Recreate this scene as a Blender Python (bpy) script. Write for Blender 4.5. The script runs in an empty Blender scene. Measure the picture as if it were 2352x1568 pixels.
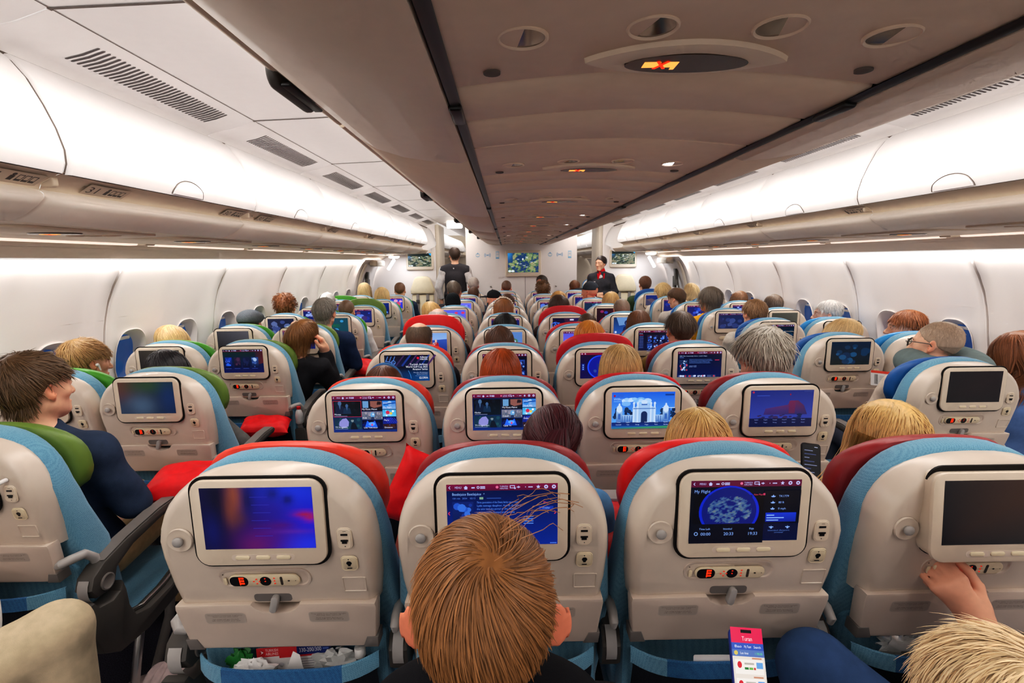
import bpy, math, random
import numpy as np
from mathutils import Vector, Matrix
rnd = random.Random(7)
SC = bpy.context.scene
COL = SC.collection
PI = math.pi
SC.cycles.use_denoising = True
SC.cycles.use_adaptive_sampling = True
SC.cycles.adaptive_threshold = .12
SC.cycles.adaptive_min_samples = 12
SC.cycles.max_bounces = 4
SC.cycles.diffuse_bounces = 3
SC.cycles.glossy_bounces = 2
SC.cycles.transmission_bounces = 4
SC.cycles.transparent_max_bounces = 6
SC.cycles.caustics_reflective = False
SC.cycles.caustics_refractive = False
SC.cycles.sample_clamp_indirect = 4.0
SC.view_settings.view_transform = 'Standard'
SC.view_settings.look = 'None'
SC.view_settings.use_curve_mapping = True
_cm = SC.view_settings.curve_mapping; _cc = _cm.curves[3]
for _x, _y in ((.03, .020), (.12, .102), (.40, .425)): _cc.points.new(_x, _y)
_cm.update()

def lin(c):
    return tuple((x/12.92 if x <= .04045 else ((x+.055)/1.055)**2.4) for x in c)
def C8(r, g, b):
    return lin((r/255., g/255., b/255.))
def hexc(h):
    h = h.lstrip('#')
    return C8(int(h[0:2], 16), int(h[2:4], 16), int(h[4:6], 16))

# ------------------------------------------------------------------ materials
def new_mat(name):
    m = bpy.data.materials.new(name); m.use_nodes = True
    nt = m.node_tree; b = nt.nodes['Principled BSDF']
    return m, nt, b
def mat(name, rgb, rough=.5, spec=.4, metal=0., emis=None, es=0., noise=0., nscale=30., bump=0., bscale=200., coat=0., alpha=1., trans=0., objcol=False, attr=False):
    m, nt, b = new_mat(name)
    c = C8(*rgb)
    b.inputs['Base Color'].default_value = (*c, 1)
    b.inputs['Roughness'].default_value = rough
    b.inputs['Specular IOR Level'].default_value = spec
    b.inputs['Metallic'].default_value = metal
    b.inputs['Coat Weight'].default_value = coat
    b.inputs['Alpha'].default_value = alpha
    b.inputs['Transmission Weight'].default_value = trans
    N, L = nt.nodes, nt.links
    tc = N.new('ShaderNodeTexCoord')
    src = None
    if objcol:
        oi = N.new('ShaderNodeObjectInfo'); src = oi.outputs['Color']
    if attr:
        at = N.new('ShaderNodeAttribute'); at.attribute_name = 'Col'
        if src is None: src = at.outputs['Color']
        else:
            mx = N.new('ShaderNodeMix'); mx.data_type = 'RGBA'; mx.blend_type = 'MULTIPLY'; mx.inputs[0].default_value = 1
            L.new(src, mx.inputs[6]); L.new(at.outputs['Color'], mx.inputs[7]); src = mx.outputs[2]
    if noise > 0:
        nz = N.new('ShaderNodeTexNoise'); nz.inputs['Scale'].default_value = nscale; nz.inputs['Detail'].default_value = 5
        L.new(tc.outputs['Object'], nz.inputs['Vector'])
        mr = N.new('ShaderNodeMapRange'); mr.inputs[1].default_value = .3; mr.inputs[2].default_value = .7
        mr.inputs[3].default_value = 1-noise; mr.inputs[4].default_value = 1+noise
        L.new(nz.outputs['Fac'], mr.inputs[0])
        mx = N.new('ShaderNodeMix'); mx.data_type = 'RGBA'; mx.blend_type = 'MULTIPLY'; mx.inputs[0].default_value = 1
        if src is not None: L.new(src, mx.inputs[6])
        else: mx.inputs[6].default_value = (*c, 1)
        L.new(mr.outputs[0], mx.inputs[7]); src = mx.outputs[2]
    if src is not None: L.new(src, b.inputs['Base Color'])
    if bump > 0:
        nb = N.new('ShaderNodeTexNoise'); nb.inputs['Scale'].default_value = bscale; nb.inputs['Detail'].default_value = 3
        L.new(tc.outputs['Object'], nb.inputs['Vector'])
        bp = N.new('ShaderNodeBump'); bp.inputs['Strength'].default_value = bump; bp.inputs['Distance'].default_value = .002
        L.new(nb.outputs['Fac'], bp.inputs['Height']); L.new(bp.outputs[0], b.inputs['Normal'])
    if emis is not None:
        if es < 6: m.cycles.emission_sampling = 'NONE'
        b.inputs['Emission Color'].default_value = (*C8(*emis), 1); b.inputs['Emission Strength'].default_value = es
    return m
def fabric(name, rgb, rgb2, scale=260., objcol=False):
    m, nt, b = new_mat(name); N, L = nt.nodes, nt.links
    tc = N.new('ShaderNodeTexCoord'); mp = N.new('ShaderNodeMapping'); mp.inputs['Rotation'].default_value = (.1, .6, .2)
    L.new(tc.outputs['Object'], mp.inputs[0])
    w = N.new('ShaderNodeTexVoronoi'); w.inputs['Scale'].default_value = scale; w.inputs['Randomness'].default_value = .35
    L.new(mp.outputs[0], w.inputs['Vector'])
    ml = N.new('ShaderNodeMath'); ml.operation = 'SUBTRACT'; ml.inputs[0].default_value = .95; ml.use_clamp = True; L.new(w.outputs['Distance'], ml.inputs[1])
    nz = N.new('ShaderNodeTexNoise'); nz.inputs['Scale'].default_value = 9; L.new(tc.outputs['Object'], nz.inputs[0])
    ad = N.new('ShaderNodeMath'); ad.operation = 'MULTIPLY_ADD'; L.new(nz.outputs['Fac'], ad.inputs[0]); ad.inputs[1].default_value = .35; L.new(ml.outputs[0], ad.inputs[2])
    mx = N.new('ShaderNodeMix'); mx.data_type = 'RGBA'
    L.new(ad.outputs[0], mx.inputs[0])
    mx.inputs[6].default_value = (*C8(*rgb2), 1); mx.inputs[7].default_value = (*C8(*rgb), 1)
    out = mx.outputs[2]
    if objcol:
        oi = N.new('ShaderNodeObjectInfo'); m2 = N.new('ShaderNodeMix'); m2.data_type = 'RGBA'; m2.blend_type = 'MULTIPLY'; m2.inputs[0].default_value = 1
        L.new(oi.outputs['Color'], m2.inputs[6]); L.new(out, m2.inputs[7]); out = m2.outputs[2]
    L.new(out, b.inputs['Base Color'])
    bp = N.new('ShaderNodeBump'); bp.inputs['Strength'].default_value = .5; bp.inputs['Distance'].default_value = .001
    L.new(ml.outputs[0], bp.inputs['Height']); L.new(bp.outputs[0], b.inputs['Normal'])
    b.inputs['Roughness'].default_value = .85; b.inputs['Specular IOR Level'].default_value = .2
    b.inputs['Sheen Weight'].default_value = .25
    return m

M = {}
M['shell'] = mat('seat_shell_plastic', (216, 202, 187), .26, .5, noise=.03, nscale=14, bump=.05, bscale=900)
M['shell2'] = mat('seat_tray_plastic', (211, 195, 181), .42, .4, noise=.03, nscale=12, bump=.05, bscale=900)
M['bezel'] = mat('monitor_bezel_plastic', (226, 210, 190), .32, .45, noise=.02)
M['cream'] = mat('cream_plastic', (232, 216, 186), .4, .4, noise=.03)
M['gap'] = mat('dark_gap', (22, 19, 18), .6, .2, noise=.1)
M['black'] = mat('black_plastic', (20, 20, 22), .35, .4, noise=.1)
M['dgrey'] = mat('dark_grey_plastic', (74, 70, 66), .45, .4, noise=.06, bump=.06, bscale=700)
M['lgrey'] = mat('light_grey_plastic', (168, 165, 162), .4, .45, noise=.04)
M['mgrey'] = mat('mid_grey_plastic', (122, 116, 112), .45, .4, noise=.05)
M['metal'] = mat('brushed_metal', (196, 194, 190), .3, .5, metal=1., noise=.05)
M['fabric'] = fabric('seat_blue_weave', (124, 174, 198), (50, 114, 148), 330)
M['fabricd'] = fabric('pocket_blue_weave', (52, 118, 170), (14, 62, 112), 300)
M['leather'] = mat('headrest_leather', (255, 255, 255), .42, .45, noise=.06, nscale=25, bump=.12, bscale=260, objcol=True)
M['mesh'] = mat('pocket_net', (26, 30, 38), .8, .2, noise=.3, nscale=300)
M['wall'] = mat('sidewall_laminate', (240, 233, 228), .45, .35, noise=.012, nscale=420, bump=.04, bscale=700)
M['bin'] = mat('bin_white', (238, 235, 234), .3, .4, noise=.01)
M['beige'] = mat('bin_beige', (222, 203, 182), .42, .35, noise=.02, bump=.04, bscale=900)
M['psu'] = mat('service_panel_beige', (226, 203, 180), .45, .35, noise=.025, bump=.05, bscale=900)
M['psul'] = mat('service_panel_light', (226, 208, 186), .45, .35, noise=.02)
M['strip'] = mat('bin_rail_tan', (228, 212, 190), .5, .3, noise=.03)
M['lip'] = mat('bin_lip_light', (242, 231, 218), .4, .35, noise=.015)
M['rail'] = mat('rail_black', (16, 14, 14), .35, .4, noise=.1)
M['seam'] = mat('panel_seam', (104, 94, 88), .6, .2, noise=.05)
M['slot'] = mat('vent_slot_dark', (92, 86, 86), .7, .2, noise=.1)
M['ceil'] = mat('ceiling_white', (240, 236, 234), .4, .35, noise=.01)
M['carpet'] = mat('carpet_navy', (58, 56, 68), .95, .1, noise=.7, nscale=260, bump=.8, bscale=300)
M['glow'] = mat('strip_glow', (255, 240, 228), .5, .2, emis=(255, 226, 210), es=.95)
M['glowcold'] = mat('cold_glow', (240, 246, 255), .5, .2, emis=(225, 238, 255), es=3.)
M['glowwarm'] = mat('warm_dome_glow', (255, 248, 236), .5, .2, emis=(255, 246, 232), es=3.)
M['lamp'] = mat('reading_lamp_glow', (255, 255, 255), .3, .3, emis=(235, 242, 255), es=7.)
M['mirror'] = mat('lamp_lens', (150, 138, 128), .08, .6, metal=.9, noise=.05)
M['signdark'] = mat('sign_smoked', (74, 58, 46), .25, .5, noise=.05)
M['signon'] = mat('sign_amber', (255, 190, 90), .5, .2, emis=(255, 176, 84), es=1.0)
M['signred'] = mat('sign_red', (255, 60, 20), .5, .2, emis=(255, 50, 12), es=1.0)
M['ink'] = mat('ink_dark', (66, 58, 52), .6, .2, noise=.1)
M['led'] = mat('led_red', (255, 60, 20), .5, .2, emis=(255, 56, 16), es=1.3)
M['leddim'] = mat('led_dim', (190, 50, 30), .5, .2, emis=(220, 50, 20), es=.6)
M['partition'] = mat('bulkhead_laminate', (234, 226, 222), .5, .3, noise=.012, nscale=6)
M['partgrey'] = mat('bulkhead_beige_grey', (206, 194, 178), .5, .3, noise=.02)
M['jump'] = mat('jumpseat_cream', (226, 210, 178), .5, .35, noise=.03, bump=.1, bscale=300)
M['belt'] = mat('belt_grey', (140, 132, 126), .7, .2, noise=.1)
M['glass'] = mat('window_pane_dusk', (52, 86, 136), .12, .5, emis=(40, 84, 150), es=.35, noise=.25, nscale=5)
M['white'] = mat('paper_white', (238, 236, 234), .7, .2, noise=.02)
M['red'] = mat('paper_red', (206, 34, 40), .55, .25, noise=.03)
M['navy'] = mat('paper_navy', (24, 38, 110), .55, .25, noise=.03)
M['redcloth'] = mat('pillow_red', (232, 18, 26), .55, .35, noise=.12, nscale=22, bump=.25, bscale=40)
M['iconblue'] = mat('icon_blue', (120, 176, 214), .5, .3, noise=.02)

def screen_mat():
    m, nt, b = new_mat('lcd_screen'); N, L = nt.nodes, nt.links; m.cycles.emission_sampling = 'NONE'
    at = N.new('ShaderNodeAttribute'); at.attribute_name = 'Col'
    b.inputs['Base Color'].default_value = (.008, .008, .01, 1)
    b.inputs['Roughness'].default_value = .22; b.inputs['Specular IOR Level'].default_value = .35
    L.new(at.outputs['Color'], b.inputs['Emission Color']); b.inputs['Emission Strength'].default_value = 1.0
    return m
M['screen'] = screen_mat()
def paint_mat():
    m, nt, b = new_mat('printed_colour'); N, L = nt.nodes, nt.links
    at = N.new('ShaderNodeAttribute'); at.attribute_name = 'Col'
    L.new(at.outputs['Color'], b.inputs['Base Color']); b.inputs['Roughness'].default_value = .5
    return m
M['print'] = paint_mat()

# ------------------------------------------------------------------ tagging
def tag(o, label=None, cat=None, group=None, kind=None):
    if label: o['label'] = label
    if cat: o['category'] = cat
    if group: o['group'] = group
    if kind: o['kind'] = kind
    return o
def thing(name, label, cat, loc=(0, 0, 0), rotz=0., group=None, scale=1.):
    o = bpy.data.objects.new(name, None); COL.objects.link(o)
    o.empty_display_size = .1
    o.location = loc; o.rotation_euler = (0, 0, rotz); o.scale = (scale,)*3
    return tag(o, label, cat, group)
def put(name, me, parent=None, loc=(0, 0, 0), color=None, rot=None):
    o = bpy.data.objects.new(name, me); COL.objects.link(o)
    o.location = loc
    if rot is not None: o.rotation_euler = rot
    if parent is not None: o.parent = parent
    if color is not None: o.color = (*color, 1)
    return o
def struct(name, me, parent=None):
    return tag(put(name, me, parent), kind='structure')

# ------------------------------------------------------------------ mesh builder
XZ = lambda u, v, w: (u, w, v)      # outline in x-z, depth along y
XY = lambda u, v, w: (u, v, w)
YZ = lambda u, v, w: (w, u, v)
class MB:
    def __init__(s):
        s.v = []; s.f = []; s.mi = []; s.cols = None; s.cur = 0
    def add(s, vs, fs):
        b = len(s.v); s.v.extend(vs)
        for f in fs: s.f.append(tuple(i+b for i in f)); s.mi.append(s.cur)
    def loft(s, loops, closed=True, cap0=False, cap1=False):
        n = len(loops[0]); b = len(s.v)
        for l in loops: s.v.extend(l)
        m = n if closed else n-1
        for k in range(len(loops)-1):
            for i in range(m):
                j = (i+1) % n
                s.f.append((b+k*n+i, b+k*n+j, b+(k+1)*n+j, b+(k+1)*n+i)); s.mi.append(s.cur)
        if cap0: s.f.append(tuple(b+i for i in reversed(range(n)))); s.mi.append(s.cur)
        if cap1: s.f.append(tuple(b+(len(loops)-1)*n+i for i in range(n))); s.mi.append(s.cur)
    def prism(s, out, w0, w1, bev=0., fmap=XZ, caps=(True, True)):
        if bev > 0:
            sg = 1 if w1 > w0 else -1
            lay = [(bev, w0), (bev*.3, w0+sg*bev*.3), (0, w0+sg*bev), (0, w1-sg*bev), (bev*.3, w1-sg*bev*.3), (bev, w1)]
        else: lay = [(0, w0), (0, w1)]
        s.loft([[fmap(u, v, w) for u, v in inset(out, d)] for d, w in lay], True, caps[0], caps[1])
    def box(s, x0, x1, y0, y1, z0, z1, bev=0.):
        s.prism([(x0, z0), (x1, z0), (x1, z1), (x0, z1)] if bev == 0 else rrect((x0+x1)/2, (z0+z1)/2, x1-x0, z1-z0, min(bev*2.2, (x1-x0)*.45, (z1-z0)*.45), 3), y0, y1, min(bev, abs(y1-y0)*.45))
    def tube(s, path, r, n=8, cap=True):
        path = [Vector(p) for p in path]; loops = []
        rr = r if hasattr(r, '__len__') else [r]*len(path)
        t0 = (path[1]-path[0]).normalized()
        up = Vector((0, 0, 1)) if abs(t0.z) < .9 else Vector((1, 0, 0))
        nrm = t0.cross(up).normalized()
        for i, p in enumerate(path):
            a = path[max(i-1, 0)]; c = path[min(i+1, len(path)-1)]
            t = (c-a).normalized() if (c-a).length > 1e-9 else t0
            nrm = (nrm - t*nrm.dot(t)).normalized(); bn = t.cross(nrm)
            loops.append([tuple(p+nrm*(rr[i]*math.cos(2*PI*k/n))+bn*(rr[i]*math.sin(2*PI*k/n))) for k in range(n)])
        s.loft(loops, True, cap, cap)
    def lathe(s, prof, n=24, cx=0., cy=0., fmap=XY, sx=1., sy=1.):
        """prof: (radius, w) pairs, first and last capped"""
        s.loft([[fmap(cx+r*sx*math.cos(2*PI*k/n), cy+r*sy*math.sin(2*PI*k/n), w) for k in range(n)] for r, w in prof], True, True, True)
    def build(s, name, mats, smooth=40):
        me = bpy.data.meshes.new(name)
        me.from_pydata([tuple(map(float, p)) for p in s.v], [], s.f)
        for m in (mats if isinstance(mats, (list, tuple)) else [mats]): me.materials.append(m)
        if any(s.mi): me.polygons.foreach_set('material_index', s.mi)
        if smooth:
            me.polygons.foreach_set('use_smooth', [True]*len(me.polygons)); me.set_sharp_from_angle(angle=math.radians(smooth))
        me.update(); return me
def inset(out, d):
    if d == 0: return list(out)
    n = len(out); res = []
    area = sum(out[i][0]*out[(i+1) % n][1]-out[(i+1) % n][0]*out[i][1] for i in range(n))
    sg = 1 if area > 0 else -1
    for i in range(n):
        ax, ay = out[i-1]; bx, by = out[i]; cx, cy = out[(i+1) % n]
        e1 = (bx-ax, by-ay); e2 = (cx-bx, cy-by)
        l1 = math.hypot(*e1) or 1e-9; l2 = math.hypot(*e2) or 1e-9
        n1 = (-e1[1]/l1*sg, e1[0]/l1*sg); n2 = (-e2[1]/l2*sg, e2[0]/l2*sg)
        mx, my = n1[0]+n2[0], n1[1]+n2[1]; l = math.hypot(mx, my) or 1e-9
        k = min(2., 2./max(l, .5))/1. if l < 1.99 else 1.
        res.append((bx+mx/l*d*min(k, 1.5), by+my/l*d*min(k, 1.5)))
    return res
def rrect(cx, cy, w, h, r, n=5):
    r = min(r, w/2-1e-6, h/2-1e-6); o = []
    for qx, qy, a0 in ((1, -1, -PI/2), (1, 1, 0), (-1, 1, PI/2), (-1, -1, PI)):
        for k in range(n+1):
            a = a0+k/n*PI/2
            o.append((cx+qx*(w/2-r)+r*math.cos(a), cy+qy*(h/2-r)+r*math.sin(a)))
    return o
def ell(cx, cy, rx, ry, n=28):
    return [(cx+rx*math.cos(2*PI*k/n), cy+ry*math.sin(2*PI*k/n)) for k in range(n)]
def mesh_np(name, V, F, m, cols=None, smooth=True):
    """fast mesh from numpy arrays; F is (n,4) quads"""
    me = bpy.data.meshes.new(name)
    nv, nf = len(V), len(F); k = F.shape[1]
    me.vertices.add(nv); me.vertices.foreach_set('co', np.ascontiguousarray(V, dtype=np.float32).ravel())
    me.loops.add(nf*k); me.loops.foreach_set('vertex_index', np.ascontiguousarray(F, dtype=np.int32).ravel())
    me.polygons.add(nf); me.polygons.foreach_set('loop_start', np.arange(0, nf*k, k, dtype=np.int32))
    if smooth: me.polygons.foreach_set('use_smooth', np.ones(nf, dtype=bool))
    me.update(calc_edges=True); me.validate()
    me.materials.append(m)
    if cols is not None: set_cols(me, cols)
    return me
def set_cols(me, cols):
    a = me.color_attributes.new('Col', 'FLOAT_COLOR', 'POINT')
    c = np.ones((len(me.vertices), 4), dtype=np.float32); c[:, :3] = cols
    a.data.foreach_set('color', c.ravel())

# ------------------------------------------------------------------ text as mesh
_TXT = {}
def text_geo(s, bold=False):
    """triangles/ngons of a string at size 1, left aligned on the baseline -> verts2d, faces, width"""
    if s in _TXT: return _TXT[s]
    cu = bpy.data.curves.new('t', 'FONT'); cu.body = s; cu.size = 1.; cu.resolution_u = 2
    ob = bpy.data.objects.new('t', cu)
    me = ob.to_mesh()
    V = [(v.co.x, v.co.y) for v in me.vertices]; F = [tuple(p.vertices) for p in me.polygons]
    w = max((v[0] for v in V), default=0)
    ob.to_mesh_clear(); bpy.data.objects.remove(ob); bpy.data.curves.remove(cu)
    _TXT[s] = (V, F, w); return _TXT[s]
class Art:
    """flat coloured artwork: unit space x 0..1, y 0..H downwards; layers stacked a hair apart"""
    def __init__(s, W, H, asp=None):
        s.W = W; s.H = H; s.v = []; s.f = []; s.c = []; s.layer = 0
    def poly(s, pts, col, dz=None):
        s.layer += 1; b = len(s.v)
        for x, y in pts: s.v.append((x, y, s.layer))
        c = col if not isinstance(col, str) else hexc(col)
        if isinstance(c, list): s.c.extend(c)
        else: s.c.extend([c]*len(pts))
        s.f.append(tuple(range(b, b+len(pts)))); return s
    def rect(s, x, y, w, h, col, col2=None):
        c = hexc(col) if isinstance(col, str) else col
        if col2 is None: return s.poly([(x, y+h), (x+w, y+h), (x+w, y), (x, y)], c)
        c2 = hexc(col2) if isinstance(col2, str) else col2
        return s.poly([(x, y+h), (x+w, y+h), (x+w, y), (x, y)], [c2, c2, c, c])
    def ellipse(s, cx, cy, rx, ry, col, n=20):
        return s.poly([(cx+rx*math.cos(2*PI*k/n), cy-ry*math.sin(2*PI*k/n)) for k in range(n)], col)
    def ring(s, cx, cy, r, t, col, n=32, a0=0, a1=2*PI):
        s.layer += 1; c = hexc(col) if isinstance(col, str) else col
        for k in range(n):
            b = len(s.v)
            for a, q in ((a0+(a1-a0)*k/n, r), (a0+(a1-a0)*(k+1)/n, r), (a0+(a1-a0)*(k+1)/n, r-t), (a0+(a1-a0)*k/n, r-t)):
                s.v.append((cx+q*math.cos(a), cy-q*math.sin(a), s.layer)); s.c.append(c)
            s.f.append((b, b+1, b+2, b+3))
        return s
    def line(s, x0, y0, x1, y1, t, col):
        dx, dy = x1-x0, y1-y0; l = math.hypot(dx, dy) or 1; nx, ny = -dy/l*t/2, dx/l*t/2
        return s.poly([(x0+nx, y0+ny), (x1+nx, y1+ny), (x1-nx, y1-ny), (x0-nx, y0-ny)], col)
    def text(s, x, y, size, st, col, align='l', w=None):
        V, F, tw = text_geo(st); s.layer += 1
        c = hexc(col) if isinstance(col, str) else col
        kx = size if w is None else w/max(tw, 1e-6)
        x0 = x - (0 if align == 'l' else tw*kx/2 if align == 'c' else tw*kx)
        b = len(s.v)
        for vx, vy in V: s.v.append((x0+vx*kx, y-vy*size, s.layer)); s.c.append(c)
        for f in F: s.f.append(tuple(b+i for i in f))
        return s
    def blobs(s, x, y, w, h, n, cols, seed, rmin=.03, rmax=.12, flat=1.):
        r = random.Random(seed)
        for _ in range(n):
            q = r.uniform(rmin, rmax); rx = min(q, w*.45); ry = min(q*flat, h*.45)
            s.ellipse(r.uniform(x+rx, x+w-rx), r.uniform(y+ry, y+h-ry), rx, ry, r.choice(cols), 9)
        return s
    def grid(s, x, y, w, h, nx, ny, fn):
        """smoothly shaded patch; fn(u, v) -> linear colour, u v in 0..1"""
        s.layer += 1; b = len(s.v)
        for j in range(ny+1):
            for i in range(nx+1):
                u, v = i/nx, j/ny; s.v.append((x+w*u, y+h*v, s.layer)); s.c.append(fn(u, v))
        for j in range(ny):
            for i in range(nx):
                q = b+j*(nx+1)+i; s.f.append((q+nx+1, q+nx+2, q+1, q))
        return s
    def build(s, name, m, fmap, eps=.00004):
        """fmap(u, v, lift) with u 0..W left-right, v 0..H up"""
        me = bpy.data.meshes.new(name)
        me.from_pydata([fmap(x*s.W, (s.H-y)*s.W, l*eps) for x, y, l in s.v], [], s.f)
        me.materials.append(m); set_cols(me, np.array(s.c, dtype=np.float32)); me.update(); return me

def gauss_mix(base, spots):
    """colour field: soft spots (u, v, ru, rv, hex, strength) over a base colour"""
    B = hexc(base); S = [(a, b_, c, d, hexc(h), k) for a, b_, c, d, h, k in spots]
    def fn(u, v):
        q = list(B)
        for a, b_, c, d, h, k in S:
            w = k*math.exp(-((u-a)/c)**2-((v-b_)/d)**2)
            q = [x*(1-w)+y*w for x, y in zip(q, h)]
        return tuple(q)
    return fn
def terrain(seed, sea, lands, level=0., f=1.):
    r = random.Random(seed); W = [(r.uniform(2, 5)*f*2**k, r.uniform(2, 5)*f*2**k, r.uniform(0, 6), r.uniform(0, 6), .75**k) for k in range(4) for _ in range(2)]
    sea = hexc(sea); lands = [hexc(x) for x in lands]
    def fn(u, v):
        n = sum(a*math.sin(p*u*3+q+1.7*math.sin(t*v*2+q2))*math.cos(t*v*3+q2) for p, t, q, q2, a in W)
        if n < level: return tuple(x*(1+.5*min(0, n)) if False else x for x in sea)
        k = min(len(lands)-1, int((n-level)*1.1)); return lands[k]
    return fn
ORD = ['first', 'second', 'third', 'fourth', 'fifth', 'sixth', 'seventh', 'eighth', 'ninth', 'tenth', 'eleventh', 'twelfth', 'thirteenth', 'fourteenth', 'fifteenth']

# ------------------------------------------------------------------ camera
CAMX, CAMZ, FPX = -.245, 1.58, 1128.
cam_d = bpy.data.cameras.new('camera'); cam_d.sensor_width = 36.; cam_d.lens = 36.*FPX/2352.
cam_d.clip_start = .02; cam_d.clip_end = 100
cam = bpy.data.objects.new('camera', cam_d); COL.objects.link(cam); SC.camera = cam
PITCH, YAW, ROLL = math.radians(9.4), math.radians(.55), math.radians(.62)
CM = Matrix.Translation((CAMX, 0, CAMZ)) @ Matrix.Rotation(-YAW, 4, 'Z') @ Matrix.Rotation(PI/2-PITCH, 4, 'X') @ Matrix.Rotation(-ROLL, 4, 'Z')
cam.matrix_world = CM
def at(px, py, Y):
    """the point of the cabin at depth Y that the photograph shows at this pixel"""
    d = CM.to_3x3() @ Vector(((px-1176.)/FPX, -(py-784.)/FPX, -1.))
    k = Y/d.y
    return Vector((CAMX+d.x*k, Y, CAMZ+d.z*k))
# ================================================================== the cabin
Y0, Y1 = -2.2, 8.62          # behind the camera .. bulkhead
YF = 16.5                    # end of the cabin beyond the bulkhead
ROW = .791
def sheet(prof, ys, side, fn=None):
    """profile (x,z) list lofted along y; side mirrors x"""
    return [[(side*(x if fn is None else x+fn(x, z, y)), y, z) for x, z in prof] for y in ys]
SIDEPROF = [(2.40, 1.605), (2.455, 1.54), (2.50, 1.465), (2.54, 1.38), (2.568, 1.29), (2.588, 1.21), (2.60, 1.13), (2.622, 1.03), (2.635, .95), (2.64, .86), (2.64, .78), (2.632, .62), (2.622, .42), (2.61, .2), (2.60, 0.)]
_sp = np.array(SIDEPROF); _sl = np.concatenate([[0], np.cumsum(np.hypot(*(np.diff(_sp, axis=0).T)))])
def side_at(s):
    return float(np.interp(s, _sl, _sp[:, 0])), float(np.interp(s, _sl, _sp[:, 1]))
PANEL = 1.067; SEAM0 = 2.80-3*PANEL
def ridge(y):
    d = abs(((y-SEAM0+PANEL/2) % PANEL)-PANEL/2)
    e = -.048*math.exp(-(d/.085)**2)
    dm = abs(((y-SEAM0) % PANEL)-PANEL/2)
    e -= .008*math.exp(-(dm/.06)**2)
    if d < .006: e += .016
    return e
S_WIN = float(np.interp(-1.005, -_sp[:, 1], _sl))     # arc length at the middle of a window
def wall_side(side, nm):
    m = MB()
    s0, s1 = S_WIN-.27, S_WIN+.27
    stops = sorted(set([s for s in _sl if s < s0-.01] + [s0]))
    stops2 = sorted(set([s1] + [s for s in _sl if s > s1+.01]))
    ys = []
    n0 = int((Y0-SEAM0)//PANEL)
    for k in range(n0, int((YF-SEAM0)//PANEL)+1):
        b = SEAM0+k*PANEL
        for o in (-.15, -.1, -.06, -.03, -.009, -.005, 0, .005, .009, .03, .06, .1, .15, .25, .36, .42, .48, .5335, .587, .647, .707, .817): ys.append(b+o)
    ys = sorted(y for y in ys if Y0 <= y <= YF)
    def P(y, s):
        x, z = side_at(s); e = ridge(y)*min(1., s/.05 if s < .05 else 1.)
        return (side*(x+e), y, z)
    m.loft([[P(y, s) for s in stops] for y in ys], False)
    m.loft([[P(y, s) for s in stops2] for y in ys], False)
    # strips at the panel joints, then the window cells
    b = SEAM0+n0*PANEL
    while b < YF:
        if b > Y0: m.loft([[P(b+o, s) for s in [s0+(s1-s0)*q/12 for q in range(13)]] for o in (-.009, -.005, 0, .005, .009)], False)
        b += PANEL/2
    wins = []
    k = n0*2
    y = SEAM0+k*PANEL/2+PANEL/4
    cells = []
    while y+PANEL/4 < YF:
        if y-PANEL/4 > Y0: cells.append(y)
        y += PANEL/2
    HWC = PANEL/4-.009
    _ca = math.atan2(.27, HWC)
    ANG = sorted([2*PI*q/72+.01 for q in range(72)]+[_ca, PI-_ca, PI+_ca, 2*PI-_ca])
    for yc in cells:
        loops = []
        for t in (1., .75, .5, .3, .15, .05, 0.):
            l = []
            for a in ANG:
                ca, sa = math.cos(a), math.sin(a)
                kk = 1./max(abs(ca)/HWC, abs(sa)/.27)
                e = (abs(ca/.128)**2.7+abs(sa/.178)**2.7)**(-1/2.7)
                r = e+(kk-e)*t
                l.append((yc+ca*r, S_WIN-sa*r))
            loops.append(l)
        m.loft([[P(a, b) for a, b in l] for l in loops])
        wins.append((yc, [P(a, b) for a, b in loops[-1]]))
    struct('wall_'+nm, m.build('wall_'+nm, M['wall'], 50))
    for i, (yc, rim) in enumerate(wins):
        if yc < 1.0 or yc > 8.6: continue
        cx = side*2.618; nx = side
        w = MB()
        R = [Vector(p) for p in rim]; cen = sum(R, Vector())/len(R)
        def ring_(k, dx): return [tuple(cen+(p-cen)*k+Vector((nx*dx, 0, 0))) for p in R]
        w.loft([ring_(1.0, 0), ring_(1.03, -.006), ring_(1.0, -.008), ring_(.95, .0), ring_(.86, .035), ring_(.80, .06)])
        fr = tag(put('window_%d' % (WINN[0]+1), w.build('window_reveal', M['wall'], 50)), kind='structure'); WINN[0] += 1
        g = MB(); g.loft([ring_(.83, .055), ring_(.81, .061)], True, False, True)
        g.f[-1] = tuple(reversed(g.f[-1]))
        put('window_pane', g.build('window_pane', M['glass']), fr)
        sh = MB()   # raised shade edge and handle at the top of the reveal
        zt = max(p.z for p in R)
        sh.prism(rrect(yc, zt-.055, .10, .02, .009, 4), cx+nx*.028, cx+nx*.045, .004, lambda u, v, w_: (w_, u, v))
        put('shade_handle', sh.build('shade_handle', M['bin']), fr)
WINN = [0]
wall_side(-1, 'left'); wall_side(1, 'right')

# floor
m = MB(); m.box(-2.62, 2.62, Y0, YF, -.06, 0)
struct('floor', m.build('floor', M['carpet'], 0))

# ceiling: aisle ceiling on both sides plus the crown between, in panels with seams
SEG = 1.02
def ceil_prof(): return [(0., 2.26), (.30, 2.26), (.62, 2.24), (.85, 2.222), (1.1, 2.21), (1.355, 2.20)]
m = MB()
for side in (-1, 1):
    m.loft(sheet(ceil_prof(), [Y0, 2, 5, Y1, YF], side), False)
struct('ceiling', m.build('ceiling', M['ceil'], 60))
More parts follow.
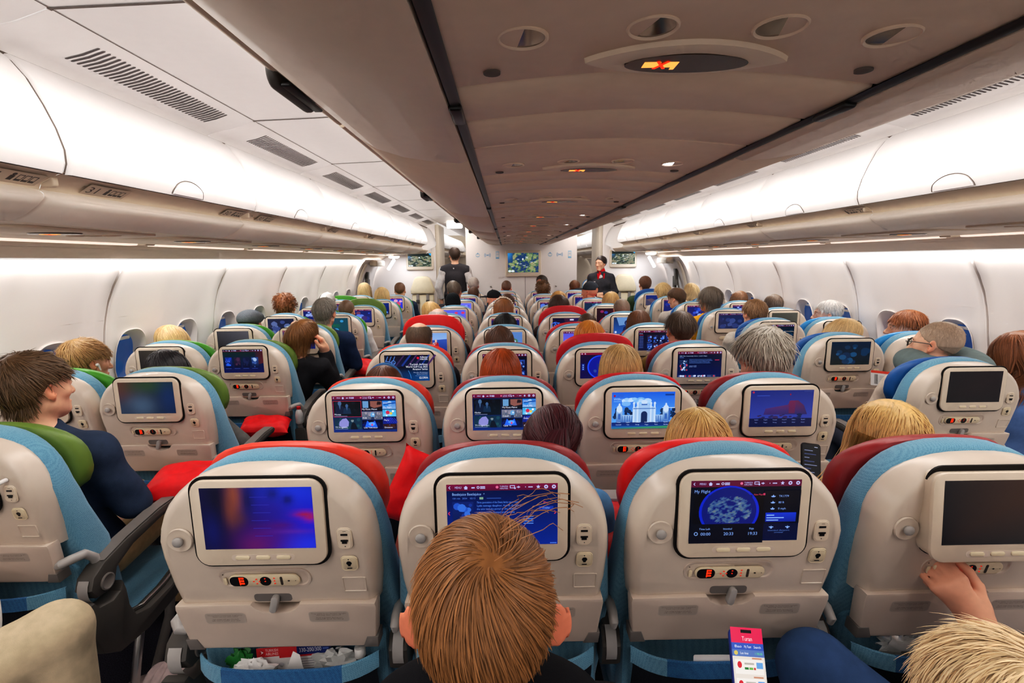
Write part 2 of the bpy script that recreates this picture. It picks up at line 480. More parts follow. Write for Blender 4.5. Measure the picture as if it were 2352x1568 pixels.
# seams of the aisle ceiling
m = MB()
for side in (-1, 1):
    for k in range(-2, 9):
        y = 1.33+.985*k
        if y < Y1: m.loft([[(side*x, y+d, z-.002) for x, z in ceil_prof()[2:]] for d in (-.005, .005)], False)
for side in (-1, 1):
    m.loft(sheet([(1.350, 2.1985), (1.3565, 2.1965)], [Y0, 3, Y1], side), False)
    m.loft(sheet([(1.553, 2.132), (1.563, 2.118), (1.57, 2.14)], [Y0, 3, 8.4], side), False)
struct('trim_1', m.build('ceiling_seams', M['seam'], 0))
# cove panel between the light line and the sidewall, panel under the lower edge of the bins
for side, nm in ((-1, 'left'), (1, 'right')):
    m = MB(); m.loft(sheet([(2.245, 1.69), (2.262, 1.672), (2.33, 1.652), (2.375, 1.632), (2.392, 1.618), (2.385, 1.612), (2.30, 1.66)], [Y0, 3, 6, YF], side), False)
    struct('trim_%d' % (2 if side < 0 else 3), m.build('cove_panel_'+nm, M['beige'], 50))
    m = MB(); m.loft(sheet([(1.56, 1.76), (1.60, 1.708), (1.66, 1.703), (1.9, 1.70), (2.15, 1.69), (2.19, 1.686)], [Y0, 3, 6, 8.3, YF], side), False)
    struct('trim_%d' % (4 if side < 0 else 5), m.build('lower_bin_panel_'+nm, M['psul'], 50))

# ------------------------------------------------------------------ outboard overhead bins, one thing each
DOOR = [(1.560, 2.137), (1.525, 2.11), (1.49, 2.065), (1.458, 2.0), (1.434, 1.94), (1.420, 1.885), (1.421, 1.85), (1.432, 1.822)]
LIP = [(1.515, 1.785), (1.497, 1.770), (1.4965, 1.760), (1.515, 1.742), (1.555, 1.716), (1.60, 1.70)]
RECESS = [(1.440, 1.828), (1.475, 1.815), (1.505, 1.800), (1.515, 1.78)]
def bin_mesh():
    g = .006; L = SEG
    d = MB()
    ys = [g, g+.004, g+.012, .2, .5, .8, L-g-.012, L-g-.004, L-g]
    off = [.014, .004, 0, 0, 0, 0, 0, .004, .014]
    d.loft([[(x+o, y, z) for x, z in DOOR] for y, o in zip(ys, off)], False)
    door = d.build('bin_door', M['bin'], 60)
    c = MB()   # body behind the door: seam backing, recess rail
    c.loft([[(x+.012, y, z) for x, z in DOOR] for y in (.001, L-.001)], False)
    body = c.build('bin_body', M['seam'], 50)
    r = MB(); r.loft([[(x, y, z) for x, z in RECESS] for y in (.001, L-.001)], False)
    r.box(1.474, 1.512, .002, .02, 1.79, 1.826, .004)
    rail = r.build('bin_rail', M['strip'], 50)
    l = MB(); l.loft([[(x+o, y, z+o*.5) for x, z in LIP] for y, o in ((0.002, .008), (.008, 0), (L-.008, 0), (L-.002, .008))], False)
    lip = l.build('bin_lower_edge', M['lip'], 60)
    h = MB()   # latch paddle: half disc at the lower door edge
    loops = []
    for k, off_ in ((1., -.001), (.98, -.005), (.9, -.007)):
        lp = []
        for q in range(21):
            a = PI*q/20; yy = L/2+.085*k*math.cos(a); s = .05*k*math.sin(a)
            x = float(np.interp(1.826+s, [1.822, 1.85, 1.885], [1.432, 1.421, 1.420])); lp.append((x+off_, yy, 1.826+s))
        loops.append(lp)
    h.loft(loops, True, False, True)
    latch = h.build('bin_latch', M['bin'], 50)
    rim = MB(); rim.tube([(float(np.interp(1.826+.054*math.sin(PI*q/20), [1.822, 1.85, 1.885], [1.432, 1.421, 1.420]))-.001, L/2+.09*math.cos(PI*q/20), 1.826+.054*math.sin(PI*q/20)) for q in range(21)], .0016, 6)
    rimm = rim.build('latch_rim', M['seam'], 60)
    return door, body, rail, lip, latch, rimm
BINM = bin_mesh()
def mirror_mesh(me):
    c = me.copy()
    n = len(c.vertices); co = np.empty(n*3, dtype=np.float32); c.vertices.foreach_get('co', co); co[0::3] *= -1
    c.vertices.foreach_set('co', co); c.flip_normals(); c.update(); return c
BINL = [mirror_mesh(x) for x in BINM]
def placard(num, side):
    """row number and seat pictogram on the tan rail"""
    a = Art(.16, .34)
    a.rect(0, .0, 1, .34, (.62, .52, .40))
    ink = (.06, .05, .045)
    def glyph(x0):
        a.ellipse(x0+.05, .09, .035, .04, ink); a.rect(x0+.01, .13, .08, .15, ink)
        for k in range(3): a.rect(x0+.13+k*.115, .08, .10, .2, ink); a.rect(x0+.145+k*.115, .10, .07, .12, (.62, .52, .40))
    if side < 0:
        a.text(.06, .29, .30, str(num), ink); glyph(.46)
    else:
        glyph(.03); a.text(.56, .29, .30, str(num), ink)
    def fm(u, v, l):
        t = v/(.34*.16); x = 1.470+(1.510-1.470)*(1-t); z = 1.8155-.0235*(1-t)
        return (side*(x-.003-l), (u-.08) if side < 0 else (.08-u), z-.002)
    me = a.build('row_placard', M['print'], fm)
    return me
bin0 = {-1: 1.40-2*SEG, 1: 2.40-3*SEG}
for side in (-1, 1):
    nmS = 'left' if side < 0 else 'right'
    vis = 0
    for k in range(-1, 8):
        y = bin0[side]+k*SEG
        if y < -1.4 or y+SEG > Y1+.2: continue
        L = min(SEG, 8.42-y)
        inview = y+SEG > .75
        t = thing('overhead_bin', ('white curved overhead bin on the %s, %s in line from the camera' % (nmS, ORD[vis])) if inview else 'white overhead bin on the %s behind the camera' % nmS, 'overhead bin', (0, y, 0), 0, 'overhead bins along the %s side' % nmS)
        if inview: vis += 1
        S = BINL if side < 0 else BINM
        for nm, me in zip(('door', 'body', 'rail', 'lower_edge', 'latch'), S): 
            o = put(nm, me, t)
            if L < SEG: o.scale = (1, L/SEG, 1)
            if nm == 'latch': lt = o
        put('latch_rim', S[5], lt)
        if inview:
            num = {-1: 33-vis, 1: 31-vis}[side]
            o = put('row_placard', placard(num, side), t); o.location = (0, (.20 if side < 0 else .08), 0)
            if num in (31, 32) and side < 0:
                o2 = put('row_placard', placard(num-1, side), t); o2.location = (0, .92, 0)
                if num == 31: pass
# forward-cabin bins beyond the bulkhead
for side in (-1, 1):
    for k in range(3):
        t = thing('overhead_bin', '%s overhead bin in the cabin beyond the bulkhead, seen over the %s aisle%s' % (['nearest', 'middle', 'farthest'][k], 'left' if side < 0 else 'right', ''), 'overhead bin', (0, 9.6+k*SEG*1.6, 0), 0, 'overhead bins beyond the bulkhead')
        S = BINL if side < 0 else BINM
        for nm, me in zip(('door', 'body', 'rail', 'lower_edge', 'latch'), S): put(nm, me, t).scale = (1, 1.6, 1)
# end caps of the bin rows by the bulkhead
for side in (-1, 1):
    m = MB(); pr = DOOR+LIP+[(1.9, 1.70), (1.9, 2.137)]
    m.loft([[(side*x, 8.42, z) for x, z in pr], [(side*(x*.97+.052), 8.455, z*.985+.03) for x, z in pr]], True, False, True)
    tag(put('trim_%d' % (6 if side < 0 else 7), m.build('bin_row_end', M['bin'], 50)), kind='structure')

# ------------------------------------------------------------------ vent panels
def vent_mesh():
    L = .985
    m = MB(); prof = [(1.352, 2.198), (1.365, 2.192), (1.44, 2.168), (1.52, 2.152), (1.556, 2.14), (1.562, 2.128)]
    m.loft([[(x, y, z+o) for x, z in prof] for y, o in ((.003, .006), (.008, 0), (L-.008, 0), (L-.003, .006))], False)
    pan = m.build('vent_panel', M['ceil'], 60)
    s = MB()
    for k in range(34):
        y = .19+k*.0195
        loop = lambda w: [(1.388+.102*t, y+dy*w, float(np.interp(1.388+.102*t, [1.365, 1.44, 1.52], [2.192, 2.168, 2.152]))-.0015) for t, dy in ((0, 0), (.03, .0042), (.51, .005), (.97, .0042), (1, 0), (.97, -.0042), (.51, -.005), (.03, -.0042))]
        s.v.extend(loop(1)); b = len(s.v)-8; s.f += [(b, b+1, b+2, b+6, b+7), (b+2, b+3, b+4, b+5, b+6)]; s.mi += [0, 0]
    return pan, s.build('vent_slots', M['slot'], 0)
VM = vent_mesh(); VL = [mirror_mesh(x) for x in VM]
for side in (-1, 1):
    vis = 0
    for k in range(-2, 8):
        y = 1.33+.985*k
        if y+.985 > Y1+.3: continue
        if y < -.7: continue
        nmS = 'left' if side < 0 else 'right'
        t = thing('vent_panel', 'white slotted air vent panel above the %s bins, %s from the camera' % (nmS, ORD[vis]), 'vent panel', (0, y, 0), 0, 'air vent panels above the bins'); vis += 1
        S = VL if side < 0 else VM
        put('panel', S[0], t); put('slots', S[1], t)

# ------------------------------------------------------------------ centre bins: beige doors with rail
CB = [(.336, 1.838), (.338, 1.828), (.356, 1.822), (.42, 1.826), (.50, 1.838), (.565, 1.858), (.61, 1.885), (.634, 1.915), (.640, 1.945), (.636, 2.0), (.62, 2.08), (.60, 2.16), (.60, 2.26)]
for side in (-1, 1):
    nmS = 'left' if side < 0 else 'right'; vis = 0
    y = -1.86
    while y < 8.3:
        L = min(1.58, 8.45-y)
        m = MB(); m.loft([[(side*(x), yy, z+o) for x, z in CB] for yy, o in ((y, .004), (y+.004, 0), (y+L*.5, 0), (y+L-.004, 0), (y+L, .004))], False)
        t = thing('centre_overhead_bin', 'beige underside of the centre overhead bin, %s side, %s from the camera' % (nmS, ORD[vis]), 'overhead bin', (0, 0, 0), 0, 'centre overhead bins'); vis += 1
        put('door', m.build('centre_bin_door', M['beige'], 60), t)
        m = MB(); m.tube([(side*.652, y+.01, 1.925), (side*.652, y+L*.5, 1.925), (side*.652, y+L-.01, 1.925)], .012, 8)
        put('hand_rail', m.build('hand_rail', M['strip'], 60), t)
        # latch housing on the rail
        yl = y+1.58*.83 if vis > 1 else y+1.58*.9
        if yl < y+L-.1:
            m = MB(); m.prism(rrect(yl, 1.918, .19, .055, .026, 5), side*.648, side*.668, .006, YZ)
            h = put('latch', m.build('latch_housing', M['dgrey'], 50), t)
            m = MB(); m.prism(rrect(yl+.01, 1.912, .075, .032, .012, 4), side*.6665, side*.6695, .001, YZ)
            m.box(*(sorted((side*.63, side*.648))), yl-.08, yl+.08, 1.893, 1.9, .002)
            put('latch_button', m.build('latch_button', M['black'], 50), h)
        y += 1.58
# black rail gap between the service panels and the centre bins
m = MB()
for side in (-1, 1):
    m.loft(sheet([(.316, 1.8335), (.322, 1.8285), (.333, 1.8285), (.337, 1.836), (.337, 1.86)], [Y0, 3, 8.45], side), False)
    for k in range(6):
        y = .9+k*1.58
        m.box(*sorted((side*.315, side*.337)), y-.045, y+.045, 1.822, 1.834, .004)
struct('trim_8', m.build('rail_gap', M['rail'], 50))

# ------------------------------------------------------------------ service panels over the centre seats
def vault(x): return 1.836+.013*math.cos(max(-1, min(1, x/.33))*PI/2)
XS = [-.32, -.3, -.24, -.18, -.12, -.06, 0, .06, .12, .18, .24, .3, .32]
def vmap(u, v, w): return (u, v, vault(u)-w)
def service_meshes():
    p = MB()
    for a, b in ((-.30, .085), (.089, .27), (.274, .487)):
        p.loft([[(x, y-.030*math.cos(x/.32*PI/2), vault(x)+o) for x in XS] for y, o in ((a, .007), (a+.004, 0), ((a+b)/2, -.0015), (b-.004, 0), (b, .007))], False)
    panel = p.build('service_panel', M['psu'], 60)
    lens = []
    rim = MB(); rim.lathe([(.031, -.002), (.031, .002), (.029, .0035), (.027, .002), (.026, -.002)], 28, fmap=XY)
    lm = MB(); lm.lathe([(.0265, -.001), (.0265, .0008), (.001, .0008)], 28)
    # sign
    def lens_shape(rx, ry, n=40, pw=1.45):
        o = []
        for k in range(n):
            a = 2*PI*k/n; c, s_ = math.cos(a), math.sin(a)
            o.append((rx*c, ry*s_*(abs(s_)**.75)))
        return o
    f = MB(); f.loft([[vmap(u, v, w) for u, v in lens_shape(rx, ry)] for rx, ry, w in ((.138, .052, -.001), (.136, .05, .007), (.09, .034, .011), (.082, .030, .009))], True)
    frame = f.build('sign_frame', M['psul'], 50)
    pl = MB(); pl.prism(ell(0, 0, .083, .031, 36), .009, .0115, 0, vmap); plate = pl.build('sign_plate', M['signdark'], 50)
    sy = MB()
    for x0, x1, y0, y1 in ((-.058, -.036, -.009, .009), (-.03, -.012, -.009, .009)):
        sy.prism([(x0, y0), (x1, y0), (x1, y1), (x0, y1)], .0116, .0122, 0, vmap)
    sy.prism([(-.018, .009), (-.012, .009), (-.012, .017), (-.018, .017)], .0116, .0122, 0, vmap)
    cig = sy.build('cigarette_symbol', M['signon'], 0)
    cr = MB()
    for s_ in (-1, 1):
        cr.prism([(-.043, -.012*s_), (-.039, -.013*s_), (-.025, .012*s_), (-.029, .013*s_)], .0123, .0128, 0, vmap)
    cross = cr.build('cross_symbol', M['signred'], 0)
    sp = MB(); sp.lathe([(.012, -.001), (.012, .003), (.009, .004), (.001, .004)], 16)
    return panel, rim.build('lamp_rim', M['psu'], 50), lm.build('lamp_lens', M['mirror'], 50), frame, plate, cig, cross, sp.build('speaker_dot', M['seam'], 50)
SVM = service_meshes()
lens_on = SVM[2].copy(); lens_on.materials.clear(); lens_on.materials.append(M['lamp'])
LIT = {1: [3], 3: [3], 4: [3], 6: [3, 0]}
SY = [.71+.79*i for i in range(-1, 10)]
for i, y in enumerate(SY):
    idx = i-1
    t = thing('service_panel', ('beige service panel with smoking sign above the centre seats, %s from the camera' % ORD[idx]) if idx >= 0 else 'beige service panel above the camera', 'service panel', (0, y, 0), 0, 'service panels over the centre seats')
    put('panel', SVM[0], t)
    for j, x in enumerate((-.222, -.07, .08, .222)):
        yy = -.085+(.012 if j in (0, 3) else 0)
        r = put('reading_lamp', SVM[1], t, (x, yy, vault(x)-.0005), rot=(PI, 0, 0))
        put('lamp_lens', lens_on if j in LIT.get(idx, []) else SVM[2], r, (0, 0, 0))
    s = put('sign', SVM[3], t)
    put('sign_plate', SVM[4], s); put('cigarette_symbol', SVM[5], s); put('cross_symbol', SVM[6], s)
    for x in (-.262, .262): put('speaker', SVM[7], t, (x, .03, vault(x)), rot=(PI, 0, 0))
    if idx == 0:
        e = MB(); e.lathe([(.035, -.001), (.035, .004), (.032, .005), (.001, .005)], 28)
        put('round_cover', e.build('round_cover', M['psu'], 50), t, (.08, -.19, vault(.08)), rot=(PI, 0, 0))

# service panels under the outboard bins with their own sign
for side in (-1, 1):
    nmS = 'left' if side < 0 else 'right'
    for k in range(0, 9):
        y = 1.05+k*.79
        t = thing('service_panel', 'slim service panel with smoking sign under the %s bins, %s from the camera' % (nmS, ORD[k]), 'service panel', (side*1.88, y, 1.70), 0, 'service panels under the outboard bins')
        p = MB(); p.prism(rrect(0, 0, .34, .62, .05, 5), .004, -.006, .003, XY); put('panel', p.build('side_service_panel', M['psul'], 50), t)
        f = MB(); f.prism(ell(0, 0, .09, .055, 32), -.005, -.010, .002, XY); s = put('sign', f.build('sign_plate', M['signdark'], 50), t)
        c = MB()
        for x0, x1 in ((-.05, -.02), (-.012, .012)): c.prism([(x0, -.01), (x1, -.01), (x1, .01), (x0, .01)], -.0102, -.0112, 0, XY)
        put('cigarette_symbol', c.build('cigarette_symbol', M['signon'], 0), s)
        c = MB(); c.prism([(-.03, -.014), (-.024, -.014), (-.008, .014), (-.014, .014)], -.0113, -.012, 0, XY); c.prism([(-.03, .014), (-.024, .014), (-.008, -.014), (-.014, -.014)], -.0113, -.012, 0, XY)
        put('cross_symbol', c.build('cross_symbol', M['signred'], 0), s)
        for x in (-.07, .0, .07):
            l = put('reading_lamp', SVM[1], t, (x, .17, -.006), rot=(PI, 0, 0)); put('lamp_lens', SVM[2], l)
# light line between those panels and the cove
for side in (-1, 1):
    nmS = 'left' if side < 0 else 'right'
    for k in range(8):
        y = .62+k*1.067
        t = thing('light_strip', 'glowing strip light below the %s bins, %s from the camera' % (nmS, ORD[k]), 'light', (side*2.215, y, 1.689), 0, 'strip lights along the coves')
        m = MB(); m.box(-.026, .026, .04, .98, -.012, .004, .006); put('diffuser', m.build('strip_diffuser', M['glow'], 50), t)
        m = MB(); m.box(-.03, .03, -.035, .035, -.010, .006, .004); put('end_block', m.build('strip_end', M['psul'], 50), t)

# ------------------------------------------------------------------ bulkhead and door area
def panel_obj(name, x0, x1, y0, y1, z0, z1, m, bev=.01):
    b = MB(); b.box(x0, x1, y0, y1, z0, z1, bev); return struct(name, b.build(name, m, 40))
panel_obj('wall_front', -.945, .98, Y1, Y1+.5, 0, 2.25, M['partition'])
m = MB(); m.box(.075, .081, Y1-.002, Y1+.01, .1, 1.55); struct('trim_9', m.build('bulkhead_joint', M['seam'], 0))
panel_obj('wall_front_left', -2.62, -1.465, Y1, Y1+.9, 0, 2.25, M['partition'])
panel_obj('wall_front_right', 1.425, 2.62, Y1, Y1+.9, 0, 2.25, M['partition'])
panel_obj('wall_far', -2.7, 2.7, YF, YF+.05, -.05, 2.4, M['partgrey'])
for side in (-1, 1):   # door posts at the aisle side of the closets
    panel_obj('trim_%d' % (10 if side < 0 else 11), *((1.36, 1.424) if side > 0 else (-1.464, -1.40)), Y1+.02, Y1+.75, 0, 2.2, M['partgrey'])
# upper filler above the aisle
def monitor_thing(label, x, z, w, h, art, y=Y1):
    t = thing('wall_monitor', label, 'monitor', (x, y, z), 0, 'bulkhead monitors')
    b = MB(); b.prism(rrect(0, -.015, w*1.17, h*1.36, .025, 5), 0, -.045, .012); put('housing', b.build('monitor_housing', M['bezel'], 50), t)
    a = art; put('screen', a.build('monitor_screen', M['screen'], lambda u, v, l: (u-w/2, -.0465-l, v-h/2)), t)
def map_art(seed, h=.6, land=('5a7a4a', '8a9a70', 'a09070', '6f8f60'), sea='123a6a'):
    a = Art(.53, h); a.rect(0, 0, 1, h, sea, '1c5a8c')
    r = random.Random(seed); a.grid(0, 0, 1, h, 56, 32, terrain(seed, sea, land+('c8c0a8',), -.1))
    a.grid(0, 0, .16, h*.5, 4, 4, gauss_mix(sea, [(0, 0, .8, .6, '2a90d8', .9)]))
    for _ in range(10): a.rect(r.uniform(.1, .85), r.uniform(.1, h*.8), .08, .012, 'e8f0f4')
    for cx in (.06, .16): a.ellipse(cx, h*.93, .05, .03, 'dfe8ee')
    a.ellipse(.49, h*.32, .02, .035, 'ffffff')
    return a
monitor_thing('centre bulkhead monitor showing a green and blue flight map', .045, 1.535, .53, .33, map_art(3, .33/.53))
def map_art2(seed):
    a = map_art(seed, .56, ('7a8a70', '90806a', '6a7a6a', 'a09484'), '2a3a34'); a.W = .40; a.rect(0, 0, 1, .12, '10181c', '20302c'); a.poly([(.88, 0), (1, 0), (1, .1), (.95, .09)], '30a0e0'); return a
monitor_thing('left bulkhead monitor above the jump seat showing a brownish map', -1.735, 1.60, .40, .225, map_art2(5))
a3 = map_art2(9); monitor_thing('right bulkhead monitor behind the flight attendant showing a map', 1.775, 1.605, .40, .225, a3)
# icons on the centre bulkhead
def icon_set(x, lab):
    t = thing('wall_sticker', lab, 'sticker', (x, Y1-.001, 1.665), 0, 'pale blue pictograms on the bulkhead')
    a = Art(.42, .4); c = 'a9c9de'; c2 = '7fb2d6'
    a.ring(.1, .2, .085, .02, c, 20); a.rect(.03, .15, .14, .018, c); a.rect(.03, .23, .14, .018, c); a.rect(.085, .1, .03, .06, c2)
    for q in (.05, .09, .13):
        a.ring(.5, .2, q, .018, c2, 12, -.7, .7); a.ring(.5, .2, q, .018, c2, 12, PI-.7, PI+.7)
    a.ellipse(.5, .2, .025, .025, c2)
    a.rect(.84, .05, .14, .3, c); a.rect(.86, .1, .10, .17, 'e9e0da'); a.rect(.84, .3, .14, .05, c2)
    a.rect(.87, .15, .08, .015, c2); a.rect(.87, .19, .08, .015, c2)
    put('pictogram', a.build('pictograms', M['print'], lambda u, v, l: (u-.21, -l-.0005, v-.08)), t)
icon_set(-.57, 'row of three pale blue pictograms left of the centre monitor')
icon_set(.68, 'row of three pale blue pictograms right of the centre monitor')
for x, lb in ((-.33, 'left'), (.42, 'right')):
    a = Art(.13, .3)
    for k in range(3): a.text(0, .1+.09*k, .085, ['CABIN CREW', 'LIFE VEST', 'UNDER SEAT'][k], 'b8aea8', w=.9-.12*k)
    t = thing('wall_notice', 'tiny grey printed notice on the bulkhead, %s of the monitor' % lb, 'notice', (x, Y1-.002, 1.26), 0)
    put('lettering', a.build('notice_text', M['print'], lambda u, v, l: (u-.06, -l, v)), t)
# coat knobs
for x, lb in ((-.52, 'left'), (.62, 'right')):
    m = MB(); m.lathe([(.012, 0), (.012, -.01), (.007, -.014), (.007, -.025), (.012, -.028), (.001, -.032)], 14, fmap=lambda u, v, w: (u, w, v))
    tag(put('coat_knob', m.build('coat_knob', M['metal'], 50), None, (x, Y1, 1.13)), 'small metal coat knob on the bulkhead, %s side' % lb, 'knob')
# jump seats
def jump_seat(x, lab):
    t = thing('jump_seat', lab, 'jump seat', (x, Y1, 0), 0, 'folded cabin crew seats')
    def out(w0, w1, h, r=.05):
        return [(-w0/2, 0), (w0/2, 0), (w0/2+.005, h*.25), (w1/2+.03, h*.7), (w1/2, h*.92), (w1/2-.05, h), (-w1/2+.05, h), (-w1/2, h*.92), (-w1/2-.03, h*.7), (-w0/2-.005, h*.25)]
    m = MB(); m.prism([(u, v+1.02) for u, v in out(.40, .25, .30)], -.005, -.11, .025); put('headrest', m.build('jump_headrest', M['jump'], 50), t)
    m = MB(); m.prism(rrect(0, .76, .38, .50, .03, 4), -.005, -.08, .02); put('backrest', m.build('jump_backrest', M['jump'], 50), t)
    m = MB(); m.prism(rrect(0, .35, .42, .30, .03, 4), -.005, -.10, .02); put('folded_seat', m.build('jump_seat_pan', M['jump'], 50), t)
    for sx in (-.085, .085):
        m = MB(); m.box(sx-.025, sx+.025, -.092, -.082, .62, 1.02, .003); b = put('harness_strap', m.build('harness_strap', M['belt'], 50), t)
        m = MB(); m.box(sx-.03, sx+.03, -.1, -.088, .86, .92, .004); put('buckle', m.build('buckle', M['dgrey'], 50), b)
jump_seat(-1.70, 'folded cream jump seat on the left bulkhead below the monitor')
jump_seat(1.80, 'folded cream jump seat on the right bulkhead behind the attendant')
# exit doors in the side walls near the bulkhead
for side in (-1, 1):
    nmS = 'left' if side < 0 else 'right'
    t = thing('door_%d' % (1 if side < 0 else 2), None, None, (0, 0, 0)); t['kind'] = 'structure'
    m = MB(); m.loft([[(side*(x-.05-.02*(i in (1, 2, 3))), y, z) for x, z in SIDEPROF[:12]] for i, y in enumerate((7.45, 7.52, 7.95, 8.42, 8.5))], False)
    put('door_panel', m.build('door_panel', M['partition'], 40), t)
    m = MB()
    m.loft([[(side*(x-.085-d), y, z) for x, z in SIDEPROF[1:9]] for y, d in ((7.5, 0), (7.53, .02), (7.58, .02), (7.6, 0))], False)
    put('door_frame', m.build('door_frame', M['partgrey'], 40), t)
    m = MB(); m.prism([(7.75, 1.16), (7.83, 1.16), (7.9, 1.42), (7.82, 1.42)], side*2.47, side*2.42, .01, YZ); m.prism([(7.9, 1.12), (8.0, 1.12), (8.02, 1.3), (7.95, 1.3)], side*2.49, side*2.45, .01, YZ)
    put('door_handle', m.build('door_handle', M['dgrey'], 40), t)
    m = MB(); m.prism(rrect(7.95, 1.55, .5, .09, .03, 4), side*2.36, side*2.24, .015, YZ); put('door_header', m.build('door_header', M['partgrey'], 40), t)
    # slanted entry light and dome light
    p0, p1 = (at(905, 597, 8.35), at(892, 618, 8.2)) if side < 0 else (at(1491, 590, 8.35), at(1503, 612, 8.2))
    m = MB(); m.tube([p0, (p0+p1)/2, p1], .026, 10); tag(put('entry_light', m.build('entry_light', M['glowcold'], 50)), 'slanted bluish white entry light above the %s exit door' % nmS, 'light')
    p = at(905, 591, 8.0) if side < 0 else at(1495, 583, 8.0)
    m = MB(); m.lathe([(.085, .02), (.085, 0), (.06, -.015), (.001, -.018)], 20); tag(put('dome_light', m.build('dome_light', M['glowwarm'], 50), None, p), 'round warm dome light near the %s exit door' % nmS, 'light')
# exit sign hanging over the left aisle
t = thing('exit_sign', 'white lit sign hanging from the ceiling over the left aisle', 'sign', (-1.09, 8.3, 2.165))
m = MB(); m.box(-.13, .13, -.02, .02, -.06, .06, .01); put('housing', m.build('exit_sign_box', M['glowwarm'], 40), t)
m = MB(); m.box(-.02, .02, -.01, .01, .06, .1, .003); put('bracket', m.build('exit_sign_bracket', M['lgrey'], 40), t)
# open bin interior visible beyond the left aisle
# ================================================================== airline seats
# seat frame: x across, y forward (0 = plane of the screen), z up from the floor
LCZ = 1.044
def lean(z): return .20*max(0., .98-z) + .5*max(0., .70-z)*0
def sup_out(hw, zt, zc, zb, hwb, n=2.7, k=9, mid=()):
    """outline, counter-clockwise from bottom left, superelliptic shoulders"""
    o = [(-hwb, zb), (hwb, zb)]
    for z, h in mid: o.append((h, z))
    for i in range(k+1):
        a = PI/2*i/k
        o.append((hw*math.cos(a)**(2/n), zc+(zt-zc)*math.sin(a)**(2/n)))
    r = [(-x, z) for x, z in reversed(o[2:-1])]
    return o+r
SH_OUT = sup_out(.239, 1.146, .94, .795, .226, 2.55, 11, ((.86, .235),))
def shell_mesh():
    m = MB()
    lay = [(.012, .075), (.003, .068), (0, .056), (.0015, .038), (.005, .020), (.011, .009), (.019, .0025), (.030, 0.)]
    m.loft([[(u, w+lean(v), v) for u, v in inset(SH_OUT, d)] for d, w in lay], True, False, True)
    # recessed square label frame
    sq = rrect(.183, .838+.0, .05, .038, .003, 2)
    return m.build('back_shell', M['shell'], 45)
def lm(u, v, w): return (u, w+lean(v), v)
TR_OUT = [(-.214, .700), (.214, .700), (.2165, .712), (.228, .815), (.226, .826), (.12, .828), (.055, .828), (.045, .815), (.03, .806), (0, .803), (-.03, .806), (-.045, .815), (-.055, .828), (-.12, .828), (-.226, .826), (-.228, .815), (-.2165, .712)]
TR_OUT = [(u, .683+(v-.700)*(.816-.683)/(.828-.700)) for u, v in TR_OUT]
def tray_mesh():
    m = MB(); m.prism(TR_OUT, .030, -.010, .004, lm); return m.build('tray_table', M['shell2'], 40)
def latch_mesh():
    m = MB(); m.prism(rrect(0, 0, .017, .042, .008, 4), .0, -.016, .004, lambda u, v, w: (u*math.cos(.25)+v*math.sin(.25), w+lean(.82), .818+v*math.cos(.25)-u*math.sin(.25)))
    return m.build('tray_latch', M['lgrey'], 40)
def latch_recess():
    m = MB(); m.prism(rrect(-.005, .829, .085, .022, .008, 4), .003, -.0006, 0, lm); return m.build('latch_recess', M['mgrey'], 40)
def hinge_mesh(s):
    m = MB(); m.prism([(s*.186, .682), (s*.222, .682), (s*.224, .714), (s*.198, .714)] if s > 0 else [(-.222, .682), (-.186, .682), (-.198, .714), (-.224, .714)], .03, -.0125, .002, lm)
    return m.build('tray_hinge', M['mgrey'], 40)
def placard_mesh(s):
    a = Art(.092, .34); ink = (.20, .15, .12)
    a.poly([(x, y) for x, y in rrect(.5, .17, 1, .34, .08, 4)], (.56, .49, .43)); a.poly([(x, y) for x, y in rrect(.5, .17, .965, .305, .07, 4)], (.50, .43, .37))
    if s < 0: L = ['Otururken kemerinizi baglayiniz', 'Fasten seat belt while seated', 'Can yelegi koltugun altindadir', 'Life vest is under your seat']
    else: L = ['Tray table to be stowed upright', 'during taxi takeoff', 'Stow and latch during taxi', 'takeoff and landing']
    for k, tx in enumerate(L): a.text(.5, (.085, .13, .215, .26)[k], .052, tx, ink, 'c', w=(.86, .62, .66, .7)[k])
    return a.build('tray_placard', M['print'], lambda u, v, l: (s*.118+u-.046, -.0106-l+lean(.762+v), .762+v))
def monitor_meshes():
    g = MB(); g.prism(rrect(0, LCZ-.012, .293, .207, .034, 6), .004, -.0008, 0, XZ); gap = g.build('monitor_gap', M['gap'], 30)
    b = MB(); b.prism(rrect(0, LCZ-.012, .281, .196, .030, 6), .003, -.0085, .004, XZ); bez = b.build('monitor_bezel', M['bezel'], 40)
    r = MB()
    r.loft([[(u, w, v) for u, v in inset(rrect(0, LCZ-.012, .281, .196, .030, 6), d)] for d, w in ((.0075, -.0086), (.0083, -.0082), (.0091, -.0086))], True)
    bt = []
    for x in (-.041, .003, .047):
        q = MB(); q.prism(rrect(x, LCZ-.0905, .031, .0095, .0045, 4), -.008, -.0108, .0012, XZ); bt.append(q.build('monitor_button', M['cream'], 40))
    bk = MB(); bk.prism(rrect(.003, LCZ-.0905, .136, .014, .007, 4), -.0083, -.0088, 0, XZ)
    return gap, bez, bt, bk.build('button_strip', M['shell2'], 40)
HZ = .886
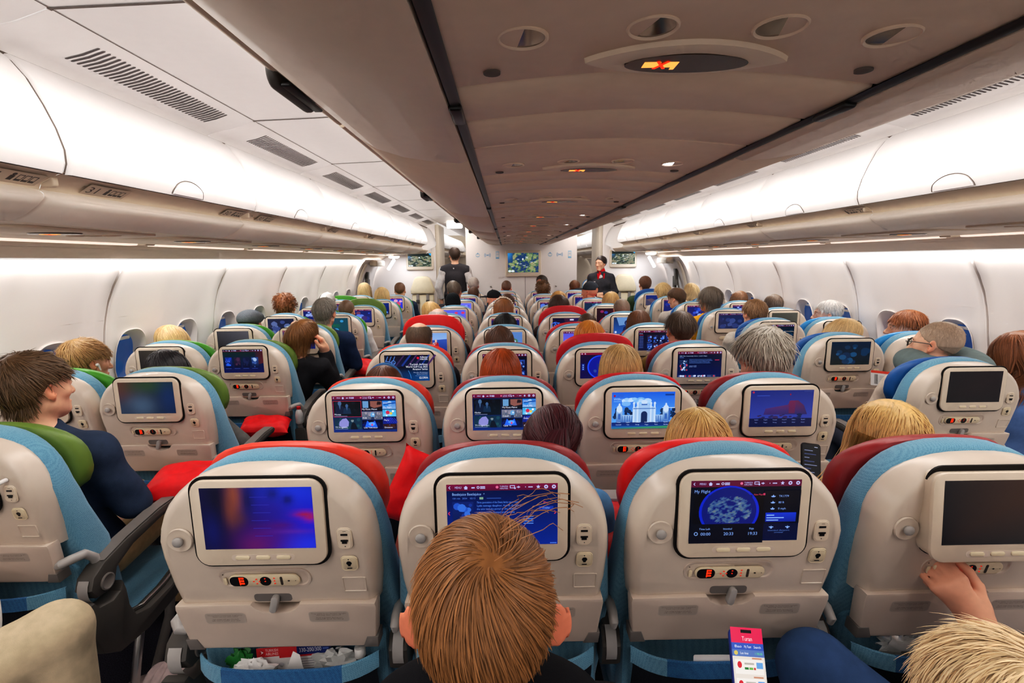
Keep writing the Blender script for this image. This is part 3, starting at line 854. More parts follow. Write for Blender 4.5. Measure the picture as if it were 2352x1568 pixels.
def handset_meshes():
    rc = MB()
    out = rrect(-.0125, HZ, .205, .05, .024, 6)
    rc.loft([[lm(u, v, w) for u, v in inset(out, d)] for d, w in ((-.001, .002), (0, -.0022), (.004, -.0022), (.007, .0005))], True, False, True)
    rec = rc.build('handset_recess', M['shell2'], 40)
    h = MB(); h.prism(rrect(-.012, HZ-.003, .158, .033, .0165, 7), .0, -.008, .004, lm); hs = h.build('handset', M['cream'], 40)
    d = MB(); d.prism([(x, z) for x, z in rrect(-.067, HZ-.003, .040, .026, .011, 5)], -.0078, -.0086, 0, lm); dis = d.build('handset_display', M['black'], 40)
    l = MB()
    for k in range(3):
        zc = HZ+.0045-k*.0072
        for (x0, x1, z0, z1) in ((-.066, -.0555, -.0008, .0006), (-.066, -.0555, .0022, .0034), (-.066, -.064, -.0028, .0032), (-.0572, -.0552, -.0005, .0032)):
            l.prism([(x0, zc+z0), (x1, zc+z0), (x1, zc+z1), (x0, zc+z1)], -.0087, -.009, 0, lm)
    led = l.build('display_digits', M['led'], 0)
    p = MB(); p.lathe([(.0125, -.0078), (.0125, -.0088), (.0105, -.0088)], 20, -.0085, HZ-.003, lm); pad = p.build('handset_pad', M['black'], 40)
    q = MB()
    for x, z in ((-.034, 0), (-.0275, .006), (-.0275, -.006), (-.021, 0), (-.0085, .0075), (-.0085, 0), (.012, .0085), (.012, .001), (.012, -.0065)):
        q.prism(ell(x, HZ-.003+z, .0019, .0016, 8), -.0086, -.0094, 0, lm)
    dots = q.build('handset_keys', M['leddim'], 0)
    s = MB(); s.prism(rrect(.027, HZ-.003, .0055, .023, .0026, 3), -.0078, -.0087, 0, lm); s.prism(ell(.043, HZ-.003, .0025, .002, 8), -.0078, -.0086, 0, lm); s.prism(ell(.058, HZ-.003, .001, .001, 6), -.0078, -.0085, 0, lm)
    s.prism(ell(-.103, HZ+.012, .0014, .0014, 8), -.0022, -.0026, 0, lm)
    slots = s.build('handset_slots', M['ink'], 0)
    c = MB(); c.prism(rrect(-.1, HZ-.006, .0075, .02, .0035, 3), -.0018, -.005, .001, lm)
    return rec, hs, dis, led, pad, dots, slots, c.build('release_tab', M['cream'], 40)
def port_meshes():
    out = rrect(.177, LCZ-.055, .031, .049, .010, 5)
    a = MB(); a.loft([[lm(u, v, w) for u, v in inset(out, d)] for d, w in ((-.0016, .001), (-.0006, -.0016), (.001, -.0012), (.002, -.0022))], True, False, True); usb = a.build('usb_panel', M['bezel'], 40)
    b = MB()
    b.prism([(.1695, LCZ-.047), (.1845, LCZ-.047), (.1845, LCZ-.0425), (.1695, LCZ-.0425)], -.0023, -.0026, 0, lm)
    b.prism([(.1715, LCZ-.066), (.1825, LCZ-.066), (.1825, LCZ-.0605), (.185, LCZ-.0605), (.185, LCZ-.0565), (.169, LCZ-.0565), (.169, LCZ-.0605), (.1715, LCZ-.0605)], -.0023, -.0026, 0, lm)
    b.prism(ell(.1775, LCZ-.073, .0012, .0012, 8), -.0023, -.0026, 0, lm); b.prism([(.174, LCZ-.0375), (.181, LCZ-.0375), (.181, LCZ-.0368), (.174, LCZ-.0368)], -.0023, -.0025, 0, lm)
    sl = b.build('usb_slots', M['black'], 0)
    out2 = rrect(.180, LCZ-.121, .034, .037, .009, 5)
    c = MB(); c.loft([[lm(u, v, w) for u, v in inset(out2, d)] for d, w in ((-.0018, .001), (-.0005, -.002), (.001, -.0014), (.0025, -.0026))], True, False, True); jk = c.build('audio_panel', M['cream'], 40)
    d = MB(); d.prism(ell(.180, LCZ-.119, .006, .0055, 14), -.0027, -.003, 0, lm); d.prism([(.177, LCZ-.127), (.183, LCZ-.127), (.183, LCZ-.122), (.177, LCZ-.122)], -.0027, -.003, 0, lm)
    d.prism(ell(.1795, LCZ-.109, .0014, .0014, 8), -.0027, -.003, 0, lm); d.prism([(.1745, LCZ-.134), (.1855, LCZ-.134), (.1855, LCZ-.1315), (.1745, LCZ-.1315)], -.0027, -.0029, 0, lm)
    ho = d.build('audio_holes', M['black'], 0)
    e = MB(); e.loft([[lm(u, v, w) for u, v in inset(rrect(.184, LCZ-.181, .052, .04, .003, 3), q)] for q, w in ((-.001, .001), (0, -.0014), (.0018, -.0014), (.0028, .0002))], True, False, True); fr = e.build('label_frame', M['shell'], 30)
    k = MB(); k.lathe([(.028, .0004), (.0262, -.003), (.021, -.0014), (.012, -.0005), (.001, -.0004)], 26, -.177, LCZ-.053, lm); dish = k.build('coat_knob_dish', M['shell'], 50)
    k = MB(); k.lathe([(.007, .002), (.007, -.004), (.0105, -.006), (.0115, -.009), (.0095, -.012), (.004, -.0135), (.001, -.0136)], 20, -.177, LCZ-.053, lm); knob = k.build('coat_knob', M['lgrey'], 60)
    return usb, sl, jk, ho, fr, dish, knob
CU_OUT = sup_out(.248, 1.153, .88, .44, .235, 2.5, 11, ((.60, .252), (.75, .258)))
def yfront(z): return .135 + .05*max(0., 1.0-z) + .02*math.exp(-((z-.72)/.12)**2)
def cushion_mesh():
    m = MB()
    lay = [(.016, .056), (.004, .06), (-.001, .072)]
    L = [[(u, w+lean(v), v) for u, v in inset(CU_OUT, d)] for d, w in lay]
    for d, f in ((-.003, .35), (-.002, .7), (.002, .88), (.012, .97), (.035, 1.0), (.08, .99)):
        L.append([(u, .072+(yfront(v)-.072)*f+lean(v), v) for u, v in inset(CU_OUT, d)])
    m.loft(L, True, True, True)
    return m.build('back_cushion', M['fabric'], 50)
HR_OUT = sup_out(.226, 1.157, .99, .915, .18, 2.6, 10, ((.94, .212), (.97, .223)))
def headrest_mesh():
    m = MB()
    def wing(u): return .045*(abs(u)/.21)**2.5
    lay = [(.02, .118), (.006, .122), (0, .134), (0, .160), (.006, .176), (.02, .183), (.06, .181)]
    m.loft([[(u, w+wing(u)*(1.0)+.03*(abs(u) > .2)*0, v-(.012*(w-.12)/.05)) for u, v in inset(HR_OUT, d)] for d, w in lay], True, True, True)
    return m.build('headrest', M['leather'], 50)
def lower_meshes():
    a = MB(); a.prism(rrect(0, .56, .46, .30, .03, 3), .10, .20, .02, XZ); lb = a.build('lower_back', M['fabric'], 40)
    p = MB()
    n = 12; loops = []
    for z, y in ((.645, -.012), (.60, -.016), (.45, .02), (.38, .095)):
        loops.append([(-.21+.42*k/n, y+.05*(abs(k/n-.5)*2)**4+.03, z) for k in range(n+1)])
    p.loft(loops, False); net = p.build('pocket_net', M['mesh'], 60)
    q = MB()
    for x0, x1 in ((-.14, .14),):
        q.loft([[(x0+(x1-x0)*k/8, yy+.05*(abs((x0+(x1-x0)*k/8)/.21))**4+.03, z) for k in range(9)] for z, yy in ((.612, -.015), (.612, -.019), (.65, -.016), (.652, -.011), (.65, -.008))], False)
    band = q.build('pocket_band', M['fabricd'], 60)
    bande = []
    for s in (-1, 1):
        q = MB(); x0, x1 = s*.14, s*.215
        q.loft([[(x0+(x1-x0)*k/4, yy+.05*(abs((x0+(x1-x0)*k/4)/.21))**4+.03, z) for k in range(5)] for z, yy in ((.612, -.0155), (.612, -.0195), (.65, -.0165), (.652, -.0115), (.65, -.0085))], False)
        bande.append(q.build('band_end', M['fabric'], 60))
    c = MB()
    L = []
    for d, z in ((.03, .345), (.004, .352), (0, .365), (0, .395), (.004, .418), (.02, .428), (.06, .432)):
        L.append([(u, v, z+.018*(v-.45)) for u, v in inset(rrect(0, .43, .47, .48, .06, 5), d)])
    c.loft(L, True, True, True); sc = c.build('seat_cushion', M['fabric'], 50)
    return lb, net, band, bande, sc
def leg_mesh(x):
    m = MB()
    m.tube([(x, .10, .36), (x, .16, .2), (x, .14, .03), (x, .40, .03), (x, .52, .2), (x, .56, .36)], .018, 8)
    return m.build('seat_leg', M['mgrey'], 50)
def beam_mesh():
    m = MB()
    for y in (.2, .5): m.tube([(-.24, y, .365), (.24, y, .365)], .022, 8)
    return m.build('seat_beam', M['dgrey'], 50)
def armrest_meshes():
    """between two seats, at x = 0"""
    a = MB()
    a.prism([(.075, .60), (.10, .575), (.15, .58), (.18, .63), (.17, .665), (.135, .685), (.095, .68), (.07, .65)], -.024, .024, .006, YZ)
    a.prism([(.12, .662), (.20, .655), (.42, .668), (.46, .676), (.47, .690), (.455, .704), (.40, .706), (.13, .700), (.10, .688), (.10, .672)], -.021, .021, .007, YZ)
    
    arm = a.build('armrest', M['dgrey'], 40)
    b = MB()
    b.loft([[(x, .125+.057*math.cos(t), .636+.057*math.sin(t)) for x in (-.013, .013)] for t in [PI*.55+k*PI*.75/8 for k in range(9)]], False)
    band = b.build('armrest_band', M['lgrey'], 50)
    c = MB(); c.tube([(0, .06, .715), (0, .055, .728), (.0, .075, .742), (0, .11, .745), (0, .14, .735), (0, .155, .70), (0, .16, .66)], [.008, .011, .012, .012, .012, .012, .011], 8)
    return arm, band, c.build('armrest_bracket', M['lgrey'], 50)
def aisle_arm_meshes(s):
    a = MB()   # big swoopy aisle armrest
    top = [(.06, .64), (.075, .675), (.12, .70), (.22, .722), (.38, .742), (.47, .742), (.485, .728), (.47, .712), (.38, .708), (.24, .688), (.165, .655), (.15, .615), (.12, .60), (.08, .605)]
    a.prism(top, -.028, .028, .008, YZ); arm = a.build('armrest', M['dgrey'], 40)
    cap = MB(); cap.loft([[(x, y, z) for x in (-.022, -.01, .01, .022)] for y, z in ((.125, .7035), (.22, .7255), (.38, .7455), (.465, .7455))], False); capm = cap.build('armrest_top', M['mgrey'], 50)
    b = MB()
    low = [(.045, .60), (.045, .50), (.07, .42), (.13, .375), (.25, .36), (.40, .375), (.52, .41), (.60, .45), (.62, .475), (.60, .49), (.50, .465), (.38, .435), (.27, .43), (.21, .45), (.19, .50), (.185, .565), (.175, .60), (.16, .572), (.13, .562), (.08, .575), (.065, .60)]
    b.prism(low, -.03, .03, .008, YZ); lowm = b.build('side_fairing', M['dgrey'], 40)
    r = MB(); r.tube([(0, .19, .57), (0, .195, .50), (0, .215, .455), (0, .27, .437), (0, .38, .443), (0, .50, .473), (0, .60, .497)], .008, 8); rim = r.build('fairing_rim', M['metal'], 50)
    h = MB(); h.lathe([(.026, .026), (.026, .032), (.022, .033), (.018, .030), (.001, .030)], 20, .118, .636, fmap=YZ); pv = [h.build('pivot_disc', M['mgrey'], 50)]
    h = MB(); h.lathe([(.001, -.030), (.018, -.030), (.022, -.033), (.026, -.032), (.026, -.026)], 20, .118, .636, fmap=YZ); pv.append(h.build('pivot_disc', M['mgrey'], 50))
    g = MB(); g.loft([[(x, .118+.060*math.cos(t), .634+.060*math.sin(t)) for x in (-.016, .016)] for t in [PI*.8+k*PI*.5/6 for k in range(7)]], False); band = g.build('armrest_band', M['lgrey'], 50)
    k = MB(); k.tube([(-s*.05, .05, .735), (-s*.035, .045, .742), (-s*.02, .06, .747), (-s*.012, .10, .742), (-s*.008, .125, .715), (-s*.005, .13, .68)], [.011, .014, .014, .014, .014, .012], 8); br = k.build('armrest_bracket', M['lgrey'], 50)
    l = MB(); l.tube([(0, .25, .37), (0, .16, .1), (0, .18, .045), (0, .23, .03), (0, .42, .035), (0, .55, .15), (0, .58, .22), (0, .56, .3), (0, .5, .38)], .014, 8); lg = l.build('baggage_bar', M['metal'], 50)
    return arm, capm, lowm, rim, pv, band, br, lg

SM = dict(shell=shell_mesh(), tray=tray_mesh(), latch=latch_mesh(), lrec=latch_recess(), h0=hinge_mesh(-1), h1=hinge_mesh(1), p0=placard_mesh(-1), p1=placard_mesh(1),
          mon=monitor_meshes(), hs=handset_meshes(), port=port_meshes(), cush=cushion_mesh(), head=headrest_mesh(), low=lower_meshes(), leg=(leg_mesh(-.17), leg_mesh(.17)), beam=beam_mesh(), arm=armrest_meshes(),
          aarm={-1: aisle_arm_meshes(-1), 1: aisle_arm_meshes(1)})
HEADCOL = {'red': C8(236, 34, 34), 'orange': C8(240, 66, 44), 'maroon': C8(150, 40, 44), 'crimson': C8(200, 24, 36), 'green': C8(70, 150, 36), 'olive': C8(104, 132, 56), 'blue': C8(36, 112, 180), 'sky': C8(40, 146, 214), 'dblue': C8(20, 90, 160)}
SEATS = {}
def build_seat(key, x, y, label, head, art, lod, headup=0., arms=(), aisle=0, tiltmon=False, rotz=0., dz=0.):
    t = thing('airline_seat', label, 'seat', (x, y, dz), rotz, 'airline seats in rows')
    SEATS[key] = t
    S = SM
    put('back_shell', S['shell'], t)
    put('back_cushion', S['cush'], t)
    put('headrest', S['head'], t, (0, 0, headup), HEADCOL[head])
    tr = put('tray_table', S['tray'], t)
    gap, bez, bt, bk = S['mon']
    if not tiltmon: put('monitor_gap', gap, t)
    else: put('monitor_gap', gap, t)
    mo = put('monitor', bez, t)
    if tiltmon:
        mo.rotation_euler = (math.radians(-5), 0, 0); mo.location = (-.012, -.024-1.03*math.sin(math.radians(5)), .003)
        # wedge sides of the swung-out monitor
        w = MB(); w.prism(rrect(0, LCZ-.012, .272, .188, .028, 6), .035, .002, .0, XZ); put('monitor_housing', w.build('monitor_housing', M['bezel'], 40), mo)
    if art is not None:
        put('screen', art.build('lcd', M['screen'], lambda u, v, l: (u-.118, -.0088-l, LCZ-.070+v), .00003), mo)
    if lod < 3:
        put('button_strip', bk, mo)
        for b in bt: put('monitor_button', b, mo)
    rec, hs, dis, led, pad, dots, slots, tab = S['hs']
    rc = put('handset_recess', rec, t)
    h = put('handset', hs, t)
    if lod < 3:
        for nm, me in (('handset_display', dis), ('display_digits', led), ('handset_pad', pad), ('handset_keys', dots), ('handset_slots', slots)): put(nm, me, h)
        put('release_tab', tab, rc)
    usb, sl, jk, ho, fr, dish, knob = S['port']
    u = put('usb_panel', usb, t); put('usb_slots', sl, u)
    j = put('audio_panel', jk, t); put('audio_holes', ho, j)
    d = put('coat_knob_dish', dish, t); put('coat_knob', knob, d)
    if lod < 3:
        put('label_frame', fr, t)
        put('latch_recess', S['lrec'], t)
        put('tray_hinge', S['h0'], tr); put('tray_hinge', S['h1'], tr)
        put('tray_placard', S['p0'], tr); put('tray_placard', S['p1'], tr)
    put('tray_latch', S['latch'], t)
    lb, net, band, bande, sc = S['low']
    put('lower_back', lb, t); put('seat_cushion', sc, t)
    if lod < 3:
        n = put('pocket', net, t); put('pocket_band', band, n); [put('band_end', be, n) for be in bande]
    put('seat_beam', S['beam'], t)
    put('seat_leg', S['leg'][0], t); put('seat_leg', S['leg'][1], t)
    for ax in arms:
        arm, bandm, br = S['arm']
        a = put('armrest', arm, t, (ax, 0, 0)); put('armrest_band', bandm, a)
        if lod < 3: put('armrest_bracket', br, a)
    if aisle:
        arm, capm, lowm, rim, pv, bandm, br, lg = S['aarm'][aisle]
        a = put('armrest', arm, t, (aisle*.272, 0, 0)); put('armrest_top', capm, a); [put('pivot_disc', q, a) for q in pv]; put('armrest_band', bandm, a); put('armrest_bracket', br, a)
        f = put('side_fairing', lowm, t, (aisle*.272, 0, 0)); put('fairing_rim', rim, f); put('baggage_bar', lg, t, (aisle*.272, 0, 0))
    return t
# ================================================================== what the seat screens show
SW, SHH = .236, .593
def scr(c='0a0c1c', c2=None):
    a = Art(SW, SHH); a.rect(0, 0, 1, SHH, c, c2 or c); return a
def bar(a, menu='MENU', c='7a1240'):
    a.rect(0, 0, 1, .062, c, '5c1038')
    w = 'b8bcf0'
    a.line(.035, .018, .022, .031, .006, w); a.line(.022, .031, .035, .044, .006, w)
    a.text(.075, .041, .03, menu, w, w=.06)
    a.poly([(.155, .032), (.175, .014), (.195, .032)], w); a.rect(.162, .03, .026, .018, w)
    a.rect(.225, .027, .03, .012, w); a.ring(.285, .03, .013, .006, w, 12); a.rect(.303, .02, .045, .009, w); a.rect(.303, .034, .045, .009, w)
    a.ellipse(.455, .03, .013, .013, 'd86a90'); a.text(.478, .03, .02, 'TURKISH', w, w=.075); a.text(.478, .049, .02, 'AIRLINES', w, w=.075)
    a.rect(.57, .014, .045, .028, w); a.rect(.576, .02, .033, .016, c); a.ellipse(.615, .042, .008, .008, w)
    a.line(.632, .031, .662, .031, .008, w); a.line(.648, .02, .648, .042, .006, w)
    a.ellipse(.71, .031, .004, .004, w); a.rect(.735, .027, .04, .009, w)
    cx, cy = .825, .031
    a.poly([(cx+(.02 if k % 2 == 0 else .009)*math.sin(k*PI/5), cy-(.02 if k % 2 == 0 else .009)*math.cos(k*PI/5)) for k in range(10)], w)
    for cx in (.895, .965): a.ellipse(cx, cy, .018, .018, w); a.ellipse(cx, cy, .007, .007, c)
    return a
def tile(a, x, y, w, h, c, c2, seed, cols, n=10, rmin=.01, rmax=.05):
    a.rect(x, y, w, h, c, c2); a.blobs(x, y, w, h, n, cols, seed, rmin, rmax); return a
def person_shape(a, cx, by, s, face, coat):
    a.poly([(cx-.075*s, by), (cx-.06*s, by-.10*s), (cx-.02*s, by-.125*s), (cx+.02*s, by-.125*s), (cx+.06*s, by-.10*s), (cx+.075*s, by)], coat)
    a.ellipse(cx, by-.155*s, .026*s, .034*s, face); a.poly([(cx-.012*s, by-.12*s), (cx+.012*s, by-.12*s), (cx, by-.06*s)], face)
def s_menu(tr=False):
    a = scr('0a1030', '14307a'); bar(a, 'MENÜ' if tr else 'MENU')
    tile(a, .02, .085, .43, .255, '06080f', '0a1620', 1, ['0c1a26', '0a1420', '101c30'], 8)
    person_shape(a, .12, .29, 1.1, '4a6a90', '12203c'); person_shape(a, .23, .29, .85, '40608a', '16304c')
    if not tr:
        for r in ((.015, .08, .44, .006), (.015, .335, .44, .006), (.015, .08, .006, .26), (.449, .08, .006, .26)): a.rect(*r, 'c02840')
    tile(a, .02, .35, .43, .195, '10304a', '183a50', 2, ['1c4a5c', '143a54', '20505a'], 16, .01, .03)
    a.poly([(.09, .48), (.10, .42), (.15, .37), (.21, .36), (.25, .42), (.24, .49), (.16, .52)], '8a8ad0'); a.poly([(.27, .545), (.285, .46), (.31, .43), (.345, .44), (.37, .50), (.385, .545)], '101826'); a.ellipse(.305, .40, .022, .025, '7a8a90'); a.rect(.28, .375, .05, .012, '182430')
    tile(a, .46, .08, .325, .165, '20202e', '101018', 3, ['2a3a5a', '3a2a2a'], 6)
    a.rect(.48, .085, .09, .11, '6a96c8'); a.poly([(.60, .085), (.78, .085), (.78, .17), (.66, .2), (.60, .17)], '8a5a52'); a.blobs(.70, .085, .08, .09, 4, ['2a1a20'], 4, .015, .03)
    tile(a, .46, .255, .325, .13, '7a7a8a', '5a6070', 5, ['8a8a9c', '6a7080', '54607a', '9a92a0'], 40, .006, .018)
    a.ellipse(.63, .31, .035, .045, '6aa0d8'); a.ellipse(.64, .30, .014, .016, 'c8dcf0'); a.poly([(.60, .385), (.61, .34), (.65, .34), (.66, .385)], '2a3a60')
    tile(a, .46, .393, .325, .155, '060a20', '0a1040', 6, ['0a1a6a', '0c1450'], 8); a.poly([(.54, .40), (.60, .46), (.66, .40), (.70, .51), (.50, .51)], '2a6af0'); a.ellipse(.61, .455, .05, .03, '60a0ff'); a.ellipse(.615, .47, .014, .02, 'd05080')
    tile(a, .79, .08, .21, .135, '2a78d8', '7aa6e0', 7, ['3a88e0', '9ac0ea'], 6); a.poly([(.80, .13), (.99, .105), (1, .125), (.82, .15)], '1a58a8')
    tile(a, .79, .225, .21, .11, '3aa0e0', '60c0f0', 8, ['f0f0f4', '80d0f4', '4ab0e8'], 8, .01, .03); a.ellipse(.87, .27, .03, .03, 'd03050'); a.ellipse(.92, .285, .022, .022, 'e8c048')
    tile(a, .79, .345, .21, .105, '0a1040', '182890', 9, ['1a2a90'], 3)
    for k in range(6): a.line(.81+k*.03, .352, .87+k*.03, .44, .006, '3a50d8')
    tile(a, .79, .46, .21, .085, '3a1a14', '20203a', 10, ['4a2a20', '2a3a80'], 5)
    w = 'dfe6ff'
    L = ['Filmler', 'TV Programları', 'My Music Planet', 'Çocuk', 'Canlı TV', 'Uçuş Bilg', 'Oyunlar', 'Daha Fa', 'Keşfet'] if tr else ['Movies', 'TV Programs', 'My Music Planet', 'Kids', 'Live Television', 'My Flight', 'Games', 'More', 'Discover']
    for tx, x, y in zip(L, (.035, .035, .47, .475, .485, .805, .815, .805, .81), (.305, .515, .225, .365, .525, .195, .315, .405, .525)): a.text(x, y, .036, tx, w)
    a.text(.805, .125, .03, '00:00', w)
    a.rect(.035, .318, .2, .008, '7a86b0'); a.rect(.035, .528, .2, .007, '7a86b0')
    return a
def s_film():
    a = scr('06123a', '0a2a8a'); bar(a)
    w = '8fb4f4'
    a.text(.05, .105, .036, 'Beetlejuice Beetlejuice', w, w=.26); a.text(.33, .105, .03, '☆' if False else '*', w)
    for x, tx in ((.05, '104 min'), (.14, '2024'), (.21, '05/13')): a.text(x, .14, .022, tx, '5a84d8')
    a.rect(.295, .122, .035, .022, '7aa08a'); a.rect(.36, .13, .13, .008, '30509a')
    tile(a, .05, .165, .19, .33, '12286e', '0a1a4a', 11, ['2a58c0', '1a3a90', '3a70d8'], 16, .01, .04)
    T = ['Three generations of the Deetz family return home', 'Lydia teenage daughter, Astrid, discovers', 'the attic and the portal to the Afterlife', 'is accidentally opened and trouble', 'comes home again']
    for k, tx in enumerate(T): a.text(.27, .18+k*.032, .026, tx, '5a8ae8', w=(.38, .40, .36, .34, .22)[k])
    a.text(.87, .19, .03, 'Play', 'c04870'); a.rect(.83, .215, .13, .035, '1a3aa0'); a.text(.86, .24, .026, 'Trailer', '8fb4f4')
    for k in range(4): a.rect(.69, .31+k*.022, .09, .008, '5a8ae8')
    for x, s in ((.025, -1), (.97, 1)): a.line(x, .26, x+s*.012, .275, .008, 'd03a60'); a.line(x+s*.012, .275, x, .29, .008, 'd03a60')
    a.rect(.93, .57, .06, .01, '4a70d0')
    return a
def s_flight():
    a = scr('020614', '03103a'); bar(a, c='5c1034')
    w = '86aaf0'
    a.text(.03, .115, .04, 'My Flight', w)
    a.rect(.03, .13, .64, .29, '01030c')
    a.ellipse(.355, .30, .275, .25, '0a28c0', 36); a.ellipse(.355, .30, .25, .235, '0a1a70', 36)
    T_ = terrain(12, '0a1a70', ('3a5a8a', '56708a', '6a7a80', '7a8ab0'), -.2, 1.6); a.grid(.16, .14, .40, .27, 44, 30, lambda u, v: T_(u, v) if (u-.5)**2+(v-.55)**2 < .26 else hexc('0a1a70'))
    a.rect(0, .42, .68, .19, '020818'); a.rect(.0, .12, .03, .3, '020614'); a.rect(.665, .10, .335, .32, '020818')
    a.text(.57, .145, .024, 'View Map', 'd04a70', w=.08); a.rect(.655, .125, .02, .02, 'c03a60')
    for k, tx in enumerate(('TK1779', '80 ft', '0 mph')):
        y = .165+k*.06; a.line(.73, y-.008, .77, y-.008, .007, w); a.poly([(.75, y-.025), (.765, y), (.735, y)], w); a.text(.80, y, .028, tx, w)
    a.rect(.69, .315, .28, .09, '1438c8', '0c2890'); a.rect(.70, .335, .07, .01, w); a.rect(.70, .36, .16, .01, w); a.rect(.70, .383, .11, .01, w)
    for x in (.75, .90): a.line(x-.02, .455, x+.02, .455, .008, w); a.poly([(x, .44), (x+.01, .47), (x-.01, .47)], w)
    a.text(.72, .495, .02, 'Istanbul Airport', '5a7ac0', w=.2); a.text(.78, .515, .02, 'terminal', '5a7ac0', w=.08)
    for x, tx, t2 in ((.09, 'Time Left', '00:00'), (.30, 'Istanbul', '20:33'), (.52, 'Riga', '19:33')): a.text(x+.05, .475, .026, tx, w, 'c'); a.text(x+.06, .53, .042, t2, w, 'c')
    a.ring(.062, .513, .018, .006, w, 16)
    return a
def s_blur():
    a = scr('0a0a28')
    a.grid(0, 0, 1, SHH, 30, 18, gauss_mix('0c0c38', [(.85, .1, .35, .35, '1a3ad8', .95), (.95, .55, .3, .4, '1c1cc8', .9), (.9, .95, .3, .2, '2236e0', .9), (.55, .85, .25, .3, '4a1078', .9), (.62, .35, .2, .25, '2a1a80', .7), (.45, .95, .15, .2, '6a1858', .6),
        (.30, .12, .07, .30, '8a4a34', .95), (.26, .35, .06, .25, '7a4034', .9), (.33, .5, .07, .12, '5a3030', .5), (.14, .2, .09, .5, '08081a', .8), (.08, .7, .08, .3, '0c1a70', .5), (.42, .2, .05, .2, '10123a', .7), (.65, .1, .06, .1, '101a60', .8), (.78, .2, .05, .08, '0e1450', .9), (.92, .44, .09, .05, '981440', .95), (.97, .5, .06, .06, 'a01838', .8), (.7, .62, .12, .06, '501070', .8), (.8, .72, .2, .04, '6a2a90', .5)]))
    for k in range(6): a.rect(.44+.01*(k % 3), .09+k*.075, .16, .004, '3434a8')
    return a
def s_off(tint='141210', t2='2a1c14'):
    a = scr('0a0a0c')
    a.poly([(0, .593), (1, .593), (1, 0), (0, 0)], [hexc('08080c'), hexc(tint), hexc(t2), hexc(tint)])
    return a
def s_off_reflect():  # switched-off screen, soft reflections painted into its colour
    a = scr('0a0a0c')
    a.grid(0, 0, 1, SHH, 24, 14, gauss_mix('101a30', [(.05, .1, .25, .5, '5a2a24', .9), (.6, .12, .5, .25, '20401c', .9), (.38, .75, .3, .35, '40566e', .9), (.9, .5, .2, .6, '18305c', .9), (.05, .9, .2, .2, '243850', .8)])); return a
def s_gate(bright=True):
    a = scr('1a60e0', '60a8f4') if bright else scr('1a2a78', '3a48a0')
    if bright:
        a.blobs(.15, .08, .5, .16, 22, ['8cc0f8', 'a8d0fa', 'bcdcfc', '78b0f4'], 16, .03, .08, .6)
        for x, s in ((.03, .09), (.22, .07), (.78, .1), (.92, .07)): a.blobs(x-.03, .24, .16, .2, 10, ['12305a', '183a60', '0e2850'], int(x*100), .02, s*.5)
        W, D, E = '9cc0ee', '3a68b4', 'c4dcf8'
        a.rect(.08, .37, .84, .13, W, D)
        for k in range(22): a.rect(.09+k*.038, .385, .012, .11, D)
        a.poly([(.33, .5), (.33, .25), (.38, .24), (.42, .2), (.55, .17), (.6, .2), (.66, .24), (.7, .25), (.7, .5)], W)
        for x in (.35, .41, .62, .68): a.rect(x-.012, .18, .024, .32, E); a.ellipse(x, .18, .018, .022, E)
        a.ellipse(.515, .16, .05, .035, E); a.rect(.47, .19, .09, .02, D); a.rect(.34, .26, .35, .012, D)
        a.rect(.465, .36, .1, .14, '16305e'); a.ellipse(.515, .36, .05, .05, '16305e')
        for x in (.12, .86): a.rect(x-.05, .28, .1, .22, W, D); a.ellipse(x, .27, .045, .06, E); a.ellipse(x, .21, .015, .035, E); a.rect(x-.02, .35, .04, .09, D)
        a.rect(.80, .25, .2, .012, E); a.rect(.90, .26, .03, .2, D)
        a.rect(0, .49, 1, .06, '0e2a6a', '143a8a'); a.rect(0, .55, 1, .045, '1a58a0', '2a7aa0'); a.poly([(0, .593), (.4, .57), (1, .545), (1, .593)], '3a8a6a')
        for k, tx in enumerate(('Türkçe', 'English', 'Français', 'Deutsch', 'Italiano', 'Español')): a.text(.11+k*.15, .495, .022, tx, 'd0e4ff', 'c'); a.text(.11+k*.15, .535, .022, ('Pусский', 'Türk', 'Portug', 'Magyar', 'Polski', 'Svenska')[k], 'd0e4ff', 'c')
        a.ellipse(.04, .055, .018, .018, '9a1840'); a.text(.07, .05, .028, 'TURKISH', '3a58b0', w=.11); a.text(.07, .075, .028, 'AIRLINES', '3a58b0', w=.11)
        a.text(.025, .125, .052, 'Willkommen', 'a8ccf8'); a.rect(.025, .14, .12, .012, '6aa0f0'); a.rect(.84, .03, .14, .025, '12408a')
    else:
        a.poly([(.22, .40), (.25, .3), (.6, .24), (.64, .17), (.76, .17), (.86, .25), (.92, .40)], [hexc(c) for c in ('3a2a6a', '4a3070', '5a2a60', '6a2a58', '60264e', '4a2a60', '2a2860')])
        a.rect(.62, .18, .1, .2, '6a2250', '5a2450'); a.blobs(.1, .38, .8, .1, 20, ['202a58', '2a2a60', '1a2450', '3a2a58'], 17, .02, .05, .5)
        a.rect(0, .46, 1, .14, '141a44', '101844'); a.ellipse(.04, .03, .018, .018, 'a02a50'); a.ellipse(.63, .07, .01, .016, '8a1a3a')
        for k, tx in enumerate(('Türkçe', 'English', 'Français', 'Deutsch', 'Italiano', 'Español')): a.text(.11+k*.15, .49, .022, tx, '8a9ad8', 'c'); a.text(.11+k*.15, .535, .022, ('Türk', 'Magyar', 'Portug', 'Svenska', 'Polski', 'Norsk')[k], '8a9ad8', 'c')
        a.rect(.1, .08, .2, .012, '3a50a8'); a.rect(.84, .01, .14, .02, '2a3a80')
    return a
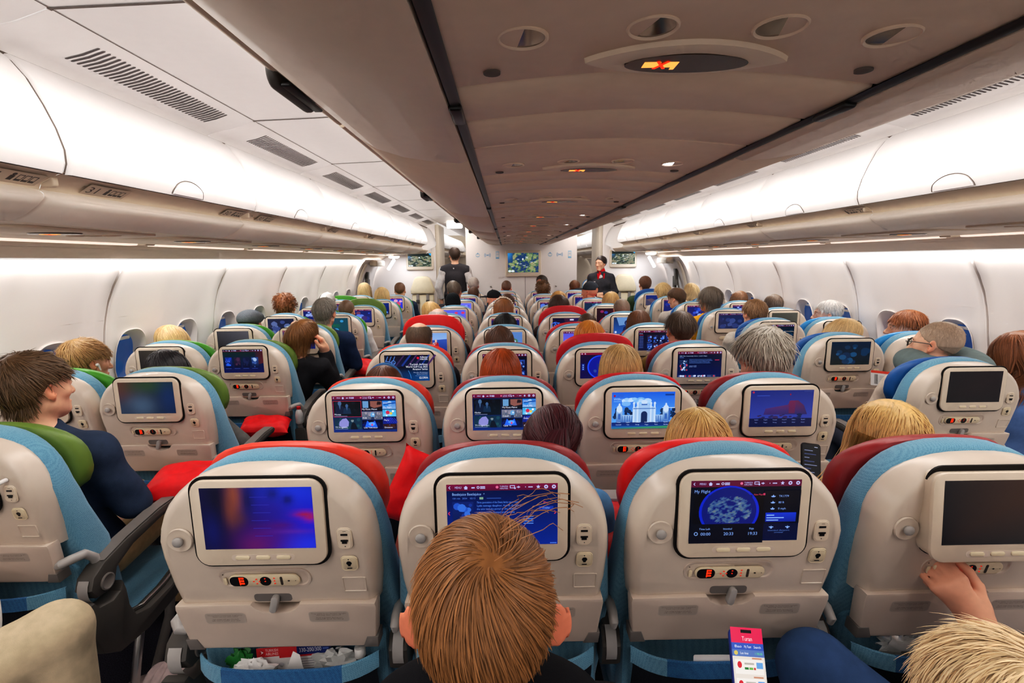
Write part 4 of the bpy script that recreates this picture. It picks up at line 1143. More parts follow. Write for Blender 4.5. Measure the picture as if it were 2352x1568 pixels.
def s_golf():
    a = scr('040a18', '0a2a60')
    for k in range(6): a.line(.45+k*.14, 0, .25+k*.14, .25, .03+.01*(k % 2), ('3a2a5a', '1a3a8a', '4a3060')[k % 3])
    a.poly([(0, .593), (0, .3), (.5, .25), (1, .35), (1, .593)], [hexc('04142a'), hexc('020610'), hexc('03091c'), hexc('08244a'), hexc('0c4a8a')])
    w = '5a8ae0'
    for k in range(3): a.line(.03+k*.08, .15, .08+k*.08, .03, .012, w)
    a.ring(.2, .17, .05, .012, w, 18); a.line(.02, .13, .24, .19, .012, w)
    a.ellipse(.755, .07, .028, .028, 'c81838'); a.text(.80, .07, .05, 'TURKISH', 'eef0ff', w=.17); a.text(.80, .115, .05, 'AIRLINES', 'eef0ff', w=.17)
    for k, tx in enumerate(('Turkish Airlines', 'World Golf Cup 2025', 'Amateur Series')): a.text(.965, .235+k*.055, .062, tx, 'f0f4ff', 'r', w=(.40, .49, .34)[k])
    a.text(.965, .41, .03, 'More than 100 destinations', 'b8ccf0', 'r', w=.32); a.text(.965, .445, .03, 'January November', 'b8ccf0', 'r', w=.25)
    a.rect(.68, .475, .28, .006, '6a9ad8'); a.text(.965, .545, .065, 'GLORIA', 'eef4ff', 'r', w=.2)
    a.ring(.05, .62, .55, .008, '4aa0f0', 20, .15, .5)
    return a
def s_globe(right=False):
    a = scr('1a0a30', '0a0a50'); a.rect(0, 0, 1, .05, '7a1038')
    a.ellipse(.45, .33, .29, .27, '1a48f0', 36); a.ellipse(.46, .33, .265, .25, '0a1a90', 36); a.blobs(.3, .2, .35, .26, 14, ['2a4a9a', '3a5aa0', '1a2a80'], 18, .02, .07)
    a.rect(.03, .25, .07, .16, '0a2a8a'); 
    for y in (.275, .32, .365): a.rect(.05, y, .03, .02, '8ab0f0')
    for x in (.04, .11): a.ellipse(x, .025, .014, .014, 'd0c0e8')
    return a
def s_catalog(seed=20, top='5c1030'):
    a = scr('04081c', '0a1440'); bar(a, c=top)
    a.text(.03, .105, .036, 'Movies', 'c0ccf4')
    for k in range(9): a.rect(.03, .13+k*.046, .12, .012, '5a74c8' if k else 'c02a50')
    r = random.Random(seed)
    for j in range(2):
        for i in range(4):
            tile(a, .26+i*.18, .14+j*.25, .15, .2, r.choice(['1a3a8a', '20204a', '2a4a9a', '3a2040']), r.choice(['0a1030', '102050']), seed+i+4*j, ['3a6ad8', '6a90e0', '203a80', 'a0b4e8', '1a1a40'], 8, .01, .04); a.rect(.26+i*.18, .35+j*.25, .1, .01, '6a80c8')
    return a
def s_detail():
    a = scr('03081e', '061450'); bar(a, c='6a1430')
    a.text(.04, .115, .03, 'NBA 75th Anniversary Stories - Lakers Magic', 'b0c4f0', w=.62); a.rect(.04, .135, .1, .012, '5a74c0')
    tile(a, .04, .19, .19, .26, '20305a', '101c40', 21, ['8ab0e8', 'd0dcf4', '3a5aa0', '101830', 'c04a60'], 30, .008, .03)
    for k in range(4): a.text(.26, .19+k*.027, .024, ('Follow the Lakers journey from the early days', 'to the big time in the league and beyond', 'as they tell the story of their rise', 'with rare footage from the archive')[k], '6a94e8', w=(.5, .52, .46, .48)[k])
    a.text(.26, .335, .022, 'Language  English', '90b0f0', w=.17); a.text(.26, .36, .022, 'Subtitles  Turkish', '90b0f0', w=.17); a.rect(.84, .19, .1, .02, 'a02a50')
    for k in range(4): tile(a, .02+k*.22, .54, .19, .05, '30406a', '506090', 30+k, ['c0ccf0', '20305a', 'c03a50'], 6, .01, .03)
    return a
def s_simple(seed, base, cols, barc='6a1234', n=14, hasbar=True, base2=None):
    a = scr(base, base2 or base); a.blobs(0, .06, 1, SHH-.06, n, cols, seed, .04, .14, .7)
    if hasbar: bar(a, c=barc)
    return a
def s_posters(): 
    a = scr('10281c', '0a1050'); bar(a, c='1a2c34'); a.poly([(.8, .06), (1, .06), (1, .35), (.82, .4)], [hexc('1a2030'), hexc('4a1a20'), hexc('5a2028'), hexc('20203a')])
    for k in range(4): tile(a, .05+k*.22, .2, .17, .26, ('16308a', '2a2038', '141c40', '2a4a8a')[k], '0a1030', 40+k, [['2a60e0', '1a40b0'], ['4a2a4a', '302040'], ['1a2450'], ['9ab4e0', '3a5a9a']][k], 9, .012, .05); a.rect(.05+k*.22, .48, .14, .01, '3a50a0')
    a.text(.055, .33, .075, 'ON', '4a7af0'); return a
def s_bluephoto():
    a = scr('102a7a', '0a1850'); a.poly([(0, .593), (0, .25), (.4, .2), (1, .5), (1, .593)], '3a3a5a'); a.poly([(0, .25), (.35, .18), (.7, .42), (.5, .5)], '5a4a5a'); a.blobs(.4, .4, .55, .18, 8, ['2a6af0', '4a8af8'], 51, .03, .06); return a
def s_rider():
    a = scr('12305a', '2a5aa8'); a.poly([(.1, .0), (.9, 0), (1, .2), (.2, .3)], '6a90c8'); a.ellipse(.5, .2, .11, .1, '1a2a58'); a.poly([(.3, .593), (.36, .36), (.5, .28), (.66, .34), (.8, .48), (.85, .593)], '14285a'); a.ellipse(.5, .23, .06, .07, '5a7ab8'); a.line(.6, .4, .85, .42, .05, '3a5aa0'); a.rect(.04, .5, .07, .07, 'c0d0f0'); return a
def s_style():
    a = scr('7aa0e0', 'a8c4f0'); a.poly([(0, .25), (1, .18), (1, .593), (0, .593)], [hexc('2a4aa0'), hexc('3a5ab0'), hexc('1a2a70'), hexc('142060')]); person_shape(a, .68, .42, 1.2, 'e0b0a0', 'a02030'); a.text(.05, .36, .11, 'STYLE UÇUŞ', 'eef2ff', w=.6); return a
def s_pinkmix(seed=60): return s_simple(seed, '2a3ad0', ['d04a70', '4a5af0', '8a90f8', '3a2ab0', 'e0a0c0'], '8a1a48', 12)
def s_violet(): 
    a = scr('5a5ad8', '6a6ae8'); bar(a, c='6a1a50'); a.rect(.04, .53, .07, .04, '202a80'); return a
def s_text_as():
    a = scr('0a0a2a', '101a58'); a.poly([(.4, 0), (1, 0), (1, .5), (.5, .3)], [hexc('3a1a3a'), hexc('1a2058'), hexc('10183a'), hexc('2a1a40')]); a.text(.03, .3, .3, 'as', '4a80f0'); a.ring(.1, .3, .16, .02, '3a6ae8', 16, 1, 4); a.rect(.62, .04, .14, .05, 'd0d4f4'); return a
# ================================================================== the rows
YM1 = .984
def ymid(n): return YM1+ROW*(n-1)
def yside(k): return 2.086+ROW*(k-2)
MIDX = [-.78, -.26, .26, .78]
mixed = lambda s: s_simple(s, '10206a', ['2a50c8', '1a3090', '5a7ae0', '8aa0e8', '3a2a70', '6a3a60'], '7a1440', 14)
MART = {(1, 0): s_blur, (1, 1): s_film, (1, 2): s_flight, (1, 3): lambda: s_off('0c0c10', '3a2012'),
        (2, 0): s_menu, (2, 1): lambda: s_menu(True), (2, 2): s_gate, (2, 3): lambda: s_gate(False),
        (3, 0): s_golf, (3, 1): lambda: s_catalog(22), (3, 2): s_globe, (3, 3): s_detail,
        (4, 0): s_style, (4, 1): lambda: s_simple(31, '5a80c0', ['a0b8d8', '4a7a6a', '3a6aa0', 'c8d4e8'], hasbar=False), (4, 2): s_violet, (4, 3): lambda: s_catalog(24, '6a1030'),
        (5, 0): s_pinkmix, (5, 1): lambda: mixed(3), (5, 2): s_text_as, (5, 3): s_rider,
        (6, 0): lambda: s_simple(35, '5a64e8', ['7a80f4', '4a50d0', 'd0406a'], hasbar=False), (6, 1): lambda: mixed(5), (6, 2): lambda: mixed(6), (6, 3): lambda: s_simple(9, '2a1020', ['8a2a60', '401a30', '2a40a0'], hasbar=False),
        (7, 0): lambda: s_simple(11, '6a70f0', ['8a90ff', '5a60d8'], hasbar=False), (7, 3): lambda: s_simple(12, '103050', ['a0d0e8', '2a70a0', '1a4a80'], '8a1440')}
MHEAD = {(1, 0): 'orange', (1, 1): 'maroon', (1, 2): 'red', (1, 3): 'maroon', (2, 0): 'orange', (2, 1): 'maroon', (2, 2): 'crimson', (2, 3): 'maroon', (3, 0): 'orange', (3, 1): 'maroon', (3, 2): 'crimson', (3, 3): 'maroon', (4, 0): 'red', (4, 1): 'maroon', (4, 2): 'crimson', (4, 3): 'maroon', (5, 0): 'red', (5, 2): 'crimson', (6, 3): 'maroon'}
MUP = {(3, 2): .045, (4, 0): .075, (5, 2): .055, (4, 2): .01, (1, 0): .006, (2, 2): .004}
POSW = ['leftmost seat', 'second seat from the left', 'third seat from the left', 'rightmost seat']
SCRW = {(1, 0): 'blurred purple screen', (1, 1): 'blue film page', (1, 2): 'flight map page', (1, 3): 'dark swung-out monitor', (2, 0): 'English menu of tiles', (2, 1): 'Turkish menu of tiles', (2, 2): 'bright blue palace gate', (2, 3): 'dim violet castle', (3, 0): 'golf advert', (3, 2): 'blue globe', (3, 3): 'film details'}
for n in range(1, 10):
    for c in range(4):
        lod = 1 if n <= 3 else (2 if n <= 4 else 3)
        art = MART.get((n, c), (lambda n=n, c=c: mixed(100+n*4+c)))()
        rowd = 'nearest centre row' if n == 1 else ('last centre row at the bulkhead' if n == 9 else '%s centre row from the camera' % ORD[n-1])
        lab = 'cream airline seat, %s of the %s' % (POSW[c].replace(' seat', ''), rowd)
        if (n, c) in SCRW: lab = 'cream seat with %s, %s in %s' % (SCRW[(n, c)], POSW[c].replace(' seat', ''), ('nearest centre row' if n == 1 else ORD[n-1]+' centre row'))
        arms = [.26] if c < 3 else []
        build_seat(('M', n, c), MIDX[c]+(.02 if (n, c) == (1, 3) else 0), ymid(n), lab, MHEAD.get((n, c), rnd.choice(['red', 'maroon', 'crimson'])), art, lod, MUP.get((n, c), 0. if n < 4 else -.022), arms, -1 if c == 0 else (1 if c == 3 else 0), tiltmon=(n, c) == (1, 3), dz=0. if n == 1 else -.023)
LART = {(1, 'a'): lambda: s_off(), (2, 'a'): s_off_reflect, (2, 'w'): lambda: s_off(), (3, 'a'): s_posters, (3, 'w'): lambda: s_off('3a342c', '4a443a'), (4, 'w'): lambda: s_off('3a3a40', '54545c'), (4, 'a'): lambda: mixed(60), (5, 'a'): lambda: s_simple(61, '1a4a5a', ['2a7ab0', '1a5a50', '3a90c8', '206a40'], hasbar=False), (5, 'w'): lambda: s_simple(62, '1a2040', ['3a4a80', '20284a', '5a6a9a'], hasbar=False), (6, 'a'): lambda: mixed(63), (7, 'a'): s_bluephoto, (8, 'a'): s_pinkmix}
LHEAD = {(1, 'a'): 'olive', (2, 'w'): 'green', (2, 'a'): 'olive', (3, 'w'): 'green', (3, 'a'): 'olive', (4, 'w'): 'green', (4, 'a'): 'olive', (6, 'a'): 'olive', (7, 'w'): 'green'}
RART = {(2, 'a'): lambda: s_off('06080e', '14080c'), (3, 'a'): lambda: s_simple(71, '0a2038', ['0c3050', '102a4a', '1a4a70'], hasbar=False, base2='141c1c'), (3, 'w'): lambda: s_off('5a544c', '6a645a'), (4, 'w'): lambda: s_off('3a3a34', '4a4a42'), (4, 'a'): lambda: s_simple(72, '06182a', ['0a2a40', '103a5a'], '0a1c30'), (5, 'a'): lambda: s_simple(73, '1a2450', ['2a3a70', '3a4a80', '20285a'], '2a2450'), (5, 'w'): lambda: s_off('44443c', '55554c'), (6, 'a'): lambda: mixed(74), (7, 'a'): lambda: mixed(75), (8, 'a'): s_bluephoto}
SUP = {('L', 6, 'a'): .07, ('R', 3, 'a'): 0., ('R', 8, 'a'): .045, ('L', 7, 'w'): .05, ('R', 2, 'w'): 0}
for sd, nm, s in (('L', 'left', -1), ('R', 'right', 1)):
    for k in range(1, 9):
        for pos, x in (('a', 1.81), ('w', 2.30)):
            if sd == 'R' and k == 1: continue
            if k == 1 and pos == 'w': continue
            if sd == 'R' and k == 2 and pos == 'w': continue
            lod = 1 if k <= 3 else (2 if k <= 4 else 3)
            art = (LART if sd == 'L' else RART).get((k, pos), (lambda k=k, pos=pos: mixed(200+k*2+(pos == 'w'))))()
            hd = LHEAD.get((k, pos), rnd.choice(['green', 'olive'])) if sd == 'L' else {('a', 2): 'dblue', ('a', 3): 'dblue', ('w', 3): 'sky', ('w', 4): 'sky'}.get((pos, k), rnd.choice(['blue', 'dblue']))
            place = 'aisle seat' if pos == 'a' else 'window seat'
            kk = k-1 if sd == 'L' else k-2
            rowd = 'nearest %s row' % nm if kk == 0 else '%s %s row from the camera' % (ORD[kk], nm)
            build_seat((sd, k, pos), s*x, yside(k), 'cream %s with %s headrest in the %s' % (place, 'green' if sd == 'L' else 'blue', rowd), hd, art, lod, SUP.get((sd, k, pos), 0. if k < 5 else -.015), [s*.245] if pos == 'a' else [], -s if pos == 'a' else 0, dz=-.036)
# a few seats of the cabin beyond the bulkhead, seen over the right aisle
for i, (x, y) in enumerate(((1.70, 10.2), (1.70, 11.0), (2.2, 10.6))):
    build_seat(('F', i, 'a'), x, y, 'pale seat beyond the bulkhead, %s of three past the attendant' % ('nearest', 'farthest', 'window one')[i], 'blue', mixed(300+i), 3)
# ================================================================== light
def area(name, loc, rot, sx, sy, energy, col=(1, 1, 1), spread=PI):
    l = bpy.data.lights.new(name, 'AREA'); l.shape = 'RECTANGLE'; l.size = sx; l.size_y = sy; l.energy = energy; l.color = col; l.spread = spread
    o = bpy.data.objects.new(name, l); COL.objects.link(o); o.location = loc; o.rotation_euler = rot; return o
LW = (1., .955, .92)
YM, YL = 3.3, 10.4
for side in (-1, 1):
    # cove lamp on top of the centre bins, washing the outboard bins and the aisle ceiling
    area('cove_lamp', (side*.69, YM, 2.06), (0, math.radians(-side*104), 0), .10, YL, 10, (1, .97, .955))
    # lamp behind the lower cove edge, washing the sidewall
    area('wall_wash_lamp', (side*2.385, YM, 1.605), (0, math.radians(-side*22), 0), .03, YL, 44, (1, .96, .94))
    area('ceiling_wash_lamp', (side*.72, YM, 2.10), (0, math.radians(-side*140), 0), .08, YL, 7, (1, .965, .95))  # uplight added to brighten the aisle ceiling, no fixture there
    area('bin_wash_lamp', (side*.668, YM, 1.972), (0, math.radians(-side*86), 0), .04, YL, 5.5, (1, .96, .93))  # unseen fill added to lift the lower part of the bins
    # broad light added under the aisle ceiling to brighten the seats
    area('aisle_lamp', (side*1.12, YM, 2.195), (0, math.radians(side*8), 0), .30, YL, 54, LW)
area('forward_cabin_lamp', (0, 12.6, 2.2), (0, 0, 0), 3.5, 6, 90, LW)
area('door_lamp', (-2.0, 8.2, 1.66), (0, 0, 0), .3, .3, 5, (.85, .92, 1))
area('door_lamp', (2.0, 8.2, 1.66), (0, 0, 0), .3, .3, 5, (.85, .92, 1))
w = bpy.data.worlds.new('world'); SC.world = w; w.use_nodes = True
w.node_tree.nodes['Background'].inputs[0].default_value = (1., .93, .88, 1); w.node_tree.nodes['Background'].inputs[1].default_value = .8  # uniform warm fill, added to reach in through the open rear end
# ================================================================== bodies from smooth distance fields
class Field:
    """signed distance on a rectilinear grid, primitives merged smoothly"""
    def __init__(s, xs, ys, zs):
        s.ax = [np.asarray(a, dtype=np.float32) for a in (xs, ys, zs)]
        s.d = np.full([len(a) for a in s.ax], .08, dtype=np.float32)
    def sl(s, lo, hi, m=.07):
        r = []
        for a, l, h in zip(s.ax, lo, hi):
            i0 = int(np.searchsorted(a, l-m)); i1 = int(np.searchsorted(a, h+m))
            r.append(slice(max(0, i0-1), min(len(a), i1+1)))
        return tuple(r)
    def grid(s, sl):
        return np.meshgrid(s.ax[0][sl[0]], s.ax[1][sl[1]], s.ax[2][sl[2]], indexing='ij', sparse=True)
    def merge(s, sl, v, k, op='u'):
        d = s.d[sl]
        if op == 'u':
            if k <= 0: s.d[sl] = np.minimum(d, v)
            else:
                h = np.clip(.5+.5*(v-d)/k, 0, 1); s.d[sl] = v+(d-v)*h*1 - k*h*(1-h) if False else (v*(1-h)+d*h - k*h*(1-h))
        elif op == 's':
            v = -v; h = np.clip(.5-.5*(v-d)/max(k, 1e-5), 0, 1); s.d[sl] = v*(1-h)+d*h + k*h*(1-h)
        elif op == 'i':
            h = np.clip(.5-.5*(v-d)/max(k, 1e-5), 0, 1); s.d[sl] = v*(1-h)+d*h + k*h*(1-h)
    def cone(s, a, b, ra, rb, k=.02, op='u', sq=None):
        a = np.array(a, dtype=np.float32); b = np.array(b, dtype=np.float32)
        R = max(ra, rb); lo = np.minimum(a, b)-R; hi = np.maximum(a, b)+R
        sl = s.sl(lo, hi)
        if any(q.start >= q.stop for q in sl): return s
        X, Y, Z = s.grid(sl); ba = b-a; L2 = float(ba@ba) or 1e-9
        px, py, pz = X-a[0], Y-a[1], Z-a[2]
        t = np.clip((px*ba[0]+py*ba[1]+pz*ba[2])/L2, 0, 1)
        qx, qy, qz = px-t*ba[0], py-t*ba[1], pz-t*ba[2]
        if sq: qx, qy, qz = qx/sq[0], qy/sq[1], qz/sq[2]
        v = np.sqrt(qx*qx+qy*qy+qz*qz)-(ra+(rb-ra)*t)
        if sq: v = v*min(sq)
        s.merge(sl, v, k, op); return s
    def ell(s, c, r, k=.02, op='u', rot=None):
        c = np.array(c, dtype=np.float32); r = np.array(r, dtype=np.float32); R = float(r.max())
        sl = s.sl(c-(R if rot is not None else r), c+(R if rot is not None else r))
        if any(q.start >= q.stop for q in sl): return s
        X, Y, Z = s.grid(sl); px, py, pz = X-c[0], Y-c[1], Z-c[2]
        if rot is not None:
            m = np.array(rot.to_3x3().transposed(), dtype=np.float32)
            px, py, pz = [m[i, 0]*px+m[i, 1]*py+m[i, 2]*pz for i in range(3)]
        ux, uy, uz = px/r[0], py/r[1], pz/r[2]
        k0 = np.sqrt(ux*ux+uy*uy+uz*uz)+1e-9
        k1 = np.sqrt((ux/r[0])**2+(uy/r[1])**2+(uz/r[2])**2)+1e-9
        v = k0*(k0-1)/k1
        s.merge(sl, v, k, op); return s
    def half(s, n, o, k=.006, op='s'):
        """removes ('s') the side n points to"""
        X, Y, Z = s.grid((slice(None),)*3)
        v = -((X-o[0])*n[0]+(Y-o[1])*n[1]+(Z-o[2])*n[2])
        s.merge((slice(None),)*3, v.astype(np.float32), k, op); return s
    def mesh(s, iso=0.):
        d = s.d-iso; ins = d < 0
        nx, ny, nz = d.shape
        c = np.zeros((nx-1, ny-1, nz-1), dtype=np.int8)
        for i in (0, 1):
            for j in (0, 1):
                for k in (0, 1): c += ins[i:nx-1+i, j:ny-1+j, k:nz-1+k]
        act = (c > 0) & (c < 8)
        idx = np.full(act.shape, -1, dtype=np.int32); P = np.argwhere(act); n = len(P)
        if n == 0: return np.zeros((0, 3)), np.zeros((0, 4), dtype=int)
        idx[act] = np.arange(n)
        acc = np.zeros((n, 3)); cnt = np.zeros(n)
        cor = [(i, j, k) for i in (0, 1) for j in (0, 1) for k in (0, 1)]
        val = {q: d[P[:, 0]+q[0], P[:, 1]+q[1], P[:, 2]+q[2]] for q in cor}
        for q in cor:
            for a in range(3):
                if q[a] == 0:
                    r = list(q); r[a] = 1; r = tuple(r)
                    va, vb = val[q], val[r]; m = (va < 0) != (vb < 0)
                    t = np.where(m, va/np.where(np.abs(va-vb) < 1e-12, 1, va-vb), 0)
                    for e in range(3): acc[:, e] += np.where(m, q[e]+(t if e == a else 0), 0)
                    cnt += m
        g = P+acc/np.maximum(cnt, 1)[:, None]
        V = np.stack([np.interp(g[:, e], np.arange(len(s.ax[e])), s.ax[e]) for e in range(3)], 1)
        F = []
        for a in range(3):
            b_, c_ = (a+1) % 3, (a+2) % 3
            s0 = [slice(None)]*3; s1 = [slice(None)]*3
            s0[a] = slice(0, -1); s1[a] = slice(1, None)
            for e in (b_, c_): s0[e] = slice(1, -1); s1[e] = slice(1, -1)
            A, B = ins[tuple(s0)], ins[tuple(s1)]
            E = np.argwhere(A != B)
            if len(E) == 0: continue
            flip = A[E[:, 0], E[:, 1], E[:, 2]]
            E = E.copy(); E[:, b_] += 1; E[:, c_] += 1
            def cell(db, dc):
                q = E.copy(); q[:, b_] -= db; q[:, c_] -= dc; return idx[q[:, 0], q[:, 1], q[:, 2]]
            q = np.stack([cell(1, 1), cell(0, 1), cell(0, 0), cell(1, 0)], 1)
            q[~flip] = q[~flip][:, ::-1]
            F.append(q[(q >= 0).all(1)])
        return V, np.concatenate(F)
def axis(lo, hi, coarse, *fine):
    """grid coordinates, finer inside each (a, b, step)"""
    x = lo; o = [lo]
    while x < hi:
        st = coarse
        for a, b, q in fine:
            if a-q <= x <= b: st = min(st, q)
            elif x < a < x+st: st = max(min(st, a-x), 1e-3)
        x += st; o.append(x)
    return o

# ---- shared head, in head coordinates: origin between the ears, y forward, z up
EAR_OUT = [0.]
def head_prims(F, o, female=False, ears=True, k=.012, infl=0.):
    ox, oy, oz = o; i = infl
    P = lambda x, y, z: (ox+x, oy+y, oz+z)
    w = .96 if female else 1.
    F.ell(P(0, -.014, .032), (.075*w+i, .094+i, .085+i), .01)
    F.ell(P(0, .022, .012), (.067*w+i, .070+i, .078+i), .02)
    F.ell(P(0, .026, -.045), (.055*w+i, .062+i, .066+i), .025)
    F.cone(P(-.048*w, .0, -.055), P(0, .066, -.093), .018+i, .021+i, .03); F.cone(P(.048*w, .0, -.055), P(0, .066, -.093), .018+i, .021+i, .03)
    if infl == 0:
        F.cone(P(0, .092, .0), P(0, .108, -.034), .007, .0125, .012); F.ell(P(-.012, .096, -.038), (.008, .008, .007), .006); F.ell(P(.012, .096, -.038), (.008, .008, .007), .006)
        F.cone(P(-.045, .077, .022), P(-.012, .091, .02), .008, .008, .012); F.cone(P(.045, .077, .022), P(.012, .091, .02), .008, .008, .012)
        for q in (-1, 1): F.ell(P(q*.031, .098, .004), (.016, .014, .011), .010, 's'); F.ell(P(q*.031, .080, .004), (.0125, .0125, .0115), .003)
        F.ell(P(0, .087, -.066), (.023, .011, .0055), .006); F.ell(P(0, .085, -.075), (.019, .010, .0055), .006); F.ell(P(0, .10, -.0705), (.022, .006, .0014), .002, 's')
        F.ell(P(0, .076, -.098), (.018, .016, .014), .015)
        for q in (-1, 1): F.ell(P(q*.042, .056, -.022), (.02, .02, .018), .02)
    if ears:
        for q in (-1, 1):
            eo = EAR_OUT[0]; R = Matrix.Rotation(q*(-.5-eo*30), 3, 'Z') @ Matrix.Rotation(.2, 3, 'X')
            F.ell(P(q*(.078*w+eo), -.010-eo, -.004), (.0065, .019+eo*.3, .032+eo*.3), .007, 'u', R)
            F.ell(P(q*(.0855*w+eo), -.002, -.002), (.005, .010, .018), .004, 's', R)
            F.ell(P(q*(.073*w), .002, -.032), (.007, .009, .011), .006)
def hand_prims(F, wr, fw, up, side, L=.185, curl=.5, spread=.0, thumb=.8, k=.006):
    """five separate fingers; wr wrist, fw pointing to the knuckles, up the back of the hand, side = +1 when the thumb is on the fw x up side"""
    wr = Vector(wr); fw = Vector(fw).normalized(); up = Vector(up); up = (up-fw*up.dot(fw)).normalized(); sd = fw.cross(up)*side
    s = L/.185
    kn = [wr+fw*(.090*s)+sd*(x*s)-up*(dz*s) for x, dz in ((.028, .002), (.010, 0), (-.009, .002), (-.026, .006))]
    F.cone(wr-fw*.02*s, wr+fw*.02*s, .024*s, .026*s, .02)
    for q in kn: F.cone(wr+fw*.015*s+(q-wr)*.1, q, .019*s, .0105*s, .014)
    F.cone(wr+fw*.03*s+sd*.012*s-up*.006*s, wr+fw*.075*s-up*.004*s, .021*s, .017*s, .016)
    lens = [(.042, .026, .021), (.046, .030, .022), (.043, .028, .021), (.034, .020, .018)]
    cs = curl if hasattr(curl, '__len__') else [curl]*4
    for i, (q, ls) in enumerate(zip(kn, lens)):
        p = q; a = 0.; dirx = sd*spread*(1.5-i)*.16
        r = .0092*s*(1 if i < 3 else .86)
        for j, l in enumerate(ls):
            a += cs[i]*(.9 if j == 0 else 1.15)
            dv = (fw*math.cos(a)-up*math.sin(a)+dirx).normalized(); e = p+dv*l*s
            F.cone(p, e, r, r*.9, .003 if j else .006); p = e; r *= .9
    t0 = wr+fw*.022*s+sd*.026*s-up*.008*s
    d1 = (fw*.72+sd*(.75*thumb)-up*.25).normalized(); t1 = t0+d1*.040*s
    d2 = (fw*.95+sd*.18*thumb-up*.22).normalized(); t2 = t1+d2*.032*s; d3 = (fw*.95-sd*.10-up*.28).normalized(); t3 = t2+d3*.026*s
    F.cone(wr+fw*.01*s+sd*.014*s, t0, .020*s, .0165*s, .014); F.cone(t0, t1, .0155*s, .012*s, .01); F.cone(t1, t2, .011*s, .0105*s, .005); F.cone(t2, t3, .0105*s, .0085*s, .004)

HEAD0 = (0., .285, 1.185)     # head centre of the seated body
NECK = (0., .262, 1.03)
def seated_joints(female=False, armL=None, armR=None, leanx=0.):
    sw = .155 if female else .178
    J = dict(pel=(0, .335, .545), ch=(0, .285, .84), nk=(0, .262, 1.02), sw=sw, sz=.985)
    for s, nm in ((-1, 'L'), (1, 'R')):
        arm = armL if s < 0 else armR
        J['sh'+nm] = (s*sw, .275, .955)
        if arm is None: J['el'+nm] = (s*(sw+.055), .34, .735); J['wr'+nm] = (s*.11, .55, .665); J['hd'+nm] = ((-s*.35, .85, -.25), (s*.3, .2, 1), )
        else: J['el'+nm], J['wr'+nm], J['hd'+nm] = arm[0], arm[1], arm[2:]
    return J
def torso_prims(F, J, female, i=0., skin=True):
    sw = J['sw']
    F.ell((0, .335, .56), (.165+i, .115+i, .11+i), .03)
    F.cone((0, .325, .56), (0, .29, .84), .118+i, .115+i, .03, sq=(1.22, .88, 1.))
    F.ell((0, .283, .86), (sw*.80+i, .102+i, .135+i), .04)
    if female:
        for q in (-1, 1): F.ell((q*.07, .355, .84), (.062+i, .055+i, .062+i), .04)
    for s, nm in ((-1, 'L'), (1, 'R')):
        F.cone((0, .262, 1.01), J['sh'+nm], .052+i, .052+i, .045)
def arm_prims(F, J, female, i=0., hands=True, stop=1.):
    q = .88 if female else 1.
    for s, nm in ((-1, 'L'), (1, 'R')):
        sh, el, wr = (Vector(J[x+nm]) for x in ('sh', 'el', 'wr'))
        F.cone(sh, el, .052*q+i, .041*q+i, .03); we = el+(wr-el)*stop
        F.cone(el, we, .041*q+i, (.041+(.027-.041)*stop)*q+i*(1.15), .02)
        if hands:
            h = J['hd'+nm]; side = (1 if s > 0 else -1)*(h[2] if len(h) > 2 else -1)
            hand_prims(F, wr, h[0], h[1], side, .175 if female else .188, h[3] if len(h) > 3 else .45, h[4] if len(h) > 4 else 0., h[5] if len(h) > 5 else .8)
LEGS0 = {s: ((s*.085, .36, .535), (s*.11, .755, .56), (s*.105, .69, .10), (s*.115, .86, .035)) for s in (-1, 1)}
STAND = {s: ((s*.085, .315, .55), (s*.092, .33, .06), (s*.095, .305, -.35), (s*.115, .45, -.405)) for s in (-1, 1)}
def leg_prims(F, i=0., shoes=True, stop=1., legs=None):
    legs = legs or LEGS0
    for s in (-1, 1):
        hp, kn, an, toe = (Vector(q) for q in legs[s])
        F.cone(hp, kn, .088+i, .060+i, .03); F.cone(kn, kn+(an-kn)*stop, .058+i, .060+(.040-.060)*stop+i, .02)
        if shoes: F.cone((an.x, an.y-.01, toe.z+.01), toe, .038+i, .030+i, .02)
def body_grid(step=.0125, hs=.0055, hands=True, hand_boxes=(), zlo=-.01, ylo=.05, xw=.34):
    hb = list(hand_boxes)
    fx = [(-.1, .1, hs)]; fy = [(.17, .40, hs)]; fz = [(1.04, 1.31, hs)]
    for (a, b) in hb:
        fx.append((a[0], b[0], .0055)); fy.append((a[1], b[1], .0055)); fz.append((a[2], b[2], .0055))
    lo = [-xw, ylo, zlo]; hi = [xw, .98, 1.34]
    for a, b in hb:
        for e in range(3): lo[e] = min(lo[e], a[e]-.06); hi[e] = max(hi[e], b[e]+.06)
    return axis(lo[0], hi[0], step, *fx), axis(lo[1], hi[1], step, *fy), axis(lo[2], hi[2], step, *fz)

